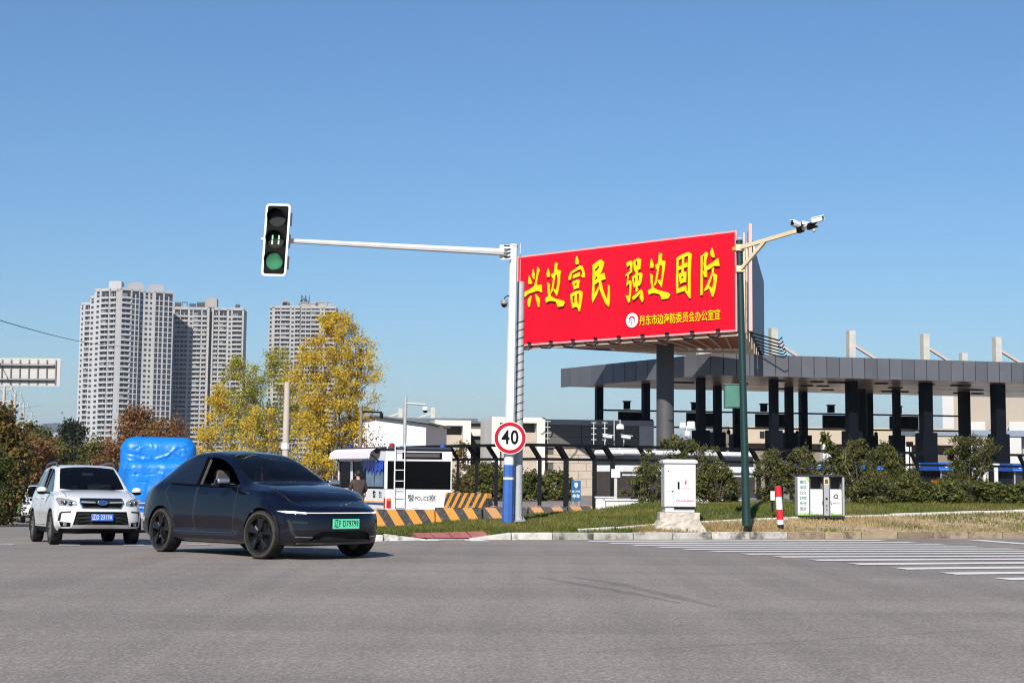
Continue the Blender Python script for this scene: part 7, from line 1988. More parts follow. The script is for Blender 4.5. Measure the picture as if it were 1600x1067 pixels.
    plate(t, (2.4, 0, .52), math.radians(0), .48, .145, M('green plate', (.12, .62, .36), .45, var=.1, scale=9), '辽F D79799', INK, '辽')
    mb = MB()
    for y0, y1 in ((.03, .075), (-.075, -.03)): mb.prism([(2.262, y0, .79), (2.262, y1, .79), (2.255, y1, .80), (2.255, y0, .80)], (.004, 0, .004))
    mb.prism([(2.264, -.012, .775), (2.264, .012, .775), (2.253, .02, .803), (2.253, -.02, .803)], (.004, 0, .004)); mb.build('bonnet_badge', CHROME, t)
    for xa in (fa, ra):
        for sg_ in (1, -1): wheel(t, (xa, sg_ * .825, zc), .355, .25, sg_, 'cover', math.radians(9) if xa == fa else 0)
    # mirrors
    for sg_ in (1, -1):
        mb = MB(); mb.box(.555, .675, sg_ * 1.03 - .12, sg_ * 1.03 + .12, 1.055, 1.175); mi = mb.build('mirror', NAVY, t, smooth=True, bevel=.045, seg=3)
        mb = MB(); mb.box(.565, .682, sg_ * 1.03 - .11, sg_ * 1.03 + .112, 1.095, 1.18); mb.build('mirror_cap', M('mirror cap sun sheen', (.42, .43, .45), .25, .8), mi, smooth=True, bevel=.035, seg=3)  # silver colour puts the sun's reflection on the cap
        mb = MB(); mb.bar((.66, sg_ * .88, 1.055), (.64, sg_ * 1.0, 1.07), .09, .03); mb.build('mirror_arm', BLACK, mi)
        mb = MB(); mb.bar((-.375, sg_ * .84, 1.08), (-.385, sg_ * .645, 1.515), .085, .03, up=(1, 0, 0)); mb.build('door_pillar', BLACK, t)
        mb = MB(); mb.bar((-.29, sg_ * .845, 1.09), (-.315, sg_ * .66, 1.48), .03, .02, up=(1, 0, 0)); mb.build('belt_pillar_trim', SEATG, t)
        mb = MB(); mb.tube([(.8, sg_ * .872, 1.085), (0, sg_ * .875, 1.075), (-1.2, sg_ * .88, 1.115)], .009, 5); mb.build('belt_trim', BLACK, t)
    # cabin
    mb = MB(); mb.box(-1.5, 1.0, -.76, .76, .3, .5); mb.build('cabin_floor', SEATM, t)
    mb = MB(); mb.prism([(.45, -.76, .7), (1.0, -.76, .7), (1.0, -.76, 1.03), (.62, -.76, 1.04), (.45, -.76, .96)], (0, 1.52, 0)); mb.build('dashboard', SEATM, t, bevel=.02)
    mb = MB(); mb.box(.38, .44, -.2, .2, .9, 1.13); mb.build('screen', BLACK, t)
    for y in (.37, -.37): seat(t, -.15, y, .44, SEATG)
    seat(t, -1.0, 0, .5, SEATM, 1.25)
    T_ = Matrix.Translation((.38, .37, .93)) @ Matrix.Rotation(math.radians(-65), 4, 'Y'); mb = MB(); mb.lathe([(.17 + .014 * math.cos(a), .014 * math.sin(a)) for a in np.linspace(0, 2 * np.pi, 8, endpoint=False)], 24, T_, closed=True); mb.build('steering_wheel', BLACK, t, smooth=True)
    mb = MB(); mb.prism([(.72, .30, 1.05), (.92, .32, 1.055), (.9, .62, 1.06), (.7, .58, 1.055)], (0, 0, .02)); mb.build('paper_on_dash', WHITE, t)
    mb = MB(); mb.box(.06, .10, -.11, .11, 1.385, 1.44); mb.build('inside_mirror', BLACK, t)
    mb = MB(); mb.tube([(.12, .0, 1.40), (.13, 0, 1.26)], .004, 4); mb.ellip((.13, 0, 1.24), (.02, .02, .03), 8, 6); mb.ellip((.13, 0, 1.18), (.015, .015, .04), 8, 6); mb.build('hanging_charm', M('charm red brown', (.18, .05, .04), .6), t)
    return t
dark = make_dark()
HD = math.atan2(-.737, .678)
place_car(dark, -4.05, 23.75, HD, 2.89, 1.65)

# ---------------- white estate-like SUV
WPAINT = paintmat('white car paint', (.60, .60, .59), 0.0, (.22, .18, .14), 0.5, zmax=.6)
SILVER = M('silver trim', (.5, .5, .5), .3, .7)
def make_white(label, badge):
    t = thing('car', label, 'car', (0, 0, 0), 0)
    s = dict(crease=0.02, L=4.595, Rf=0.42, nf=2.4, Rr=0.25, nr=3, zmid=0.66,
        ztop=[(-2.297, .92), (-2.24, 1.12), (-2.16, 1.4), (-2.05, 1.58), (-1.9, 1.63), (-1.3, 1.675), (-.6, 1.695), (-.1, 1.68), (.15, 1.645), (.45, 1.5), (.8, 1.29), (1.06, 1.135), (1.3, 1.115), (1.8, 1.055), (2.1, .995), (2.25, .93), (2.297, .88)],
        zsh=[(-2.297, .85), (-2.2, 1.04), (-1.6, 1.08), (-.8, 1.06), (.4, 1.03), (1.2, 1.01), (1.7, .97), (2.1, .90), (2.297, .82)],
        zrail=[(-2.297, .9), (-2.22, 1.15), (-2.1, 1.45), (-1.9, 1.57), (-1.3, 1.625), (-.5, 1.645), (0, 1.62), (.2, 1.565), (.5, 1.42), (.85, 1.215), (1.1, 1.09), (1.4, 1.075), (1.8, 1.03), (2.1, .965), (2.297, .86)],
        hwrail=[(-2.297, .64), (-2.0, .60), (-1.2, .605), (-.3, .615), (.15, .625), (.6, .68), (1.1, .74), (1.7, .74), (2.1, .68), (2.297, .58)],
        hw=[(-2.297, .82), (-2.0, .865), (-1.3, .895), (0, .88), (1.0, .885), (1.4, .895), (2.0, .87), (2.297, .82)],
        hwsh=[(-2.297, .76), (-1.8, .83), (-.5, .83), (.8, .83), (1.4, .84), (1.9, .82), (2.297, .74)],
        zbot=[(-2.297, .36), (-1.9, .26), (-1, .225), (1.2, .225), (1.9, .25), (2.297, .32)],
        front=[(.2, .16), (.3, .1), (.38, .03), (.5, .0), (.66, .01), (.78, .035), (.88, .06), (.93, .1), (1.0, .2), (1.1, .35)],
        rear=[(.3, .08), (.45, 0), (.7, .0), (.9, .06), (1.1, .1), (1.3, .16), (1.5, .24)])
    bm = car_body(s); fa, ra, zc = 1.345, -1.295, .345
    arches(bm, t, (fa, ra), .392, .52, zc)
    L = lambda *a, **k: lift(bm, *a, **k)
    ws = [(1.07, -.4), (1.07, .4), (.98, .665), (.55, .61), (.22, .56), (.19, .3), (.19, -.3), (.22, -.56), (.55, -.61), (.98, -.665)]
    L(select_poly(bm, ws, 'z', 1, (1.0, 2)), 'windscreen', CARGLASS, t)
    L(select_poly(bm, [(-.05, -.42), (-.05, .42), (-.85, .42), (-.85, -.42)], 'z', 1, (1.4, 2)), 'sunroof', PRIVGLASS, t)
    for poly in ([(.92, 1.085), (.42, 1.39), (.12, 1.55), (-.05, 1.585), (-.22, 1.595), (-.2, 1.08)], [(-.3, 1.085), (-.32, 1.6), (-1.0, 1.59), (-1.08, 1.10)], [(-1.16, 1.11), (-1.1, 1.58), (-1.75, 1.54), (-1.98, 1.3), (-1.98, 1.15)]):
        for sg_ in (1, -1): L(select_poly(bm, poly, 'y', sg_, (.4, 2), .15), 'window', PRIVGLASS, t)
    for sg_ in (1, -1):
        for poly in ([(.86, .4), (.92, 1.06), (-.21, 1.06), (-.24, .4)], [(-.27, .4), (-.25, 1.06), (-1.12, 1.08), (-1.1, .8), (-.88, .4)]):
            for q in range(len(poly)):
                a, b_ = poly[q], poly[(q + 1) % len(poly)]
                if a[1] > 1.0 and b_[1] > 1.0: continue
                L(select_poly(bm, line_poly(a, b_, .011), 'y', sg_, (.5, 2)), 'panel_gap', SEAM, t, smooth=False)
            d = L(select_poly(bm, poly, 'y', sg_, (.5, 2)), 'door', WPAINT, t); xm = min(p[0] for p in poly)
            mb = MB(); mb.box(xm + .12, xm + .34, sg_ * .862 - .02, sg_ * .862 + .02, .955, .98); mb.build('handle', WPAINT, d, bevel=.008)
        # black cladding along the sill
        L(select_poly(bm, [(-1.0, .2), (1.0, .2), (1.0, .36), (-1.0, .36)], 'y', sg_, (.5, 2)), 'sill_cladding', BLACK, t)
        # headlamp wrapping round the corner
        hl = L(select_poly(bm, [(sg_ * .475, .80), (sg_ * .60, .775), (sg_ * .80, .80), (sg_ * .83, .93), (sg_ * .80, .965), (sg_ * .62, .93), (sg_ * .50, .885)], 'x', 1, (1.0, 3)), 'headlight', LAMPGL, t, push=-.012, axis='x')
        for y, z, r_ in ((.60, .835, .048), (.70, .85, .05)):
            mb = MB(); mb.lathe([(r_, 0), (r_ * .8, .03), (r_ * .3, .045)], 16, Matrix.Translation((2.297 - s['Rf'] * (1 - (1 - (y / .82)**2.4)**(1 / 2.4)) - .075, sg_ * y, z)) @ Matrix.Rotation(math.pi / 2, 4, 'Y')); mb.build('lamp_reflector', LAMPDK, hl, smooth=True)
        mb = MB(); mb.ellip((2.0, sg_ * .785, .90), (.04, .03, .028), 10, 6); mb.build('indicator', M('amber lamp', (.6, .16, .05), .2), hl, smooth=True)
        # fog lamp pocket and black crease
        fg = L(select_poly(bm, [(sg_ * .60, .375), (sg_ * .77, .375), (sg_ * .80, .475), (sg_ * .60, .455)], 'x', 1, (1.0, 3)), 'fog_lamp_pocket', BLACK, t, push=-.05, axis='x')
        mb = MB(); y = .69; mb.lathe([(.045, 0), (.03, .02)], 14, Matrix.Translation((2.297 - s['Rf'] * (1 - (1 - (y / .82)**2.4)**(1 / 2.4)) - .06, sg_ * y, .425)) @ Matrix.Rotation(math.pi / 2, 4, 'Y')); mb.build('fog_lamp', LAMPGL, fg, smooth=True)
        for a, b_ in (((sg_ * .78, .66), (sg_ * .80, .49)), ((sg_ * .78, .66), (sg_ * .60, .675))):
            L(select_poly(bm, line_poly(a, b_, .034), 'x', 1, (1.0, 3)), 'bumper_crease', SEAM, t, smooth=False)
    gr = [(-.39, .735), (.39, .735), (.45, .85), (.42, .95), (-.42, .95), (-.45, .85)]
    gi = [(-.372, .752), (.372, .752), (.425, .85), (.40, .935), (-.40, .935), (-.425, .85)]
    grille = L(select_poly(bm, gi, 'x', 1, (1.2, 3)), 'grille', LINER, t, push=-.05, axis='x')
    L(select_poly(bm, gr, 'x', 1, (1.2, 3)), 'grille_frame', CHROME, t, offset=.006)
    xg = 2.235
    mb = MB(); mb.bar((xg, -.42, .875), (xg + .03, -.14, .868), .03, .03); mb.bar((xg + .03, -.14, .868), (xg + .03, .14, .868), .03, .03); mb.bar((xg + .03, .14, .868), (xg, .42, .875), .03, .03); gb = mb.build('grille_bar', CHROME, grille)
    for z in (.80, .825, .90): mb = MB(); mb.bar((xg - .02, -.36, z), (xg - .02, .36, z), .012); mb.build('grille_slat', BLACK, grille)
    if badge:
        FB = Matrix.Translation((xg + .052, 0, .862)) @ Matrix.Rotation(math.pi / 2, 4, 'Y') @ Matrix.Diagonal((.05, .1, 1, 1))
        mb = MB(); mb.lathe([(1.0, -.012), (1.0, 0), (.85, .006)], 28, FB); bd = mb.build('badge', CHROME, grille, smooth=True)
        mb = MB(); mb.lathe([(.84, .0062), (.84, .008)], 28, FB); mb.build('badge_field', M('badge blue', (.02, .06, .25), .25), grille)
        mb = MB()
        for y, z, r_ in ((.035, .012, .014), (-.015, .012, .007), (-.045, .01, .007), (-.005, -.014, .007), (-.035, -.016, .007), (.03, -.018, .007)):
            vs = [Vector((xg + .0605, y + r_ * (1 if i % 2 == 0 else .3) * math.cos(i * math.pi / 4), .862 + r_ * (1 if i % 2 == 0 else .3) * math.sin(i * math.pi / 4))) for i in range(8)]; mb.prism(vs, (.0015, 0, 0))
        mb.build('badge_stars', CHROME, grille)
    lo = [(-.56, .41), (.56, .41), (.50, .68), (-.50, .68)]
    L(select_poly(bm, lo, 'x', 1, (1.2, 3)), 'lower_intake', LINER, t, push=-.05, axis='x')
    mb = MB()
    for z in (.47, .53, .61): mb.bar((2.24, -.5, z), (2.24, .5, z), .014)
    mb.build('intake_bar', BLACK, t)
    L(select_poly(bm, [(-.58, .345), (.58, .345), (.57, .405), (-.57, .405)], 'x', 1, (1.2, 3)), 'skid_plate', SILVER, t, offset=.01)
    L(select_poly(bm, [(-.8, .2), (.8, .2), (.78, .34), (-.78, .34)], 'x', 1, (1.2, 3)), 'lower_cladding', BLACK, t)
    for a, b_ in (((1.12, .66), (1.9, .66)), ((1.12, -.66), (1.9, -.66))):
        L(select_poly(bm, line_poly(a, b_, .011), 'z', 1, (.6, 2)), 'bonnet_gap', SEAM, t, smooth=False)
    finish_body(bm, 'body', WPAINT, t)
    if badge: plate(t, (2.305, 0, .565), 0, .44, .14, M('blue plate', (.02, .12, .55), .45), '辽D 2317A', WHITE, '辽')
    else: plate(t, (2.305, 0, .565), 0, .44, .14, M('blue plate', (.02, .12, .55), .45), '', WHITE, '')
    for xa in (fa, ra):
        for sg_ in (1, -1): wheel(t, (xa, sg_ * .775, zc), .345, .225, sg_, 'alloy')
    for sg_ in (1, -1):
        mb = MB(); mb.ellip((.72, sg_ * .985, 1.12), (.07, .105, .075), 16, 10); mi = mb.build('mirror', WPAINT, t, smooth=True)
        mb = MB(); mb.bar((.76, sg_ * .82, 1.06), (.74, sg_ * .96, 1.07), .1, .035); mb.build('mirror_arm', BLACK, mi)
        mb = MB(); mb.ellip((.725, sg_ * .985, 1.075), (.07, .1, .045), 16, 8); mb.build('mirror_base', BLACK, mi)
        pts = [(.1, sg_ * .60, 1.645), (.02, sg_ * .60, 1.70), (-.2, sg_ * .59, 1.735), (-1.2, sg_ * .58, 1.73), (-1.6, sg_ * .58, 1.71), (-1.72, sg_ * .58, 1.63)]
        mb = MB(); mb.tube(pts, .02, 8); mb.build('roof_rail', M('dark grey rail', (.1, .1, .11), .4, .5), t, smooth=True)
        mb = MB(); mb.bar((-.26, sg_ * .80, 1.07), (-.27, sg_ * .665, 1.6), .07, .03, up=(1, 0, 0)); mb.build('door_pillar', BLACK, t)
    mb = MB(); mb.box(-1.5, 1.0, -.72, .72, .36, .55); mb.build('cabin_floor', SEATM, t)
    mb = MB(); mb.prism([(.55, -.72, .75), (1.05, -.72, .75), (1.05, -.72, 1.06), (.7, -.72, 1.07), (.55, -.72, 1.0)], (0, 1.44, 0)); mb.build('dashboard', SEATM, t, bevel=.02)
    for y in (.36, -.36): seat(t, 0, y, .62, SEATM)
    seat(t, -.9, 0, .62, SEATM, 1.2)
    T_ = Matrix.Translation((.45, .36, 1.02)) @ Matrix.Rotation(math.radians(-65), 4, 'Y'); mb = MB(); mb.lathe([(.17 + .014 * math.cos(a), .014 * math.sin(a)) for a in np.linspace(0, 2 * np.pi, 8, endpoint=False)], 24, T_, closed=True); mb.build('steering_wheel', BLACK, t, smooth=True)
    mb = MB(); mb.box(.32, .35, -.11, .11, 1.44, 1.5); mb.build('inside_mirror', SEATG, t)
    for y0 in (-.45, .1): mb = MB(); mb.bar((1.08, y0, 1.145), (.92, y0 + .42, 1.225), .018, .012); mb.build('wiper', BLACK, t)
    return t
HWH = math.atan2(-.904, .427)
suv = make_white('white SUV with black roof rails and blue plate waiting left of the dark car', True)
place_car(suv, -9.27, 32.3, HWH, 2.64, 1.55)
s2 = make_white('white SUV partly hidden behind the nearer white SUV at left', False)
q = P(47, 800, 66); place_car(s2, q.x - 0.15, 68.0, math.atan2(-.95, .31), 2.64, 1.55)
q = P(47, 760, 150)
c3 = copy_tree(s2); c3['label'] = 'tiny white car far down the left road beside the green skip'; place_car(c3, q.x - 0.6, 150, math.atan2(-.95, .31), 2.64, 1.55)
c4 = copy_tree(s2); c4['label'] = 'tiny dark car far down the left road right of the tiny white one'
DKP = M('dark car paint', (.02, .02, .022), .3, coat=1.0)
place_car(c4, q.x + 2.2, 156, math.atan2(-.95, .31), 2.64, 1.55)
def recolour(o):
    for sl in o.material_slots:
        if sl.material and sl.material.name.startswith('white car paint'): sl.link = 'OBJECT'; sl.material = DKP
    for ch in o.children: recolour(ch)
recolour(c4)
# ------------------------------------------------------------------ trees and shrubs
def leaf_quads(c, size, rs_, flat=0.0, long=1.5):
    """one bent leaf (quad) per centre"""
    n = len(c); u = rs_.normal(size=(n, 3)); u /= np.linalg.norm(u, axis=1)[:, None]
    v = rs_.normal(size=(n, 3)); v -= (v * u).sum(1)[:, None] * u; v /= np.linalg.norm(v, axis=1)[:, None]
    s = size * rs_.uniform(0.6, 1.35, n)
    a = u * (s * long / 2)[:, None]; b_ = v * (s / 2)[:, None]
    q = np.stack([c - a, c + b_, c + a, c - b_], 1)
    return q.reshape(-1, 3)

def make_tree(name, label, cat, base, H, W, prof, ncl, nleaf, lsize, lmat, bmat, seed, group=None, trunk=0.25, stems=1, lean=(0, 0), clr=0.5, tr=0.14, depth=0.9, long=1.5, twigs=True):
    """prof = [(height fraction, radius fraction)] of the crown"""
    rs_ = np.random.RandomState(seed); rr = random.Random(seed)
    t = thing(name, label, cat, base, 0, group)
    pf = lambda f: float(np.interp(f, [p[0] for p in prof], [p[1] for p in prof]))
    tk = MB(); br = MB()
    limbs = []
    for s_ in range(stems):
        a = 2 * math.pi * s_ / max(1, stems) + rr.uniform(-.5, .5); sp = 0 if stems == 1 else W * 0.16
        pts = []; n = 7; topx, topy = lean[0] * H + sp * 1.6 * math.cos(a), lean[1] * H + sp * 1.6 * math.sin(a); hh = H * (0.86 if s_ == 0 else rr.uniform(.6, .8))
        for i in range(n + 1):
            f = i / n
            pts.append(Vector((topx * f + (0.1 if stems > 1 else 0) * math.cos(a) * (1 - f) + rr.uniform(-.03, .03) * H * f, topy * f + (0.1 if stems > 1 else 0) * math.sin(a) * (1 - f) + rr.uniform(-.03, .03) * H * f, hh * f)))
        r0 = tr * (1 if stems == 1 else .62)
        tk.tube(pts, [r0 * (1 - .86 * i / n) for i in range(n + 1)], 7)
        limbs.append((pts, r0))
    cen = []
    tries = 0
    while len(cen) < ncl and tries < ncl * 30:
        tries += 1
        f = trunk + (1 - trunk) * rr.random() ** 0.9; r_ = pf(f) * W / 2
        if rr.random() > pf(f) + .15: continue
        a = rr.uniform(0, 2 * math.pi); q = r_ * math.sqrt(rr.uniform(.08, 1.0)) * rr.uniform(.85, 1.12)
        cen.append(Vector((lean[0] * H * f + q * math.cos(a), lean[1] * H * f + q * depth * math.sin(a), H * f)))
    for c in cen:
        pts, r0 = min(limbs, key=lambda l_: min((p - c).length for p in l_[0]))
        cand = [p for p in pts if p.z < c.z - 0.05 * H] or pts[:2]
        b0 = min(cand, key=lambda p: (p - c).length + 0.6 * abs((c.z - p.z) - 0.9 * math.hypot(c.x - p.x, c.y - p.y)))
        i_ = pts.index(b0); rb_ = max(0.008, r0 * (1 - .86 * i_ / 7) * 0.45)
        m_ = b0.lerp(c, .5) + Vector((rr.uniform(-.04, .04) * W, rr.uniform(-.04, .04) * W, -.03 * H + rr.uniform(-.02, .02) * H))
        br.tube([b0, m_, c], [rb_, rb_ * .55, 0.006], 5, cap=False)
        if twigs:
            for _ in range(4):
                e = c + Vector((rr.gauss(0, 1), rr.gauss(0, 1), rr.gauss(.5, .8))) * clr * .8; br.tube([c.lerp(m_, rr.random() * .5), e], [0.009, 0.003], 3, cap=False)
    tk.build('trunk', bmat, t, smooth=True, recalc=False); b_ = br.build('branches', bmat, t, recalc=False); b_['kind'] = 'stuff'
    C_ = np.array([list(c) for c in cen]); k = rs_.randint(0, len(cen), nleaf)
    sz = clr * rs_.uniform(.55, 1.25, len(cen))
    off_ = rs_.normal(size=(nleaf, 3)) * (sz[k] * .55)[:, None]; off_[:, 2] *= .8
    tone = rs_.uniform(-.22, .22, len(cen))
    tr_ = np.clip(rs_.uniform(0, 1, nleaf) * .75 + .125 + tone[k], 0, 1)
    trimesh('foliage', leaf_quads(C_[k] + off_, lsize, rs_, long=long), 4, lmat, tr_, t)
    return t

LY = leafmat('golden leaves', [(.44, .28, .025), (.60, .41, .035), (.70, .50, .05), (.48, .38, .04)], .4)
LYG = leafmat('yellow green leaves', [(.15, .17, .03), (.31, .31, .05), (.50, .43, .06), (.24, .25, .045)], .4)
LOL = leafmat('olive leaves', [(.05, .06, .015), (.10, .10, .02), (.17, .13, .03)], .3)
LRU = leafmat('rusty leaves', [(.10, .045, .02), (.19, .085, .035), (.26, .13, .05), (.13, .09, .03)], .3)
LBR = leafmat('brown green leaves', [(.045, .05, .015), (.11, .075, .02), (.22, .14, .04), (.07, .065, .02)], .3)
LDK = leafmat('dark leaves', [(.018, .024, .014), (.03, .038, .018), (.045, .05, .022)], .2)
LYEW = leafmat('yew needles', [(.025, .034, .009), (.055, .066, .014), (.11, .11, .026), (.19, .17, .055)], .25)
LHEDGE = leafmat('hedge leaves', [(.03, .045, .012), (.06, .08, .018), (.13, .13, .025), (.08, .07, .02)], .25)
LORG = leafmat('orange hedge leaves', [(.30, .13, .02), (.45, .2, .03), (.2, .1, .02)], .3)
round_ = [(0, .3), (.25, .75), (.5, 1), (.75, .85), (.92, .5), (1, .15)]
vase = [(0, .12), (.25, .45), (.5, .8), (.7, 1), (.88, .75), (1, .2)]
tall = [(0, .3), (.3, .9), (.55, 1), (.8, .7), (1, .12)]

def tree_at(px, ptop, Y, wpx, label, prof, ncl, nleaf, lpx, lmat, bmat, seed, **k):
    q = P(px, 700, Y); zg = g(q.x, Y); sc = Y / FPX; h = P(px, ptop, Y).z - zg
    nm = k.pop('name', 'tree'); cat = k.pop('cat', 'tree')
    return make_tree(nm, label, cat, (q.x, Y, zg), h, wpx * sc, prof, ncl, nleaf, lpx * sc, lmat, bmat, seed, **k)
YG = 'yellow autumn trees left of the police cabin'
tree_at(510, 492, 74, 150, 'big golden tree leaning right, tallest beside the police cabin', vase, 290, 33000, 2.0, LY, BARK, 11, group=YG, stems=5, lean=(.05, 0), clr=.36, trunk=.24, tr=.2)
tree_at(432, 545, 80, 112, 'yellow-green tree with thin branches between concrete post and tallest golden tree', vase, 180, 17000, 1.9, LYG, BARK2, 12, group=YG, stems=4, clr=.36, trunk=.22, tr=.15)
tree_at(368, 562, 78, 95, 'yellow-olive tree standing left of the concrete post', tall, 150, 15500, 1.9, LYG, BARK2, 13, group=YG, stems=3, clr=.36, trunk=.12, tr=.13)
tree_at(338, 600, 72, 62, 'small golden tree at the left end of the yellow group, above the dark car roof', tall, 60, 8000, 2.0, LY, BARK2, 14, group=YG, stems=3, clr=.32, trunk=.1, tr=.1)
tree_at(404, 632, 68, 90, 'low golden thicket in front of the yellow-green trees', round_, 55, 4200, 2.1, LY, BARK2, 15, group=YG, stems=6, clr=.3, trunk=.15, tr=.08)
tree_at(478, 645, 69, 80, 'low golden thicket right of the concrete post', round_, 50, 4000, 2.1, LY, BARK, 16, group=YG, stems=6, clr=.3, trunk=.15, tr=.08)
tree_at(560, 628, 84, 60, 'sparse thin sapling with a few orange leaves left of the white shed', vase, 30, 1100, 2.2, LRU, BARK, 17, group=YG, stems=3, clr=.6, trunk=.35, tr=.06, lean=(.12, 0))
BG_ = 'bushy trees along the left road'
tree_at(212, 642, 112, 98, 'rusty brown bushy tree left behind the blue tarpaulin', round_, 100, 13000, 2.6, LRU, BARK, 21, group=BG_, stems=3, clr=.75, trunk=.08, tr=.2)
tree_at(262, 652, 104, 90, 'rusty brown bushy tree right behind the blue tarpaulin', round_, 90, 11500, 2.6, LRU, BARK, 22, group=BG_, stems=3, clr=.7, trunk=.08, tr=.2)
tree_at(147, 690, 120, 62, 'olive bush right of the dark tall tree', round_, 50, 7500, 2.5, LOL, BARK, 23, group=BG_, stems=3, clr=.65, trunk=.08, tr=.15)
tree_at(176, 690, 96, 50, 'low rusty bush between white car and blue tarpaulin', round_, 45, 6000, 2.6, LRU, BARK, 24, group=BG_, stems=3, clr=.5, trunk=.05, tr=.12)
tree_at(108, 664, 190, 36, 'dark tall tree at the end of the left road', [(0, .4), (.3, .5), (.6, .8), (.85, 1), (1, .4)], 60, 9000, 3.0, LDK, BARK, 25, group=BG_, stems=2, clr=1.0, trunk=.15, tr=.35)
tree_at(106, 700, 160, 46, 'dark thicket under the dark tall tree', round_, 50, 8000, 3.4, LDK, BARK, 26, group=BG_, stems=4, clr=.8, trunk=.0, tr=.2)
tree_at(2, 640, 58, 74, 'brown-green leafy tree filling the left edge', tall, 110, 16000, 4.2, LBR, BARK, 27, group=BG_, stems=3, clr=.5, trunk=.02, tr=.15)
tree_at(-14, 700, 54, 56, 'green bush low at the left edge', round_, 50, 8000, 3.6, LHEDGE, BARK, 28, group=BG_, stems=4, clr=.4, trunk=0, tr=.08)
tree_at(56, 684, 98, 62, 'reddish bush left of the dark thicket', round_, 70, 9500, 2.8, LRU, BARK, 29, group=BG_, stems=3, clr=.6, trunk=.06, tr=.15)
tree_at(24, 664, 84, 50, 'brown tree between the left edge tree and the reddish bush', tall, 60, 8000, 3.2, LBR, BARK, 30, group=BG_, stems=3, clr=.5, trunk=.05, tr=.15)
tree_at(74, 676, 150, 60, 'olive tree beyond the reddish bush', round_, 60, 8000, 3.0, LOL, BARK, 31, group=BG_, stems=3, clr=.9, trunk=.05, tr=.2)
tree_at(48, 668, 170, 50, 'olive tree far left under the utility poles', round_, 50, 7000, 3.0, LOL, BARK, 32, group=BG_, stems=3, clr=1.0, trunk=.05, tr=.2)

# evergreen shrubs on the verge
SG = 'evergreen shrubs on the verge'
def shrub(px, pbase, ptop, Y, wpx, label, nleaf, seed, lmat=LYEW, prof=None, ncl=80, clr=.125, stems=9, lpx=1.9, group=SG, long=2.6, trunk=.05, name='shrub', cat='shrub', **k):
    q = P(px, pbase, Y); a_, c_ = ab_of(q.x, Y); z = vz(a_, c_) if -7 < a_ < 33 and 0 < c_ < vmax(a_) else g(q.x, Y)
    h = P(px, ptop, Y).z - z; sc = Y / FPX
    return make_tree(name, label, cat, (q.x, Y, z - .02), h, wpx * sc * .88, prof or [(0, .5), (.3, .95), (.55, 1), (.8, .7), (1, .2)], ncl, nleaf, lpx * sc, lmat, BARK, seed, group=group, stems=stems, clr=clr, trunk=trunk, tr=.05, long=long, depth=.75, **k)
shrub(1012, 792, 724, 41.5, 90, 'dark evergreen shrub just left of the electrical cabinet', 6364, 41)
shrub(1064, 790, 682, 43.5, 125, 'tall spreading evergreen rising behind the electrical cabinet', 8323, 42, prof=[(0, .3), (.4, .6), (.7, .85), (.85, 1), (1, .3)], ncl=120)
shrub(1118, 793, 722, 41.5, 98, 'wide evergreen shrub between the cabinet and the green pole', 7833, 43)
shrub(1205, 785, 702, 42, 60, 'evergreen shrub just right of the green pole', 4406, 44)
shrub(1252, 785, 700, 42.5, 66, 'evergreen shrub behind the twin litter bin', 4896, 45, prof=[(0, .4), (.4, .8), (.7, 1), (1, .2)])
shrub(1302, 783, 712, 42, 60, 'evergreen shrub right behind the litter bin end', 4406, 46)
shrub(1340, 783, 684, 42.3, 78, 'tall evergreen shrub with a long bare bough leaning left', 6854, 47)
shrub(1384, 783, 694, 42, 72, 'tall evergreen shrub in the middle of the right group', 6854, 48)
shrub(1420, 783, 735, 41.5, 80, 'low rounded evergreen left of the orange-leaved hedge', 5875, 49)
shrub(1365, 785, 740, 40.8, 90, 'low dense evergreen at the foot of the tall shrub group', 5875, 50)
shrub(1520, 783, 682, 42, 100, 'feathery V-shaped evergreen near the right edge', 7344, 51, prof=[(0, .15), (.3, .45), (.6, .75), (.85, 1), (1, .5)], ncl=120)
shrub(1495, 783, 738, 41.6, 70, 'low evergreen left of the feathery one', 4112, 52)
HG = 'clipped hedge plants at the back of the verge'
for i, px in enumerate((1448, 1480, 1545, 1578, 1608)):
    shrub(px, 782, 757, 41.2, 46, ('clipped hedge plant left of the orange one', 'clipped hedge plant below the orange leaves', 'clipped hedge plant right of the feathery evergreen', 'clipped hedge plant second from the right edge', 'clipped hedge plant cut by the right edge')[i], 3000, 60 + i, LHEDGE, [(0, .95), (.5, 1), (.9, .95), (1, .8)], 26, .16, 4, 3.6, HG, 1.6, 0.0)
shrub(1464, 780, 753, 42.4, 40, 'orange-leaved hedge plant between the evergreens', 2349, 66, LORG, [(0, .9), (.5, 1), (.9, .9), (1, .7)], 24, .16, 4, 3.6, HG, 1.6, 0.0)
# bare boughs of the leaning shrub
t = thing('bare_bough', 'long bare grey bough leaning left out of the tall evergreen group', 'branch', P(1325, 740, 42) - Vector((0, 0, .0)))
o = Vector(t.location); mb = MB()
zb0_ = vz(*ab_of(o.x, 42))
root = Vector((P(1345, 780, 42).x, 42, zb0_)) - o
mb.tube([root, P(1325, 735, 42) - o, P(1306, 705, 42) - o, P(1290, 682, 42) - o], [.035, .028, .018, .006], 6); mb.tube([P(1312, 715, 42) - o, P(1296, 702, 42) - o], [.014, .004], 5); mb.tube([P(1320, 727, 42) - o, P(1322, 700, 42) - o], [.014, .004], 5); mb.build('bough', BARK2, t, smooth=True)
C_ = np.array([list(P(1290 + i * 3, 684 + i * 5 + (i * 7) % 5, 42) - o) for i in range(8)]); rs_ = np.random.RandomState(3); kk = rs_.randint(0, 8, 420)
trimesh('foliage', leaf_quads(C_[kk] + rs_.normal(size=(420, 3)) * .07, .07, rs_, long=2.4), 4, LYEW, rs_.rand(420), t)
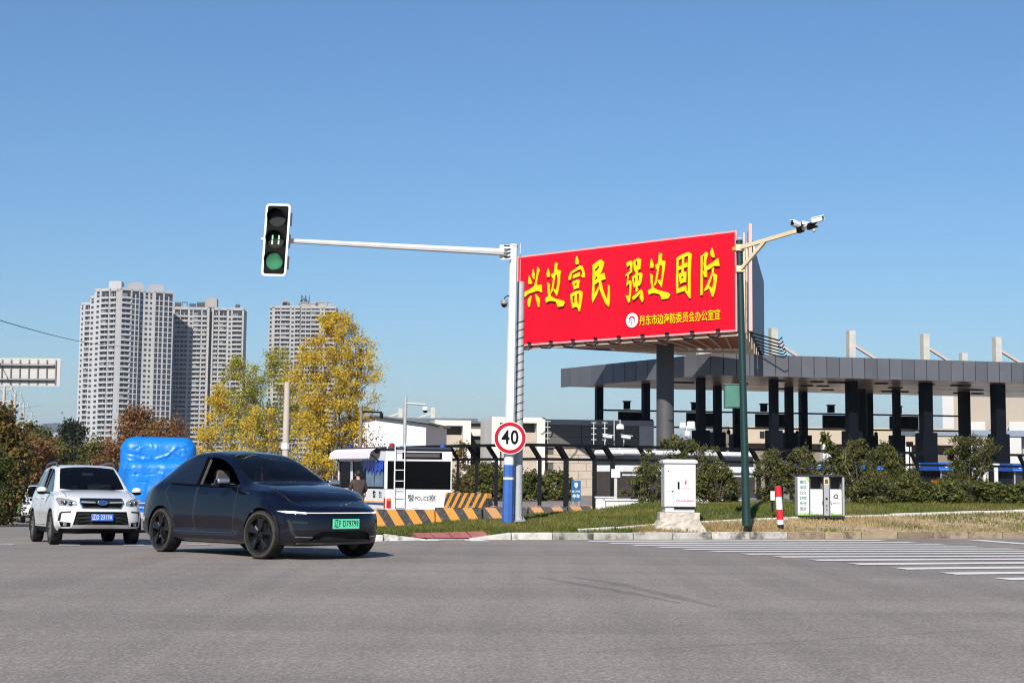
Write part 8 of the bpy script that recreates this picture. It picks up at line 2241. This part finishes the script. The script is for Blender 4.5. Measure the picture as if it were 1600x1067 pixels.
# hedge and small bush in front of the white portals
for i, (px, top, Y, w_) in enumerate(((735, 737, 82, 60), (775, 736, 82.5, 62), (815, 742, 83, 60), (865, 742, 84, 60), (760, 726, 86, 55))):
    q = P(px, 770, Y); z = g(q.x, Y); sc = Y / FPX
    make_tree('hedge_plant', ('hedge section right of the police cabin', 'hedge section left of the blue pole foot', 'hedge section right of the grey pole', 'hedge end with yellowish leaves before the stone wall', 'taller dark bush behind the hedge')[i], 'hedge', (q.x, Y, z), P(px, top, Y).z - z, w_ * sc, [(0, .95), (.5, 1), (.9, .95), (1, .75)], 42, 5200, 3.0 * sc, LHEDGE if i < 4 else LOL, BARK, 70 + i, group='hedge before the station building', stems=4, clr=.32, trunk=0, tr=.06, depth=.6)
q = P(722, 770, 62); make_tree('sapling', 'thin brown sapling behind the first fence posts', 'tree', (q.x, 62, g(q.x, 62)), P(722, 694, 62).z - g(q.x, 62), 26 * 62 / FPX, tall, 24, 500, .1, LBR, BARK, 80, stems=2, clr=.3, tr=.05)
# rough grass at the left road edge
pts = []
rs_ = np.random.RandomState(31)
for _ in range(16000):
    tt = rs_.uniform(-26, 60); oo = rs_.uniform(1.7, 9); qq = e0 + d2 * tt + n2 * oo
    if qq.x / qq.y < -0.4: continue
    pts.append((qq.x, qq.y, g(qq.x, qq.y) + .12))
blades('roadside_grass', pts, .1, .4, GRASS, 33, .02)

# ------------------------------------------------------------------ man at the cabin
def skinned(name, joints, bones, mat, parent, levels=2):
    """joints: {key: (pos, radius)}; grows one continuous surface over the skeleton"""
    keys = list(joints); me = bpy.data.meshes.new(name); me.from_pydata([joints[k][0] for k in keys], [(keys.index(a), keys.index(b_)) for a, b_ in bones], [])
    o = bpy.data.objects.new(name, me); COL.objects.link(o)
    sk = o.modifiers.new('skin', 'SKIN')
    for i, k in enumerate(keys):
        r = joints[k][1]; me.skin_vertices[0].data[i].radius = r if hasattr(r, '__len__') else (r, r)
    me.skin_vertices[0].data[0].use_root = True
    sb = o.modifiers.new('sub', 'SUBSURF'); sb.levels = levels; sb.render_levels = levels
    bpy.context.view_layer.update()
    m2 = bpy.data.meshes.new_from_object(o.evaluated_get(bpy.context.evaluated_depsgraph_get()))
    bpy.data.objects.remove(o); bpy.data.meshes.remove(me)
    m2.materials.clear(); r = mk(name, m2, mat, parent, True, 180); r.name = name; return r
SKIN_ = M('skin', (.42, .26, .19), .55); HAIR = M('black hair', (.012, .01, .009), .6); JACK = M('brown jacket', (.045, .028, .022), .8, var=.15, scale=8); TROU = M('dark trousers', (.02, .021, .026), .85); SHOE = M('black shoes', (.012, .012, .012), .5)
q = P(559, 800, 47.5); man = thing('person', 'person in brown jacket with short black hair standing at the cabin window, seen from behind', 'person', (q.x, 47.5, g(q.x, 47.5)), math.radians(20))
J = {'pel': ((0, 0, .95), (.16, .12)), 'wai': ((0, .0, 1.1), (.15, .11)), 'che': ((0, .02, 1.3), (.18, .125)), 'nec0': ((0, .0, 1.47), (.085, .075)), 'nec': ((0, .02, 1.53), (.055, .055)),
     'hd0': ((0, .035, 1.6), (.075, .085)), 'hd1': ((0, .03, 1.68), (.083, .1)), 'hd2': ((0, .02, 1.74), (.06, .075)),
     'hipL': ((.1, 0, .9), .1), 'knL': ((.11, .02, .5), .065), 'anL': ((.11, -.02, .09), .045), 'toL': ((.12, .13, .045), .04),
     'hipR': ((-.1, 0, .9), .1), 'knR': ((-.11, .03, .5), .065), 'anR': ((-.11, -.02, .09), .045), 'toR': ((-.12, .13, .045), .04),
     'shL': ((.19, 0, 1.42), .07), 'elL': ((.27, .04, 1.16), .048), 'wrL': ((.22, .26, 1.08), .034), 'haL': ((.2, .33, 1.09), (.04, .02)),
     'shR': ((-.19, 0, 1.42), .07), 'elR': ((-.26, .06, 1.16), .048), 'wrR': ((-.2, .28, 1.12), .034), 'haR': ((-.17, .35, 1.14), (.04, .02))}
Bn = [('pel', 'wai'), ('wai', 'che'), ('che', 'nec0'), ('nec0', 'nec'), ('nec', 'hd0'), ('hd0', 'hd1'), ('hd1', 'hd2'), ('che', 'shL'), ('shL', 'elL'), ('elL', 'wrL'), ('wrL', 'haL'), ('che', 'shR'), ('shR', 'elR'), ('elR', 'wrR'), ('wrR', 'haR'), ('pel', 'hipL'), ('hipL', 'knL'), ('knL', 'anL'), ('anL', 'toL'), ('pel', 'hipR'), ('hipR', 'knR'), ('knR', 'anR'), ('anR', 'toR')]
for sd__, sx in (('L', 1), ('R', -1)):
    hp_ = Vector(J['ha' + sd__][0])
    for fi, (ox, ln) in enumerate(((-.03, .06), (-.01, .075), (.01, .08), (.03, .07))):
        J['f%s%d' % (sd__, fi)] = (tuple(hp_ + Vector((ox, .045, 0))), .009); J['g%s%d' % (sd__, fi)] = (tuple(hp_ + Vector((ox, .045 + ln * .7, -.03))), .007)
        Bn += [('ha' + sd__, 'f%s%d' % (sd__, fi)), ('f%s%d' % (sd__, fi), 'g%s%d' % (sd__, fi))]
    J['t' + sd__] = (tuple(hp_ + Vector((-.05 * sx, .0, .01))), .01); J['u' + sd__] = (tuple(hp_ + Vector((-.06 * sx, .05, .0))), .008); Bn += [('ha' + sd__, 't' + sd__), ('t' + sd__, 'u' + sd__)]
skinned('body', J, Bn, SKIN_, man, 2)
up = lambda k, s_: (J[k][0], tuple(r * s_ + .012 for r in (J[k][1] if hasattr(J[k][1], '__len__') else (J[k][1], J[k][1]))))
J['hem'] = ((0, 0, .82), (.165, .125))
JJ = {k: up(k, 1.12) for k in ('hem', 'pel', 'wai', 'che', 'nec0', 'shL', 'elL', 'wrL', 'shR', 'elR', 'wrR')}
skinned('jacket', JJ, [('hem', 'pel')] + [b_ for b_ in Bn if b_[0] in JJ and b_[1] in JJ], JACK, man, 2)
JT = {k: up(k, 1.08) for k in ('pel', 'hipL', 'knL', 'anL', 'hipR', 'knR', 'anR')}
skinned('trousers', JT, [b_ for b_ in Bn if b_[0] in JT and b_[1] in JT], TROU, man, 2)
for s_ in ('L', 'R'):
    a_, c_ = J['an' + s_][0], J['to' + s_][0]; mb = MB(); mb.ellip((a_[0], .05, .045), (.052, .14, .05), 14, 8); mb.build('shoe', SHOE, man, smooth=True)
mb = MB(); mb.ellip((0, .005, 1.69), (.094, .112, .105), 18, 12); mb.build('hair', HAIR, man, smooth=True)
mb = MB(); mb.ellip((0, .135, 1.63), (.014, .02, .022), 10, 6); mb.build('nose', SKIN_, man, smooth=True)
for sx in (-1, 1):
    mb = MB(); mb.ellip((sx * .098, .03, 1.645), (.012, .028, .036), 10, 8); mb.build('ear', SKIN_, man, smooth=True)
    mb = MB(); mb.ellip((sx * .035, .118, 1.66), (.014, .01, .008), 10, 6); mb.build('eye', INK, man, smooth=True)
mb = MB(); mb.ellip((0, .12, 1.585), (.028, .012, .008), 10, 6); mb.build('mouth', M('lips', (.35, .14, .12), .5), man, smooth=True)

# ------------------------------------------------------------------ haze
hz = bpy.data.materials.new('haze'); hz.use_nodes = True
n = hz.node_tree.nodes; n.remove(n['Principled BSDF'])
pv = n.new('ShaderNodeVolumePrincipled'); pv.inputs['Color'].default_value = (.66, .78, .97, 1); pv.inputs['Density'].default_value = 0.0001; pv.inputs['Anisotropy'].default_value = 0.2
hz.node_tree.links.new(pv.outputs[0], n['Material Output'].inputs['Volume'])
HAZE = True
if HAZE:
    mb = MB(); mb.box(-9500, 9500, -400, 16500, -8.5, 290)
    o = mb.build('haze', hz); o['kind'] = 'stuff'
